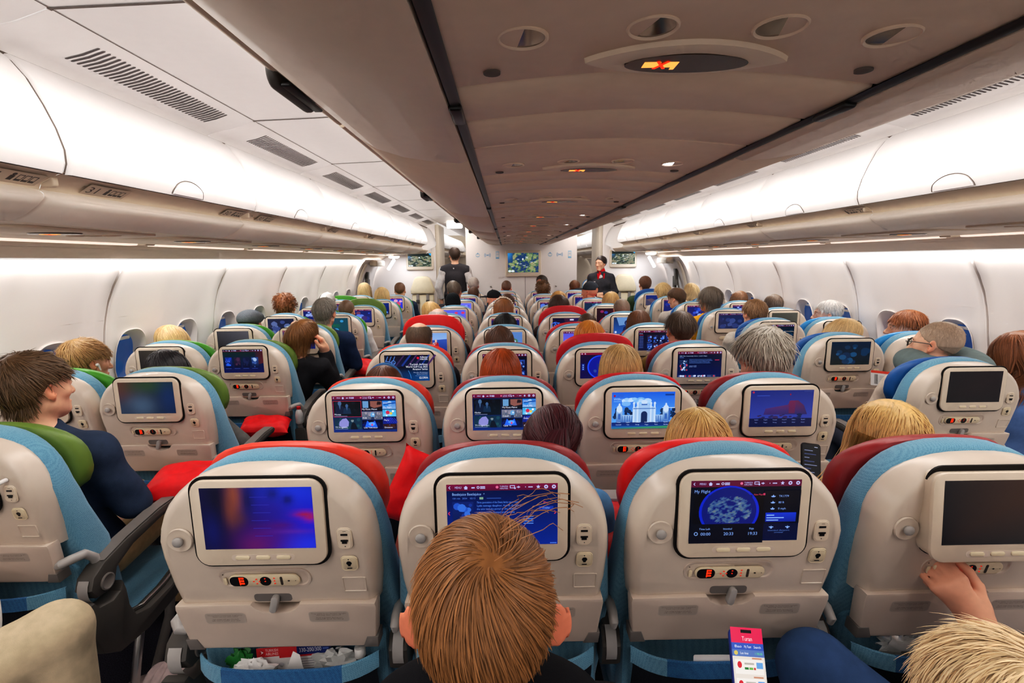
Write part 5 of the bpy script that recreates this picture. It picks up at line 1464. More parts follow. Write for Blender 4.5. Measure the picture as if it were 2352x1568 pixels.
def skin_cols(V, o, brow=(.25, .17, .12), female=False):
    """albedo factors painted per vertex: lips, brows, eyes, warm ears and cheeks"""
    p = V-np.array(o); x, y, z = p.T
    C = np.ones((len(V), 3))
    def mix(m, col):
        C[:] = C*(1-m[:, None])+np.array(col)*m[:, None]
    ear = np.clip((np.abs(x)-.074)/.006, 0, 1)*(np.abs(z+.004) < .045)*(np.abs(y+.008) < .035)
    mix(ear*.75, (1.0, .62, .52))
    mix(np.exp(-(((np.abs(x)-.045)/.02)**2+((z+.028)/.02)**2))*(y > .03)*.35, (1, .72, .66))
    lips = (np.exp(-((x/.021)**4+((z+.0705)/.0085)**4)))*(y > .07); mix(lips*.8, (.86, .42, .40))
    e = (((np.abs(x)-.031)/.0125)**2+((z-.004)/.006)**2 < 1)*(y > .055)
    mix(e*1., (1.15, 1.25, 1.35)); ir = (((np.abs(x)-.031)/.0058)**2+((z-.004)/.0058)**2 < 1)*(y > .055); mix(ir*1., (.10, .09, .08))
    br = (np.abs(np.abs(x)-.031) < .020)*(np.abs(z-.0225-.002*np.sign(.035-np.abs(x))) < .0042)*(y > .05); mix(br*.85, brow)
    return C

BODIES = {}
def make_body(key, female=False, armL=None, armR=None, step=.0135, hs=.0055, hand_boxes=(((-.16, .5, .60), (.16, .70, .72)),), sleeve=.97, legs=None, zlo=-.01, fold_k=1., xw=.34):
    J = seated_joints(female, armL, armR)
    G = body_grid(step, hs, True, hand_boxes, zlo, .05, xw)
    F = Field(*G)
    torso_prims(F, J, female); arm_prims(F, J, female); leg_prims(F, legs=legs)
    F.cone(J['nk'], (0, .275, 1.12), .056 if not female else .047, .052 if not female else .044, .025)
    head_prims(F, HEAD0, female)
    V, Q = F.mesh(); body = (V, Q)
    F = Field(*G)   # top: follows the body, ends at neck and wrists
    torso_prims(F, J, female, .016); arm_prims(F, J, female, .014, False, sleeve)
    F.cone((0, .258, 1.0), (0, .268, 1.045), .078, .064, .03)
    X, Y, Z = F.grid((slice(None),)*3)
    fold = .005*np.sin(28*Z+9*np.sin(7*X+3)+11*Y)*np.sin(17*X+6*Z+5*np.sin(5*Y))+.003*np.sin(61*Z+25*X+14*Y)
    F.d += (fold*fold_k*.7).astype(np.float32)
    F.half((0, 0, -1), (0, 0, .50)); F.half((0, -.25, 1), (0, .262, 1.052), .012)
    top = F.mesh()
    F = Field(*G); leg_prims(F, .014, False, .93, legs); F.ell((0, .335, .55), (.172, .125, .105), .03); F.half((0, 0, 1), (0, 0, .62)) if legs is None or legs is STAND else None
    tr = F.mesh()
    F = Field(*G)
    for s in (-1, 1):
        an, toe = (legs or LEGS0)[s][2:]
        F.cone((an[0], an[1]-.02, toe[2]+.02), (toe[0], toe[1]+.005, toe[2]+.005), .048, .038, .02)
    F.half((0, 0, -1), (0, 0, toe[2]-.031)); sho = F.mesh()
    BODIES[key] = dict(body=body, top=top, trousers=tr, shoes=sho, female=female)
    return BODIES[key]
def pose(V, yaw=0., tilt=0., nod=0., sway=0., o=HEAD0, lean=0.):
    """turns the head (and the hair with it) on the neck; sway leans the upper body sideways, lean forwards"""
    V = np.array(V, dtype=np.float64)
    if yaw or tilt or nod:
        c = np.array([0., .268, 1.075]) + (np.array(o)-np.array(HEAD0))
        t = np.clip((V[:, 2]-(c[2]-.055))/.085, 0, 1); t = t*t*(3-2*t)
        # long hair and shoulders: only what is near the head axis turns
        r = np.hypot(V[:, 0]-c[0], V[:, 1]-c[1]); t = t*np.clip((.30-r)/.08, 0, 1)
        p = V-c
        def rot(p, a, i, j):
            q = p.copy(); ca, sa = np.cos(a), np.sin(a); q[:, i] = p[:, i]*ca-p[:, j]*sa; q[:, j] = p[:, i]*sa+p[:, j]*ca; return q
        p = rot(p, nod*t, 1, 2); p = rot(p, -tilt*t*-1, 2, 0) if tilt else p; p = rot(p, yaw*t, 0, 1)
        V = p+c
    if sway or lean:
        h = np.clip(V[:, 2]-.62, 0, 2)
        f = (V[:, 1] < .62)*1.
        V[:, 0] += sway*h*f; V[:, 1] += lean*h*f; V[:, 2] -= (.5*sway*sway+.5*lean*lean)*h*f
    return V
# ================================================================== hair: a cap on the scalp plus many locks
def mat_hair():
    m, nt, b = new_mat('hair'); N, L = nt.nodes, nt.links
    oi = N.new('ShaderNodeObjectInfo'); at = N.new('ShaderNodeAttribute'); at.attribute_name = 'Col'
    mx = N.new('ShaderNodeMix'); mx.data_type = 'RGBA'; mx.blend_type = 'MULTIPLY'; mx.inputs[0].default_value = 1
    L.new(oi.outputs['Color'], mx.inputs[6]); L.new(at.outputs['Color'], mx.inputs[7]); L.new(mx.outputs[2], b.inputs['Base Color'])
    b.inputs['Roughness'].default_value = .42; b.inputs['Specular IOR Level'].default_value = .35
    return m
M['hair'] = mat_hair()
M['skin'] = mat('skin', (255, 255, 255), .5, .35, objcol=True, attr=True, noise=.05, nscale=60)
M['skin'].node_tree.nodes['Principled BSDF'].inputs['Subsurface Weight'].default_value = 0.
M['cloth'] = mat('clothing', (255, 255, 255), .85, .15, objcol=True, noise=.10, nscale=40, bump=.3, bscale=500)
M['shoe'] = mat('shoe', (30, 28, 28), .5, .4, noise=.1)
def hsdf(P, grow=0.):
    """distance to the hair-bearing part of the head, in head coordinates"""
    def e(c, r):
        q = P-np.array(c); r = np.array(r); u = q/r; k0 = np.sqrt((u*u).sum(1))+1e-9; k1 = np.sqrt(((u/r)**2).sum(1))+1e-9; return k0*(k0-1)/k1
    a = e((0, -.014, .032), (.075, .094, .085)); b = e((0, .022, .012), (.067, .070, .078)); c = e((0, .02, -.045), (.055, .060, .066))
    n = np.hypot(P[:, 0], P[:, 1]+.012+.12*(P[:, 2]+.1)*0)-.055; n = np.maximum(n, P[:, 2]+.05)
    sh = np.linalg.norm(np.stack([np.maximum(np.abs(P[:, 0])-.13, 0), (P[:, 1]+.02), P[:, 2]+.215], 1), axis=1)-.062
    return np.minimum(np.minimum(np.minimum(a, b), np.minimum(c, n)), sh)-grow
def hgrad(P):
    e = 1e-3; g = np.stack([hsdf(P+np.eye(3)[i]*e)-hsdf(P-np.eye(3)[i]*e) for i in range(3)], 1)
    return g/(np.linalg.norm(g, axis=1)[:, None]+1e-9)
STY = dict(
    # hairline: front z at the brow, nape z, side z (over the ear), thickness, lock length, count, fall: how strongly locks hang
    short=dict(front=.068, nape=-.058, side=.012, th=.010, ln=.045, n=1500, fall=.25, w=0.0012, rough=0.28),
    buzz=dict(front=.072, nape=-.05, side=.016, th=.004, ln=.012, n=1300, fall=.1, w=0.0008, rough=.3),
    crop=dict(front=.070, nape=-.060, side=.016, th=.015, ln=.055, n=1900, fall=.35, w=0.0012, rough=0.42),
    mop=dict(front=.045, nape=-.085, side=-.02, th=.022, ln=.10, n=2400, fall=.6, w=0.0012, rough=0.26),
    shag=dict(front=.06, nape=-.075, side=.014, th=.026, ln=.085, n=2800, fall=.45, w=0.0013, rough=0.55),
    curly=dict(front=.06, nape=-.06, side=.0, th=.026, ln=.06, n=1200, fall=.2, w=.0026, rough=1.2, curl=1),
    bald=dict(front=.02, nape=-.062, side=.014, th=.007, ln=.035, n=1200, fall=.4, w=0.001, rough=0.25, bald=.060),
    bob=dict(front=.055, nape=-.12, side=-.09, th=.020, ln=.21, n=3400, fall=1., w=0.0014, rough=.16, cover=1),
    long=dict(front=.055, nape=-.16, side=-.12, th=.022, ln=.36, n=4000, fall=1., w=0.0014, rough=.16, cover=1),
    tied=dict(front=.066, nape=-.055, side=.0, th=.010, ln=.13, n=2400, fall=0., w=0.0011, rough=.15, tie=1),
    undercut=dict(front=.068, nape=-.062, side=.012, th=.006, ln=.02, n=1400, fall=.2, w=0.001, rough=.3, topmop=1),
)
_HAIR = {}
def hair_mesh(style, seed=0, dens=1., part=0., fine=.006):
    """cap and locks in head coordinates; one mesh with a brightness per lock"""
    key = (style, seed, dens, part)
    if key in _HAIR: return _HAIR[key]
    S = STY[style]; r = np.random.RandomState(seed+11)
    # --- cap
    F = Field(axis(-.14, .14, fine), axis(-.17, .15, fine), axis(-.20, .17, fine))
    th = S['th']
    F.ell((0, -.014, .032), (.075+th*.75, .094+th*.8, .085+th), .01); F.ell((0, .022, .012), (.067+th*.7, .070+th*.5, .078+th), .015)
    if S.get('cover'): F.cone((0, -.03, .0), (0, -.045, S['nape']+.01), .080+th*.4, .070+th*.4, .03, sq=(1.08, .95, 1))
    elif S['nape'] < -.07: F.cone((0, -.035, -.01), (0, -.045, S['nape']+.02), .066+th*.3, .058, .03)
    else: F.cone((0, -.045, .0), (0, -.045, S['nape']+.045), .056+th*.3, .044+th*.3, .03)
    X, Y, Z = F.grid((slice(None),)*3)
    # hairline height as a function of y: front -> side -> nape
    fy = np.array([-.14, -.085, -.045, -.005, .03, .055, .078, .10, .14]); cov = S.get('cover')
    fz = np.array([S['nape'], S['nape'], (S['nape']+S['side'])/2 if not cov else S['nape'], S['side'], S['side']+(.004 if not cov else -.02), (S['side']*.4+S['front']*.6) if not cov else S['side']*.5, S['front'], S['front']+.01, .12])
    H = np.interp(Y, fy, fz)
    if cov:
        H = np.where(np.abs(X) > .056, np.interp(Y, [-.14, .03, .06, .09, .11], [S['nape'], S['side'], S['side']*.55, .06, .12]), H)
    rg = .004*np.sin(90*X+20*Y)+.003*np.sin(140*Y+37*X)
    v = (H-Z)+rg
    F.merge((slice(None),)*3, (v*.8).astype(np.float32), .006, 'i')
    if S.get('bald'): F.ell((0, .012, .112), (.056, .085, .055), .012, 's')
    F.d += (.0022*np.sin(120*X+60*np.sin(9*Z)+30*Y)*np.sin(100*Y+40*Z)*S['rough']).astype(np.float32)
    V, Q = F.mesh()
    cv = .9+.10*np.sin(300*V[:, 0]+80*V[:, 2]+40*np.sin(30*V[:, 1])); 
    Vs, Qs, Cs = [V], [Q], [cv]; base = len(V)
    # --- locks
    n = int(S['n']*dens)
    if n > 0:
        u = r.rand(n*6, 3)*2-1; u /= np.linalg.norm(u, axis=1)[:, None]
        R = u*np.array([.075+th*.6, .094+th*.6, .085+th*.8])*1.0+np.array([0, -.014, .032])
        Hh = np.interp(R[:, 1], fy, fz)
        ok = (R[:, 2] > Hh-.0) & (R[:, 2] > -.06)
        if S['side'] >= .01: ok &= ~((np.abs(R[:, 0]) > .052) & (R[:, 2] < .045) & (R[:, 1] > -.055))
        if S.get('bald'): ok &= ~((R[:, 2] > S['bald']) & (np.hypot(R[:, 0]/.06, (R[:, 1]-.01)/.085) < 1))
        R = R[ok][:n]; n = len(R)
        whorl = np.array([.012, -.055, .118]) if not cov else np.array([part*.03, .03, .125])
        if S.get('tie'): whorl = None
        K = 8; seg = S['ln']/(K-1)*(.7+.5*r.rand(n))
        if S.get('topmop'): seg = np.where(R[:, 2] > .062, .09/(K-1), seg)
        P = R.copy(); path = [P.copy()]
        jit = r.randn(n, 3)*.35*S['rough']
        for k in range(K-1):
            g = hgrad(P)
            if whorl is not None:
                if cov: d = np.stack([np.clip((P[:, 0]-part*.03)/.045, -1, 1)*.6, np.where(P[:, 1] > .02, .12, -.35), np.full(n, -.45)], 1)*np.where(P[:, 2] > .05, 1., .25)[:, None]
                else:
                    d = P-whorl; d /= np.linalg.norm(d, axis=1)[:, None]+1e-6
                    sw = np.stack([-d[:, 1], d[:, 0], 0*d[:, 0]], 1); d = d+sw*.45
            else:
                d = np.array([0, -.125, .01])-P; d /= np.linalg.norm(d, axis=1)[:, None]+1e-6
            d = d-g*(d*g).sum(1)[:, None]*.9
            d /= np.linalg.norm(d, axis=1)[:, None]+1e-6
            d = d+np.array([0, 0, -1.])*S['fall']*(.35 if not cov else 1.2)
            d = d+jit*(1 if not S.get('curl') else 0)
            if S.get('curl'): d = d*.4+g*.5+1.1*np.stack([np.sin(k*2.1+r.rand(n)*.5+P[:, 0]*90), np.cos(k*2.1+P[:, 1]*80), np.sin(k*1.7+P[:, 2]*90)], 1)
            d /= np.linalg.norm(d, axis=1)[:, None]+1e-6
            P = P+d*seg[:, None]
            off = th*(.78+.35*((np.arange(n)*.618) % 1))
            if S.get('tie'): off = off*.9
            ds = hsdf(P)
            push = np.clip(off-ds, 0, .05); P = P+hgrad(P)*push[:, None]
            path.append(P.copy())
        path = np.stack(path, 1)                                   # n,K,3
        t = np.gradient(path, axis=1); t /= np.linalg.norm(t, axis=2)[:, :, None]+1e-9
        up = np.stack([hgrad(path[:, k]) for k in range(K)], 1)
        b = np.cross(t, up); b /= np.linalg.norm(b, axis=2)[:, :, None]+1e-9
        wd = S['w']*(.7+.8*r.rand(n))[:, None]*np.array([.7]+[1]*(K-3)+[.7, .2])[None, :]
        A = path-b*wd[:, :, None]; B = path+b*wd[:, :, None]
        top = path+np.cross(b, t)*wd[:, :, None]*.55*np.sign((np.cross(b, t)*up).sum(2))[:, :, None]
        W = np.stack([A, top, B], 2).reshape(-1, 3)                # n,K,3pts
        i = np.arange(n)[:, None, None]*K*3; k = np.arange(K-1)[None, :, None]*3; j = np.arange(2)[None, None, :]
        q0 = base+i+k+j; q = np.stack([q0, q0+1, q0+4, q0+3], -1).reshape(-1, 4)
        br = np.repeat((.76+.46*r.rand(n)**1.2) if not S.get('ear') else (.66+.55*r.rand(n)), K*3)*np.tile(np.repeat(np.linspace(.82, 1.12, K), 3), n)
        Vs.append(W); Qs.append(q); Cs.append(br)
    V = np.concatenate(Vs); Q = np.concatenate(Qs); c = np.concatenate(Cs)
    _HAIR[key] = (V, Q, np.stack([c, c*.985, c*.96], 1)); return _HAIR[key]
# ================================================================== the passengers
SKIN = C8(236, 182, 152)
LODS = {0: dict(step=.0125, hs=.005), 1: dict(step=.0175, hs=.0068, hand_boxes=()), 2: dict(step=.024, hs=.0088, hand_boxes=())}
def body_for(lod, female):
    k = ('std', lod, female)
    if k not in BODIES: make_body(k, female, **LODS[lod])
    return BODIES[k]
_SHARED = {}
def add_person(label, loc, B, hair, haircol, topcol, trcol=(70, 74, 90), skin=SKIN, scale=1., yaw=0., nod=0., tilt=0., sway=0., leanf=0., dens=1., seed=0, part=0., rotz=0., bald_tint=0., name='person', group=None, topmat=None, extras=(), hfine=.006, cut=None, shoes=True, hscale=1.):
    t = thing(name, label, 'person', loc, rotz, group, scale)
    rd = math.radians; kw = dict(yaw=rd(yaw), nod=rd(nod), tilt=rd(tilt), sway=sway, lean=leanf)
    V, Q = B['body']; cols = skin_cols(V, HEAD0, (.35, .26, .2), B['female'])
    V2 = pose(V, **kw)
    put('body', mesh_np('person_body', V2, Q, M['skin'], cols), t, color=skin)
    V, Q = B['top']; put('top', mesh_np('clothing_top', pose(V, sway=sway, lean=leanf), Q, topmat or M['cloth']), t, color=C8(*topcol))
    k = id(B)
    if k not in _SHARED: _SHARED[k] = (mesh_np('trousers', *B['trousers'], M['cloth']), mesh_np('shoes', *B['shoes'], M['shoe']))
    put('trousers', _SHARED[k][0], t, color=C8(*trcol))
    if shoes: put('shoes', _SHARED[k][1], t)
    if hair:
        V, Q, c = hair_mesh(hair, seed, dens, part, hfine)
        W = V*np.array([1, 1, 1])*hscale+np.array(HEAD0)
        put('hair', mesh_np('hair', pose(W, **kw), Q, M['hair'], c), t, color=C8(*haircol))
    for fn in extras: fn(t, kw)
    return t
def posed(me_vq, kw, m, nm, t, col=None):
    V, Q = me_vq; return put(nm, mesh_np(nm, pose(V, **kw), Q, m), t, color=col)
HC = HEAD0
def hgrid(f=.005, xw=.17): return axis(-xw, xw, f), axis(HC[1]-.17, HC[1]+.22, f), axis(HC[2]-.19, HC[2]+.19, f)
def hat(kind, col, m=None):
    def fn(t, kw):
        F = Field(*hgrid(.006)); x, y, z = HC
        if kind == 'beanie':
            F.ell((x, y-.014, z+.036), (.090, .108, .100), .01); F.ell((x, y-.02, z+.10), (.07, .085, .055), .03); F.half((0, .25, -1), (x, y, z+.012))
        elif kind == 'flatcap':
            F.ell((x, y-.02, z+.055), (.098, .118, .078), .01); F.ell((x, y+.06, z+.055), (.085, .075, .05), .03); F.ell((x, y+.125, z+.04), (.07, .05, .012), .01); F.half((0, -.15, -1), (x, y, z+.012))
        else:
            F.ell((x, y-.014, z+.045), (.087, .104, .092), .01); F.ell((x, y+.135, z+.040), (.068, .072, .010), .008); F.half((0, 0, -1), (x, y, z+.032))
            F.ell((x, y-.105, z+.045), (.035, .02, .016), .004, 's'); F.ell((x, y, z+.138), (.009, .009, .006), .003)
        F.d += (.0015*np.sin(220*F.ax[0])[:, None, None]*np.sin(200*F.ax[2])[None, None, :]).astype(np.float32) if kind == 'beanie' else 0
        posed(F.mesh(), kw, m or M['cloth'], {'beanie': 'beanie', 'flatcap': 'flat_cap'}.get(kind, 'cap'), t, C8(*col))
    return fn
def headband(col):
    def fn(t, kw):
        F = Field(*hgrid(.004)); x, y, z = HC
        F.ell((x, y-.014, z+.035), (.102, .118, .118), 0)
        G = Field(*hgrid(.004)); G.half((0, .5, 1), (x, y+.0, z+.085), .002, 's'); 
        X, Y, Z = F.grid((slice(None),)*3); pl = np.abs((Y-y-.012)*.94+(Z-z-.06)*.34*-1)-.011
        F.merge((slice(None),)*3, pl.astype(np.float32), .006, 'i'); F.half((0, 0, -1), (x, y, z-.01))
        posed(F.mesh(), kw, M['cloth'], 'headband', t, C8(*col))
    return fn
def headphones(t, kw):
    F = Field(*hgrid(.005)); x, y, z = HC
    for k in range(17):
        a = PI*k/16; F.ell((x+.106*math.cos(a), y-.01, z+.02+.126*math.sin(a)), (.010, .016, .010), .008)
    for s in (-1, 1): F.ell((x+s*.100, y-.008, z-.002), (.020, .036, .042), .006)
    posed(F.mesh(), kw, M['bezel'], 'headphones', t)
def glasses(t, kw):
    b = MB(); x, y, z = HC
    for s in (-1, 1):
        b.tube([(x+s*.0845, y-.012, z-.004), (x+s*.084, y+.0, z+.010), (x+s*.082, y+.06, z+.012), (x+s*.066, y+.108, z+.010)], .0022, 6)
        b.tube([(x+s*.034+.026*math.cos(q*PI/8), y+.112-.012*abs(math.cos(q*PI/8)) , z+.002+.018*math.sin(q*PI/8)) for q in range(17)], .0016, 5)
    b.tube([(x-.009, y+.115, z+.008), (x+.009, y+.115, z+.008)], .0018, 5)
    me = b.build('glasses', M['dgrey'], 50)
    co = np.array([v.co[:] for v in me.vertices]); co = pose(co, **kw); me.vertices.foreach_set('co', co.astype(np.float32).ravel()); me.update()
    put('glasses', me, t)
def earbud(t, kw):
    F = Field(axis(.06, .12, .003), axis(HC[1]-.03, HC[1]+.04, .003), axis(HC[2]-.06, HC[2]+.03, .003)); x, y, z = HC
    F.ell((.088, y+.006, z-.008), (.010, .009, .009), .003); F.cone((.093, y+.010, z-.012), (.094, y+.018, z-.036), .0045, .004, .004)
    posed(F.mesh(), kw, M['bin'], 'earbud', t)
def ponytail(col, dx=-.09):
    def fn(t, kw):
        r = np.random.RandomState(5); n = 420; K = 9; P = []
        for i in range(n):
            a = r.rand()*2*PI; q = math.sqrt(r.rand()); pts = []
            for k in range(K):
                u = k/(K-1.); w = .018+.036*math.sin(min(1, u*1.6)*PI*.55)
                pts.append((HC[0]+dx*u**.7+q*w*math.cos(a)*1.1, HC[1]-.105-.035*math.sin(u*PI)+q*w*math.sin(a)*.8, HC[2]+.085+.03*math.sin(u*PI*.8)-.34*u**1.25))
            P.append(pts)
        P = np.array(P); W = []; 
        b = np.array([.0024, 0, 0])
        V = np.stack([P-b, P+np.array([0, -.0012, 0]), P+b], 2).reshape(-1, 3)
        i = np.arange(n)[:, None, None]*K*3; k = np.arange(K-1)[None, :, None]*3; j = np.arange(2)[None, None, :]
        q0 = i+k+j; Q = np.stack([q0, q0+1, q0+4, q0+3], -1).reshape(-1, 4)
        c = np.repeat(.6+.8*r.rand(n), K*3)
        put('ponytail', mesh_np('ponytail', pose(V, **kw), Q, M['hair'], np.stack([c, c, c], 1)), t, color=C8(*col))
        m = MB(); m.lathe([(.02, -.008), (.024, -.004), (.024, .004), (.02, .008)], 14); 
    return fn
def sidefall(col):
    def fn(t, kw):
        r = np.random.RandomState(6); n = 700; K = 10; P = []
        for i in range(n):
            a = r.rand(); b_ = r.randn()*.016; q = r.rand()
            pts = []
            for k in range(K):
                u = k/(K-1.)
                pts.append((HC[0]-.08-.03*q-(.06+.20*a)*u**1.5-.02*math.sin(u*PI)*q, HC[1]-.07+.05*q-.02*u+b_*(1-.4*u), HC[2]+.04-.36*u+.13*a*u**2.4))
            P.append(pts)
        P = np.array(P); b = np.array([.0009, .0012, .0005])
        V = np.stack([P-b, P+np.array([-.0006, -.0009, 0]), P+b], 2).reshape(-1, 3)
        i = np.arange(n)[:, None, None]*K*3; k = np.arange(K-1)[None, :, None]*3; j = np.arange(2)[None, None, :]
        q0 = i+k+j; Q = np.stack([q0, q0+1, q0+4, q0+3], -1).reshape(-1, 4); c = np.repeat(.76+.46*r.rand(n), K*3)
        put('loose_hair', mesh_np('loose_hair', V, Q, M['hair'], np.stack([c, c*.985, c*.96], 1)), t, color=C8(*col))
    return fn
M['knit'] = mat('crochet_knit', (255, 255, 255), .9, .1, objcol=True, noise=.45, nscale=130, bump=1., bscale=150)
M['rib'] = mat('rib_knit', (255, 255, 255), .9, .1, objcol=True, noise=.3, nscale=200, bump=.8, bscale=260)

def seat_base(key):
    a = {'M': lambda: (MIDX[key[2]], ymid(key[1])), 'L': lambda: (-1.81 if key[2] == 'a' else -2.30, yside(key[1])), 'R': lambda: (1.81 if key[2] == 'a' else 2.30, yside(key[1]))}
    return a[key[0]]()
def sit(key, px, ytop, hair, haircol, topcol, label, female=False, yaw=0., nod=0., tilt=0., B=None, lod=None, dy=0., topgap=.018, **kw):
    sx, sy = seat_base(key)
    n = key[1]
    if lod is None: lod = 0 if n <= 2 else (1 if n <= 4 else 2)
    dy += .045; Y = sy+.285+dy
    p = at(px, ytop, Y)
    s = max(.86, min(1.07, (p.z-topgap)/1.305))
    dz = (p.z-topgap)-1.305*s
    dz = min(0., max(dz, -.20))
    dx = p.x-sx; x = sx+max(-.05, min(.05, dx))
    sway = (p.x-x)/s/.565
    B = B or body_for(lod, female)
    dens = {0: 1.5, 1: 1., 2: .45}[lod]
    return add_person(label, (x, sy+.285*(1-s)+dy, dz), B, hair, haircol, topcol, scale=s, yaw=yaw, nod=nod, tilt=tilt, sway=sway, female=None or False, **kw) if False else add_person(label, (x, sy+.285*(1-s)+dy, dz), B, hair, haircol, topcol, scale=s, yaw=yaw, nod=nod, tilt=tilt, sway=sway, dens=dens, seed=int(px) % 97, hfine={0: .005, 1: .007, 2: .009}[lod], **kw)

BL = (228, 188, 128)
# --- special poses
ear_arm = ((.275, .40, .80), (.150, .355, 1.075), (-.30, -.28, 1.), (.9, .35, .25), -1, .55)
PHONE = make_body('phone', False, armR=ear_arm, hand_boxes=(((.02, .24, 1.05), (.21, .42, 1.30)),), **{k: v for k, v in LODS[1].items() if k != 'hand_boxes'})
TOPH = make_body('hand_on_seat', False, armL=((-.30, .30, 1.0), (-.215, .215, 1.10), (.85, -.35, .05), (.0, -.2, 1), -1, .35, .6), hand_boxes=(((-.30, .08, 1.03), (.02, .3, 1.17)),), **{k: v for k, v in LODS[1].items() if k != 'hand_boxes'})
EARS = make_body('hands_at_ears', True, armL=((-.29, .36, .88), (-.155, .33, 1.06), (.30, -.2, 1.), (-.9, -.2, .2), -1, .5), armR=((.29, .36, .88), (.155, .33, 1.06), (-.30, -.2, 1.), (.9, -.2, .2), -1, .5), step=.02, hs=.0075, hand_boxes=(((-.2, .24, 1.0), (.2, .38, 1.2)),))
CRO = make_body('wide_elbows', True, armL=((-.285, .30, .755), (-.12, .55, .70), (.5, .8, -.2), (0, .2, 1), -1, .5), armR=((.285, .30, .755), (.12, .55, .70), (-.5, .8, -.2), (0, .2, 1), -1, .5), **LODS[0])

# --- centre block
sit(('M', 1, 0), 660, 1052, 'bob', (110, 80, 50), (166, 196, 226), 'person in pale blue crochet top in the nearest leftmost centre seat, elbow showing', True, B=CRO, topmat=M['knit'])
sit(('M', 1, 1), 1272, 908, 'tied', (72, 20, 30), (104, 164, 216), 'person in light blue top with dark red ponytail leaning out of the nearest row', True, tilt=-6, yaw=8, B=CRO, extras=(ponytail((70, 18, 30), -.05),))
sit(('M', 1, 2), 1605, 932, 'bob', (214, 174, 112), (150, 60, 60), 'person with blond bob directly in front of the flight map seat', True, part=-.3)
sit(('M', 1, 3), 2045, 915, 'long', (228, 186, 122), (112, 102, 96), 'person with long blond hair over a grey ribbed top, nearest row right', True, part=.2, topmat=M['rib'], extras=(sidefall((228, 186, 122)),))
sit(('M', 2, 0), 880, 836, 'bob', (92, 52, 32), (70, 70, 110), 'person with brown hair and a blue headband in second centre row', True, extras=(headband((66, 112, 164)),))
sit(('M', 2, 1), 1150, 797, 'bob', (168, 74, 24), (60, 50, 50), 'person with copper red hair in front of the Turkish menu seat', True)
sit(('M', 2, 2), 1425, 787, 'bob', (196, 160, 108), (150, 110, 110), 'person with straight ash blond hair in front of the palace picture seat', True)
sit(('M', 2, 3), 1755, 748, 'shag', (178, 170, 158), (62, 104, 150), 'person with tousled grey hair and blue shirt in second centre row', yaw=14)
sit(('M', 3, 0), 962, 733, 'bald', (104, 88, 72), (60, 60, 66), 'person with balding crown and grey brown sides in third centre row')
sit(('M', 3, 1), 1147, 746, 'bob', (92, 60, 42), (120, 60, 60), 'person with smooth dark brown hair in third centre row', True)
sit(('M', 3, 2), 1353, 733, 'bob', (214, 138, 54), (120, 130, 110), 'person with ginger blond hair above a raised red headrest', True, part=.3)
sit(('M', 3, 3), 1565, 707, 'undercut', (92, 76, 64), (128, 104, 54), 'person with shaved sides and swept dark top in third centre row')
sit(('M', 4, 0), 1006, 702, 'bald', (214, 206, 200), (90, 60, 60), 'person with thin white hair behind a raised bright red headrest', skin=C8(240, 190, 172))
sit(('M', 4, 1), 1160, 718, 'mop', (30, 26, 26), (60, 60, 70), 'person with black hair in fourth centre row')
sit(('M', 4, 2), 1347, 712, 'buzz', (84, 62, 48), (70, 70, 80), 'person with cropped dark brown hair in fourth centre row')
sit(('M', 4, 3), 1467, 710, 'bob', (112, 72, 46), (110, 60, 50), 'person with chestnut bob in fourth centre row', True)
sit(('M', 5, 0), 993, 688, 'bob', BL, (90, 90, 100), 'person with yellow blond hair beside the thin white hair', True)
sit(('M', 5, 1), 1156, 684, 'bob', (150, 100, 60), (150, 120, 110), 'person wearing cream headphones with both hands at the ears', True, B=EARS, extras=(headphones,))
sit(('M', 5, 2), 1284, 676, 'mop', (76, 54, 42), (70, 60, 60), 'person with dark brown hair above the second raised red headrest')
sit(('M', 5, 3), 1428, 681, 'buzz', (140, 120, 104), (90, 90, 96), 'person with shaved round head in fifth centre row')
sit(('M', 6, 0), 1040, 672, None, (20, 20, 22), (40, 40, 44), 'person in a black beanie left of the centre aisle side', extras=(hat('beanie', (24, 28, 32)),), topgap=.03)
sit(('M', 6, 1), 1165, 671, 'short', (96, 66, 50), (70, 70, 80), 'person with short brown hair just beyond the headphones')
sit(('M', 6, 2), 1283, 667, 'bob', (210, 160, 96), (140, 110, 100), 'person with dark blond hair beyond the second raised red headrest', True)
sit(('M', 6, 3), 1402, 668, 'bob', (212, 172, 116), (120, 90, 90), 'person with honey blond bob in sixth centre row', True)
sit(('M', 7, 0), 1043, 641, 'short', (112, 100, 88), (50, 50, 56), 'person with short grey brown hair and glasses beyond the beanie', extras=(glasses,))
sit(('M', 7, 1), 1137, 661, None, (30, 28, 28), (70, 50, 50), 'person in a black cap turned to the left in seventh centre row', yaw=62, extras=(hat('cap', (30, 30, 34)),), topgap=.03)
sit(('M', 7, 3), 1357, 643, None, (30, 28, 28), (200, 190, 180), 'person in a dark grey cap with its peak pointing left', yaw=52, extras=(hat('cap', (54, 58, 66)),), topgap=.03, skin=C8(232, 160, 130))
sit(('M', 8, 0), 1087, 656, 'short', (100, 70, 54), (80, 80, 90), 'person with short brown hair in front of the pale grey hair')
sit(('M', 8, 2), 1247, 644, 'curly', (120, 86, 56), (110, 90, 80), 'person with curly brown hair in eighth centre row')
sit(('M', 9, 0), 1087, 634, 'short', (196, 184, 176), (110, 100, 100), 'person with pale grey hair in the last centre row', skin=C8(236, 170, 146))
sit(('M', 9, 1), 1163, 641, 'buzz', (112, 82, 64), (120, 90, 80), 'person with cropped brown hair below the centre monitor')
sit(('M', 9, 3), 1320, 641, 'short', (126, 84, 58), (100, 90, 90), 'person with reddish brown hair in the last row by the right aisle')
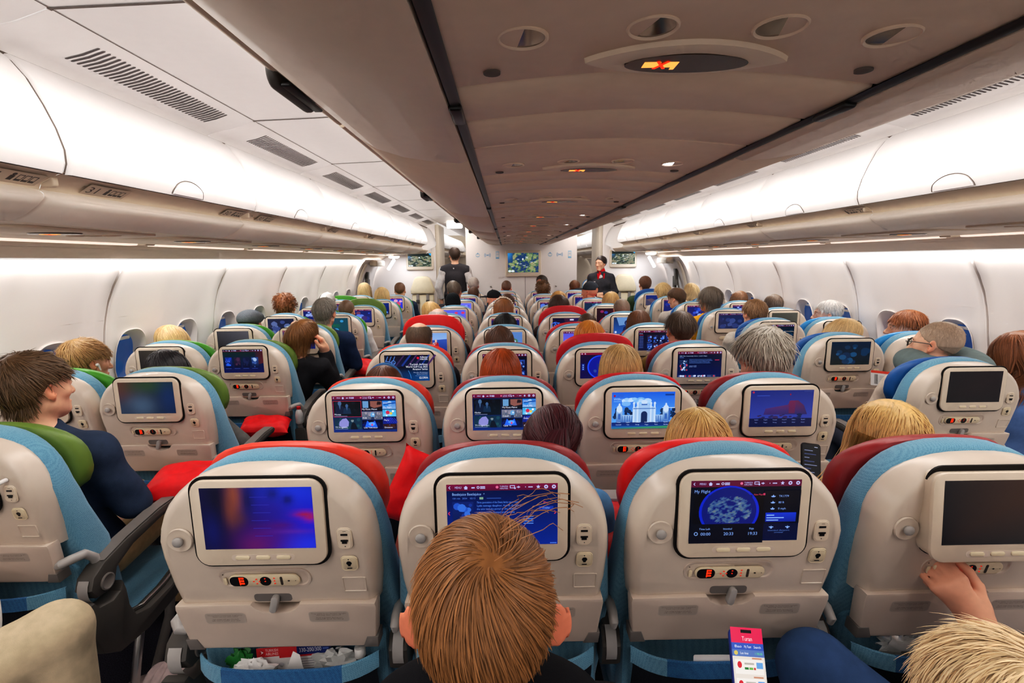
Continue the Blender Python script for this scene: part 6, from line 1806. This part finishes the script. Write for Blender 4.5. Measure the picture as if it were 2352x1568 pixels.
# the one who has turned round
_s9 = seat_base(('M', 9, 2)); _p = at(1277, 631, _s9[1]+.02)
add_person('person with dark short hair turned round in the last row, face showing', (_p.x+.10, _s9[1]+.42, (_p.z-1.32)*1.0), body_for(2, False), 'short', (60, 46, 38), (170, 120, 90), scale=1., yaw=58, rotz=math.radians(95), dens=.45, seed=3, hfine=.009, skin=C8(236, 160, 130), tilt=6)

# --- left side
sit(('L', 1, 'a'), 62, 800, 'crop', (104, 80, 56), (48, 62, 86), 'person in a navy sweater and beige trousers in the nearest left aisle seat', yaw=-14, trcol=(206, 172, 126))
sit(('L', 2, 'w'), 182, 772, 'crop', (176, 138, 92), (40, 50, 80), 'person with sandy hair and a white earbud by the left window', yaw=-26, nod=-6, extras=(earbud,))
sit(('L', 2, 'a'), 385, 797, 'bob', (44, 42, 46), (104, 102, 100), 'person with straight black hair and a grey jacket in second left row', True, B=CRO)
sit(('L', 3, 'w'), 395, 741, 'bob', (238, 200, 146), (22, 122, 112), 'person with pale blond hair and a teal top by the left window', True)
def phone_ext(t, kw):
    b = MB(); b.prism(rrect(0, 0, .072, .148, .012, 4), -.004, .004, .002, XZ); o = put('mobile_phone', b.build('phone_slab', M['black'], 40), t)
def place_phone(t, off, rot):
    b = MB(); b.prism(rrect(0, 0, .072, .148, .012, 4), -.004, .004, .002, XZ)
    o = put('mobile_phone', b.build('phone_slab', M['black'], 40)); o.matrix_world = t.matrix_basis @ Matrix.Translation(off) @ rot
    return o
tp = sit(('L', 3, 'a'), 690, 720, 'mop', (140, 98, 58), (38, 38, 42), 'person in a black sweater holding a phone to the ear in third left row', B=PHONE, tilt=-4, yaw=-6)
sit(('L', 4, 'w'), 573, 705, 'short', (90, 80, 70), (90, 90, 90), 'person in a grey flat cap by the left window', extras=(hat('flatcap', (104, 110, 116), M['rib']),), topgap=.03)
sit(('L', 4, 'a'), 744, 680, 'crop', (136, 130, 122), (36, 52, 84), 'person with grey hair and navy jacket leaning into the left aisle', B=TOPH, yaw=-6)
sit(('L', 5, 'w'), 655, 673, 'curly', (138, 86, 50), (120, 140, 90), 'person with a mop of brown curls by the left window')
sit(('L', 5, 'a'), 795, 684, 'buzz', (116, 90, 70), (232, 226, 222), 'person in a white t-shirt with buzz cut in fifth left row')
sit(('L', 6, 'w'), 752, 668, 'short', (110, 90, 70), (90, 90, 90), 'person in a white cap by the left window', extras=(hat('cap', (236, 234, 232)),), topgap=.03)
sit(('L', 7, 'a'), 877, 658, 'bob', (236, 200, 146), (190, 170, 160), 'person with light blond hair in seventh left row aisle seat', True)
sit(('L', 8, 'w'), 837, 648, 'bob', (236, 206, 156), (150, 140, 140), 'person with light blond hair by the far left window', True)
sit(('L', 8, 'a'), 918, 645, 'buzz', (126, 92, 70), (44, 56, 78), 'person with cropped hair and navy jacket beside the left jump seat')

# --- right side
sit(('R', 2, 'a'), 2160, 728, 'buzz', (182, 160, 140), (204, 188, 174), 'person with cropped grey hair and glasses in a beige sweater', yaw=32, extras=(glasses,), skin=C8(238, 186, 158))
sit(('R', 2, 'w'), 2345, 757, 'bob', (136, 84, 52), (90, 120, 170), 'person with brown hair at the right edge looking left', True, yaw=58, dy=-.02)
sit(('R', 3, 'w'), 2085, 707, 'crop', (150, 92, 56), (120, 30, 40), 'person with red brown short hair looking left by the right window', True, yaw=68)
sit(('R', 3, 'a'), 1925, 724, 'bob', (226, 190, 138), (198, 212, 236), 'person with blond hair resting against a blue headrest, face turned left', True, yaw=58, nod=14)
sit(('R', 4, 'w'), 1905, 684, 'short', (200, 196, 192), (200, 186, 172), 'person with white hair looking left by the right window', yaw=66, skin=C8(240, 192, 168))
sit(('R', 4, 'a'), 1735, 684, 'crop', (158, 122, 88), (200, 190, 178), 'person with light brown hair and a pale beige jacket in third right row', yaw=6)
sit(('R', 5, 'w'), 1777, 672, 'short', (124, 106, 92), (120, 110, 100), 'person with grey brown hair by the fourth right window')
sit(('R', 5, 'a'), 1634, 657, 'mop', (122, 110, 98), (232, 164, 36), 'person in a mustard yellow top with a grey mop of hair', True, yaw=34)
sit(('R', 6, 'w'), 1697, 666, 'bob', (134, 96, 68), (120, 110, 110), 'person with light brown hair by the fifth right window', True)
sit(('R', 6, 'a'), 1560, 658, 'crop', (104, 76, 54), (190, 180, 170), 'person with tousled brown hair looking down to the left', yaw=44, nod=-10)
sit(('R', 7, 'w'), 1590, 647, 'bob', (238, 208, 158), (170, 160, 150), 'person with pale blond hair by the far right window', True)
sit(('R', 7, 'a'), 1523, 649, 'shag', (228, 196, 142), (214, 200, 186), 'person in a cream hoodie with fluffy blond hair', True)
sit(('R', 8, 'a'), 1482, 631, 'short', (122, 84, 62), (66, 84, 56), 'person in a green camouflage jacket with short hair')
# two heads in the cabin beyond
for i, (x, y, c, lb) in enumerate(((1.66, 10.5, (190, 140, 90), 'nearest'), (2.15, 10.9, (90, 66, 50), 'farther'))):
    add_person('person seated beyond the bulkhead, %s of the two heads past the attendant' % lb, (x, y-.3, 0), body_for(2, False), 'short', c, (120, 110, 110), dens=.3, hfine=.01, seed=i)

# --- the two flight attendants
def stand_body(key, female, armL, armR, **kw):
    return make_body(key, female, armL, armR, step=.018, hs=.0065, legs=STAND, zlo=-.46, **kw)
MA = stand_body('attendant_m', False, ((-.265, .27, .70), (-.235, .36, .47), (0, .3, -1), (-1, 0, 0), 1, .3), ((.265, .27, .70), (.235, .40, .50), (0, .3, -1), (1, 0, 0), 1, .3), hand_boxes=())
def vest(t, kw):
    F = Field(*body_grid(.014, .014, True, (), -.46)); J = seated_joints(False)
    torso_prims(F, J, False, .024); 
    for s in (-1, 1): F.cone((s*.285, .275, .60), (s*.272, .275, .97), .062, .060, .010, 's')
    F.half((0, 0, -1), (0, 0, .50)); F.half((0, -.25, 1), (0, .262, 1.062), .01)
    posed(F.mesh(), kw, M['cloth'], 'vest', t, C8(66, 64, 68))
_p = at(1044, 566, 7.95)
_k = (_p.z-.015)/1.745
add_person('person in a black vest and white shirt standing in the left aisle, back turned', (_p.x, 7.95-.285*_k, .44*_k), MA, 'short', (76, 58, 48), (232, 228, 226), (34, 34, 38), scale=_k, yaw=14, dens=.8, hfine=.007, extras=(vest,))
FA = stand_body('attendant_f', True, ((-.235, .30, .72), (-.06, .44, .70), (1, .25, .05), (0, .5, 1), -1, .5), ((.235, .30, .72), (.07, .46, .665), (-1, .2, .02), (0, .5, 1), -1, .5), hand_boxes=(((-.16, .38, .62), (.16, .52, .76)),))
def fa_extras(t, kw):
    F = Field(*body_grid(.012, .008, True, (), -.1)); x, y, z = HC
    F.cone((0, .268, 1.055), (0, .274, 1.085), .062, .058, .01); F.cone((0, .262, 1.02), (0, .268, 1.055), .075, .064, .02)
    for k in range(6): F.ell((.015+.012*k, .335+.012*math.sin(k*.5)+.008, 1.03-.032*k), (.024, .014, .024), .015)
    for k in range(5): F.ell((.07+.03*k, .265-.015*k, 1.035-.012*k), (.034, .03, .017), .015)
    posed(F.mesh(), kw, M['cloth'], 'neck_scarf', t, C8(220, 22, 34))
    F = Field(*body_grid(.012, .010, True, (), -.1))
    for s in (-1, 1):
        for k in range(11): F.ell((s*(.052-.0045*k), .352+.018*math.sin(k*.3)+.012, 1.01-.038*k), (.014, .013, .026), .01)
        F.cone((s*.235*.72+0, .37, .712), (s*.06, .445, .70), .001, .001, .001)
    F.cone((-.085, .42, .703), (-.065, .436, .70), .040, .039, .004); F.cone((.095, .44, .672), (.075, .456, .668), .040, .039, .004)
    posed(F.mesh(), kw, M['cloth'], 'jacket_trim', t, C8(206, 20, 34))
    F = Field(*body_grid(.012, .010, True, (), -.1)); F.ell((0, .362, .90), (.040, .020, .11), .01); posed(F.mesh(), kw, M['cloth'], 'blouse', t, C8(226, 222, 220))
    b = MB(); b.box(.06, .115, .405, .409, .885, .90, .001); put('name_badge', b.build('name_badge', M['white'], 40), t)
    F = Field(*hgrid(.006)); F.ell((x, y-.115, z+.005), (.032, .030, .032), .01); F.cone((x, y-.08, z+.01), (x, y-.10, z+.006), .03, .026, .01); posed(F.mesh(), kw, M['cloth'], 'hair_bun', t, C8(50, 38, 34))
_p = at(1390, 586, 7.55); _k = (_p.z-.012)/1.745
add_person('person in a charcoal uniform with red neck scarf standing in the right aisle', (_p.x, 7.55+.285*_k, .44*_k), FA, 'tied', (58, 44, 40), (62, 62, 68), (44, 44, 50), scale=_k, rotz=math.radians(168), yaw=-32, dens=.9, hfine=.006, extras=(fa_extras,))

# --- people right at the camera
EAR_OUT[0] = .019
BOY = make_body('boy', False, step=.0125, hs=.0045, hand_boxes=())
EAR_OUT[0] = 0.
_p = at(1113, 1172, .60)
_k = (_p.z-.018)/1.305
STY['boy'] = dict(front=.05, nape=-.058, side=.020, th=.015, ln=.066, n=12500, fall=.22, w=.0008, rough=.15, ear=1)
def collar(t, kw):
    F = Field(axis(-.19, .19, .006), axis(.10, .42, .006), axis(.95, 1.16, .006))
    F.cone((0, .258, 1.0), (0, .256, 1.062), .105, .082, .02); F.ell((0, .232, 1.06), (.165, .085, .072), .03); F.cone((0, .262, 1.0), (0, .266, 1.12), .066, .066, .01, 's'); F.half((0, 0, -1), (0, 0, .97))
    posed(F.mesh(), dict(kw, nod=0), M['cloth'], 'jacket_collar', t, C8(16, 17, 22))
def boy_fly(t, kw):
    r = np.random.RandomState(2); n = 16; K = 8; P = []
    for i in range(n):
        a = r.randn()*.02; b = r.rand(); w = r.rand()
        pts = [(.02+.015*r.randn()*.3+(.03+.085*b)*u+.01*w*math.sin(3*u), -.01+a+.02*u*w, .125+(.02+.035*b)*math.sin(u*PI*(.55+.3*w))+.012*u*(w-.4)) for u in np.linspace(0, 1, K)]
        P.append(pts)
    P = np.array(P)+np.array(HC); bb = np.array([0, .0005, .0002])
    V = np.stack([P-bb, P+np.array([0, 0, .0004]), P+bb], 2).reshape(-1, 3)
    i = np.arange(n)[:, None, None]*K*3; k = np.arange(K-1)[None, :, None]*3; j = np.arange(2)[None, None, :]
    q0 = i+k+j; Q = np.stack([q0, q0+1, q0+4, q0+3], -1).reshape(-1, 4); c = np.full(len(V), 1.25)
    put('flyaway_hair', mesh_np('flyaway_hair', pose(V, **kw), Q, M['hair'], np.stack([c]*3, 1)), t, color=C8(150, 104, 64))
add_person('person with light brown hair and a black jacket, back of the head in the foreground', (_p.x, .60-.285*_k, 0), BOY, 'boy', (158, 110, 66), (22, 23, 28), (60, 64, 90), scale=_k, nod=7, dens=1., hfine=.0042, skin=C8(240, 168, 138), extras=(boy_fly, collar), seed=4)
# blond passenger at the lower right corner
STY['fluff'] = dict(front=.05, nape=-.09, side=-.03, th=.026, ln=.085, n=11000, fall=.35, w=.0010, rough=.40)
_p = at(2328, 1456, .62); _k = .86
WOM = make_body('blond', True, armR=((.20, .40, .70), (.02, .57, .74), (-.3, .55, .35), (.35, -.3, .6), -1, [.75, .8, .8, .8], 0, .9), hand_boxes=(((-.14, .48, .62), (.12, .76, .88)),), step=.0125, hs=.005)
tw = add_person('person with fluffy cream blond hair at the lower right corner', (_p.x, .62-.285*_k, _p.z-1.305*_k-.030), WOM, 'fluff', (250, 220, 176), (120, 40, 60), (60, 80, 120), scale=_k, yaw=-8, dens=1., hfine=.005, seed=8)
# neighbour whose left hand is at the handset
hp = at(2246, 1432, .935); rx, ry = .78, .193
wr = (hp.x-rx, hp.y-ry, hp.z)
DL = dict(LEGS0); DL[-1] = ((-.085, .36, .535), (-.365, .735, .70), (-.33, .66, .22), (-.34, .80, .14))
REACH = make_body('reach', False, armL=((-.20, .50, .70), wr, (-.52, .30, .80), (-.30, -.92, .12), -1, [.95, 1.0, 1.05, 1.1], .2, .62), legs=DL, hand_boxes=(((wr[0]-.17, wr[1]-.05, wr[2]-.06), (wr[0]+.10, wr[1]+.17, wr[2]+.20)),), step=.0125, hs=.0065, sleeve=.80, xw=.46)
add_person('person in blue jeans whose left hand reaches for the handset at the right', (rx, ry, 0), REACH, 'short', (90, 70, 50), (60, 66, 90), (52, 78, 118), skin=C8(240, 176, 146), dens=.6)
# passenger in beige trousers at the left edge
LL = dict(LEGS0); LL[1] = ((.085, .36, .535), (.405, .625, .655), (.43, .60, .12), (.46, .76, .04))
BEI = make_body('beige_leg', False, legs=LL, step=.0125, hs=.007, xw=.52, hand_boxes=())
add_person('person in beige trousers at the left edge, only a bent knee in view', (-1.81, .504, 0), BEI, 'short', (90, 70, 50), (90, 90, 100), (206, 188, 158), dens=.4)
# ================================================================== small things
def pillow(label, loc, rot, sx=.36, sy=.28, sz=.11, seed=0, m=None, col=None, name='pillow', cat='pillow'):
    r = random.Random(seed); b = MB(); n = 22; G = {}
    for side in (1, -1):
        for i in range(n+1):
            for j in range(n+1):
                u, v = i/n*2-1, j/n*2-1
                e = (1-u**4)*(1-v**4); h = max(0, e)**.55
                k = 1-.07*(1-abs(u)**6)*abs(v)**5; k2 = 1-.07*(1-abs(v)**6)*abs(u)**5
                w = .006*math.sin(9*u+5*v*v+seed)*math.sin(7*v+seed*2)*e
                b.v.append((u*sx/2*k2, v*sy/2*k, side*(h*sz/2)+w))
    for s_ in range(2):
        o = s_*(n+1)**2
        for i in range(n):
            for j in range(n):
                q = (o+i*(n+1)+j, o+(i+1)*(n+1)+j, o+(i+1)*(n+1)+j+1, o+i*(n+1)+j+1)
                b.f.append(q if s_ == 0 else tuple(reversed(q))); b.mi.append(0)
    o = put(name, b.build(name, m or M['redcloth'], 0), None, loc, col, rot)
    for p in o.data.polygons: p.use_smooth = True
    return tag(o, label, cat)
pillow('red cushion between the navy sweater and the nearest leftmost centre seat', (-1.50, 1.88, .705), (.10, .06, .25), .36, .24, .13, 1)
pillow('red cushion on the lap of the grey jacket by the left aisle', (-1.68, 2.80, .63), (.1, .12, .3), .27, .20, .09, 2)
pillow('red cushion corner poking up between the first two nearest centre seats', (-.525, 1.62, .775), (1.35, .5, .25), .30, .26, .09, 3)
pillow('red cushion low between the second and third nearest centre seats', (.07, 1.34, .77), (.5, .3, .6), .30, .24, .10, 4)
pillow('small red cushion beside the navy jacket in the left aisle', (-1.50, 4.25, .66), (.4, .2, .3), .28, .22, .10, 5)

def slab(name, label, cat, loc, rot, art, w, h, th=.0012, backm='white', parent=None):
    """a thin printed sheet standing in its own x-z plane, artwork on the -y face"""
    t = thing(name, label, cat, loc); t.rotation_euler = rot
    b = MB(); b.prism(rrect(w/2, h/2, w, h, .004, 3), th, 0, 0, XZ); put('sheet', b.build(name+'_sheet', M[backm], 30), t)
    put('print', art.build(name+'_print', M['print'], lambda u, v, l: (u, -.0003-l, v)), t); return t
def safety_card(tx='330-200/300'):
    a = Art(.178, .62); a.rect(0, 0, 1, .62, 'e6e4e2'); a.rect(0, 0, .56, .13, 'cc2028'); a.rect(.3, .12, .48, .04, 'cc2028'); a.rect(.54, 0, .46, .135, '142a78')
    a.ellipse(.07, .065, .032, .032, 'b01820'); a.poly([(.055, .04), (.095, .065), (.055, .09), (.07, .065)], 'f0e8e8'); a.text(.12, .06, .055, 'TURKISH', 'f4dcdc', w=.17); a.text(.12, .11, .055, 'AIRLINES', 'f4dcdc', w=.17)
    a.text(.57, .10, .085, tx, 'f4f4f8', w=.30); a.rect(.89, .06, .08, .02, '5a78c8')
    for k in range(12): a.rect(.56, .19+k*.034, .4, .012, 'a8a8ac')
    for k in range(3): a.ellipse(.2+.12*k, .25, .035, .03, 'c8c8cc')
    for k in range(7): a.rect(.08, .33+k*.038, .42, .012, 'c0bec0')
    return a
slab('safety_card', 'red and white safety card reading 330-200/300 in the nearest leftmost pocket', 'card', (-.855, 1.045, .552), (-.10, -.05, .03), safety_card(), .178, .11)
slab('safety_card', 'safety card corner in the pocket of the rightmost nearest seat', 'card', (.655, 1.045, .548), (-.1, .16, 0), safety_card(), .178, .11)
slab('safety_card', 'red topped safety card in the pocket at the left edge', 'card', (-1.985, 1.315, .565), (-.1, .1, 0), safety_card(), .178, .11)
def crumple(name, label, cat, loc, r, m, seed, sc=(1, 1, 1), col=None):
    rr = random.Random(seed); b = MB(); n, k = 18, 12; loops = []
    for j in range(k+1):
        th = PI*(j+.5)/(k+1); lp = []
        for i in range(n):
            ph = 2*PI*i/n; q = r*(1+.28*rr.uniform(-1, 1)+.2*math.sin(3*ph+seed)*math.sin(4*th))
            lp.append((q*math.sin(th)*math.cos(ph)*sc[0], q*math.sin(th)*math.sin(ph)*sc[1], q*math.cos(th)*sc[2]))
        loops.append(lp)
    b.loft(loops, True, True, True)
    return tag(put(name, b.build(name, m, 25), None, loc, col), label, cat)
M['wrap'] = mat('clear_wrap', (222, 224, 222), .18, .6, noise=.12, nscale=40, trans=.35)
M['green'] = mat('wrap_green', (40, 120, 52), .35, .5, noise=.2, nscale=30)
crumple('plastic_wrap', 'crumpled clear wrapper right of the safety card in the nearest pocket', 'wrapper', (-.665, 1.05, .622), .042, M['wrap'], 3, (1.3, .35, .8))
crumple('snack_wrapper', 'crumpled white wrapper left of the safety card in the nearest pocket', 'wrapper', (-.860, 1.032, .620), .036, M['white'], 5, (1.4, .35, .8))
crumple('snack_bag', 'green edged snack bag at the left end of the nearest pocket', 'wrapper', (-.895, 1.05, .630), .034, M['green'], 6, (1.0, .3, .9))
crumple('plastic_wrap', 'crumpled clear wrapper in the pocket of the rightmost nearest seat', 'wrapper', (.70, 1.045, .648), .040, M['wrap'], 9, (1.3, .35, .8))
b = MB(); b.prism([(0, 0), (.07, 0), (.055, .09), (.04, .10)], .001, 0, 0, XZ); tag(put('paper_napkin', b.build('paper_napkin', M['white'], 0), None, (-.800, 1.030, .575)), 'folded white napkin in front of the safety card', 'napkin')
# bottle
t = thing('water_bottle', 'small dark water bottle with white cap in the nearest pocket', 'bottle', (-.612, 1.058, .530))
b = MB(); b.lathe([(.024, 0), (.027, .005), (.027, .06), (.026, .075), (.019, .094), (.011, .104), (.011, .108)], 20); put('bottle_body', b.build('bottle_body', mat('bottle_dark', (84, 92, 108), .12, .6, trans=.5, noise=.05), 50), t)
b = MB(); b.lathe([(.0125, .106), (.0135, .108), (.0135, .126), (.0125, .130), (.001, .131)], 20); put('bottle_cap', b.build('bottle_cap', M['white'], 50), t)
t = thing('water_bottle', 'little clear bottle with red cap beside the second left aisle seat', 'bottle', (-1.535, 2.93, .60))
b = MB(); b.lathe([(.02, 0), (.023, .005), (.023, .06), (.016, .08), (.009, .09)], 16); put('bottle_body', b.build('bottle_body', M['wrap'], 50), t)
b = MB(); b.lathe([(.011, .09), (.012, .092), (.012, .106), (.001, .108)], 16); put('bottle_cap', b.build('bottle_cap', M['red'], 50), t)
# leaflets in other pockets
a = Art(.13, .5); a.rect(0, 0, 1, .5, 'a8949a'); a.rect(.05, .05, .5, .12, 'c05a68'); a.text(.08, .4, .22, 'Tur', 'e8dede'); a.rect(.6, .1, .3, .3, 'c4b4b8')
slab('magazine', 'pinkish magazine in the pocket behind the palace picture seat', 'magazine', (.10, 1.77, .60), (-.1, .03, 0), a, .13, .10)
a = Art(.13, .5); a.rect(0, 0, 1, .5, 'c8bcae'); a.rect(.05, .08, .9, .05, 'a89c90')
slab('magazine', 'pale folded leaflet in the pocket of the third nearest seat', 'magazine', (.18, 1.0, .575), (-.1, .02, 0), a, .13, .09)
a = Art(.09, .55); a.rect(0, 0, 1, .55, 'e4e2e2'); a.text(.5, .28, .075, 'HTACINSKAS SHOP', 'b4b4b8', 'c', w=.6)
slab('paper_card', 'white paper card lying in the pocket at the left edge', 'card', (-1.83, 1.27, .64), (-.5, .12, .15), a, .10, .06)
# cable plugged into the left edge seat
m = MB(); p0 = Vector((-1.81+.177, 1.285, LCZ-.048))
pts = [p0, p0+Vector((-.004, -.03, -.002)), p0+Vector((-.03, -.045, -.02)), p0+Vector((-.055, -.05, -.09)), p0+Vector((-.035, -.05, -.20)), p0+Vector((-.01, -.06, -.32)), p0+Vector((-.01, -.08, -.42)), p0+Vector((-.05, -.12, -.50)), p0+Vector((-.12, -.16, -.52))]
from mathutils import geometry as _g
fine = []
for i in range(len(pts)-1):
    a_, b_, c_, d_ = pts[max(i-1, 0)], pts[i], pts[i+1], pts[min(i+2, len(pts)-1)]
    for k in range(6):
        u = k/6.; fine.append(.5*((2*b_)+(c_-a_)*u+(2*a_-5*b_+4*c_-d_)*u*u+(3*b_-a_-3*c_+d_)*u**3))
fine.append(pts[-1])
t = thing('charging_cable', 'white charging cable plugged into the seat port at the left edge', 'cable', (0, 0, 0))
m.tube(fine, .0024, 8); put('cord', m.build('cable_cord', M['white'], 60), t)
m = MB(); m.tube([p0+Vector((0, .006, 0)), p0+Vector((0, -.012, 0)), p0+Vector((-.004, -.028, -.002)), p0+Vector((-.010, -.036, -.005))], [.0062, .0062, .0055, .003], 10); put('plug', m.build('cable_plug', M['white'], 50), t)
# phones
def phone(label, loc, rot, art, frame, w=.07, h=.148):
    t = thing('mobile_phone', label, 'phone', loc); t.rotation_euler = rot
    b = MB(); b.prism(rrect(0, 0, w, h, .012, 5), .004, -.004, .002, XZ); put('case', b.build('phone_case', frame, 40), t)
    put('screen', art.build('phone_screen', M['screen'], lambda u, v, l: (u-w*.46, -.0042-l, v-h*.478)), t); return t
a = Art(.0644, 2.198)
for i, c in enumerate(('e82a58',)): a.rect(0, 0, 1, .42, c)
a.rect(.32, .06, .34, .09, '08080c'); a.text(.5, .36, .17, 'Turan', 'ffd8e0', 'c', w=.32); a.rect(0, .42, 1, .36, '3a5ab8'); 
for x, tx in ((.2, 'Bao'), (.5, 'My Team'), (.8, 'Search')): a.text(x, .55, .10, tx, 'e8eeff', 'c', w=.22)
a.rect(0, .78, 1, 1.42, 'e6dcd2'); a.rect(0, .60, 1, .18, '5a78b8'); a.ellipse(.12, .69, .06, .06, 'd8c060'); a.text(.25, .72, .09, 'Lao Inisi', 'f0f4ff', w=.25); a.text(.7, .72, .09, '1 700.00', '70e080', w=.24)
for y in (.86, 1.35, 1.84):
    a.rect(.06, y, .88, .38, 'f2ece6'); a.ellipse(.2, y+.14, .07, .09, 'd82838'); a.rect(.35, y+.08, .3, .05, 'b8b0a8'); a.rect(.35, y+.2, .12, .06, '2a7a3a'); a.rect(.49, y+.2, .12, .06, '70b050'); a.rect(.63, y+.2, .06, .06, 'c83a3a'); a.rect(.72, y+.06, .2, .16, '6aa0e0'); a.rect(.6, y-.06, .3, .04, 'c88a70')
tl, br_ = at(1706, 1472, .885), at(1730, 1610, .80)
mid = (tl+br_)/2
phone('lit smartphone with red header held low in front of the third nearest seat', mid, (-.55, .10, 0), a, mat('phone_case_blue', (44, 60, 150), .3, .5, noise=.03), .066, .142)
a = Art(.0644, 2.198); a.rect(0, 0, 1, 2.198, '0c0e14')
for k in range(9): a.rect(.1, .3+k*.19, (.5, .7, .3, .6, .75, .4, .6, .3, .5)[k], .03, '4a5a90' if k % 2 else '8a94b8')
a.rect(.7, .1, .2, .03, 'c0c8e0'); a.ellipse(.85, 2.0, .06, .06, 'd0d8f0')
pp = at(1862, 1068, 1.60); phone('dark screened smartphone held beside the long blond hair', pp, (-.35, .18, .1), a, M['black'], .074, .15)
place = tp
b = MB(); b.prism(rrect(0, 0, .072, .148, .012, 4), -.004, .004, .002, XZ)
ph = put('mobile_phone', b.build('phone_slab', M['black'], 40)); bpy.context.view_layer.update()
ph.matrix_world = tp.matrix_basis @ Matrix.Translation((.118, .315, 1.150)) @ Matrix.Rotation(PI/2-.1, 4, 'Z') @ Matrix.Rotation(.25, 4, 'Y')
tag(ph, 'black phone held to the ear by the person in the black sweater', 'phone')
# boarding pass
a = Art(.19, .46); a.rect(0, 0, 1, .46, 'ecebea'); a.rect(0, 0, 1, .075, 'e8442c')
r = random.Random(4); x = .12
while x < .24: w_ = r.choice([.004, .007, .011]); a.rect(x, .11, w_, .3, '3a3a3e'); x += w_+r.choice([.004, .007])
for k in range(5): a.rect(.3, .16+k*.05, .3-.03*k, .014, 'b0b0b4'); a.rect(.68, .16+k*.05, .2, .014, 'b0b0b4')
a.rect(.30, .14, .12, .1, 'd8d8d8'); a.rect(.45, .14, .12, .1, 'd8d8d8')
bp = at(2000, 884, 2.75); slab('boarding_pass', 'white boarding pass with red band held by the glasses wearer', 'boarding pass', bp, (-.25, .13, .12), a, .19, .087)
# grey neck pillow
sx, sy = seat_base(('R', 2, 'a')); np_ = at(2165, 836, sy+.30)
F = Field(axis(-.22, .22, .008), axis(-.2, .2, .008), axis(-.09, .09, .008))
for k in range(25):
    th = PI*.12+(PI*1.76)*k/24.+PI*.5; F.ell((.125*math.cos(th), .105*math.sin(th), 0), (.062, .062, .055), .03)
V, Q = F.mesh(); o = put('neck_pillow', mesh_np('neck_pillow', V, Q, M['cloth']), None, np_, C8(104, 118, 118), (.12, -.1, .45)); o.scale = (1.12, 1.12, 1.05)
tag(o, 'grey green neck pillow around the neck of the glasses wearer', 'neck pillow')
# soft bag between the first two nearest seats
F = Field(axis(-.12, .12, .007), axis(-.16, .16, .007), axis(-.16, .16, .007))
F.ell((0, 0, -.02), (.075, .12, .12), .02); F.ell((.02, -.03, .05), (.05, .08, .07), .03)
X, Y, Z = F.grid((slice(None),)*3); F.d += (.006*np.sin(60*X+40*Z+9*np.sin(30*Y))*np.sin(50*Z+20*X)).astype(np.float32)
V, Q = F.mesh(); t = thing('cloth_bag', 'magenta cloth bag with coral strap between the first two nearest seats', 'bag', (-.53, 1.24, .66))
put('bag_body', mesh_np('bag_body', V, Q, M['cloth']), t, color=C8(168, 52, 118))
b = MB(); b.loft([[(x-.02+.06*u, -.05+.15*u, .10+.14*math.sin(u*2.6)) for x in (-.015, .015)] for u in [k/10 for k in range(11)]], False); put('strap', b.build('bag_strap', mat('coral', (238, 120, 96), .7, .2, noise=.05), 60), t)
# bits on the floor at the left
F = Field(axis(-.26, .26, .009), axis(-.28, .28, .009), axis(-.02, .2, .009))
F.ell((0, 0, .05), (.18, .2, .07), .02); F.ell((.05, .08, .09), (.12, .12, .07), .03); F.ell((-.06, -.1, .07), (.1, .12, .06), .03)
X, Y, Z = F.grid((slice(None),)*3); F.d += (.012*np.sin(30*X+22*Y+9*np.sin(17*X))*np.sin(24*Y+20*Z)).astype(np.float32); F.half((0, 0, -1), (0, 0, .002))
V, Q = F.mesh(); tag(put('blanket', mesh_np('blanket', V, Q, M['cloth']), None, (-1.50, 1.48, .0), C8(178, 160, 158)), 'crumpled pinkish grey blanket on the floor below the aisle armrest', 'blanket')
def shoe(label, loc, rz, col):
    F = Field(axis(-.06, .06, .006), axis(-.16, .16, .006), axis(-.01, .11, .006))
    F.cone((0, -.08, .05), (0, .085, .035), .042, .036, .02); F.ell((0, -.085, .075), (.036, .045, .03), .02); F.ell((0, -.08, .105), (.026, .034, .03), .01, 's'); F.half((0, 0, -1), (0, 0, .002))
    V, Q = F.mesh(); tag(put('shoe', mesh_np('shoe', V, Q, M['cloth']), None, loc, C8(*col), (0, 0, rz)), label, 'shoe')
shoe('pale blue shoe on the floor at the lower left, nearer the aisle', (-1.235, 1.20, 0), .5, (150, 176, 196)); shoe('grey shoe on the floor at the lower left, beside the pale blue one', (-1.38, 1.27, 0), .6, (120, 120, 130))
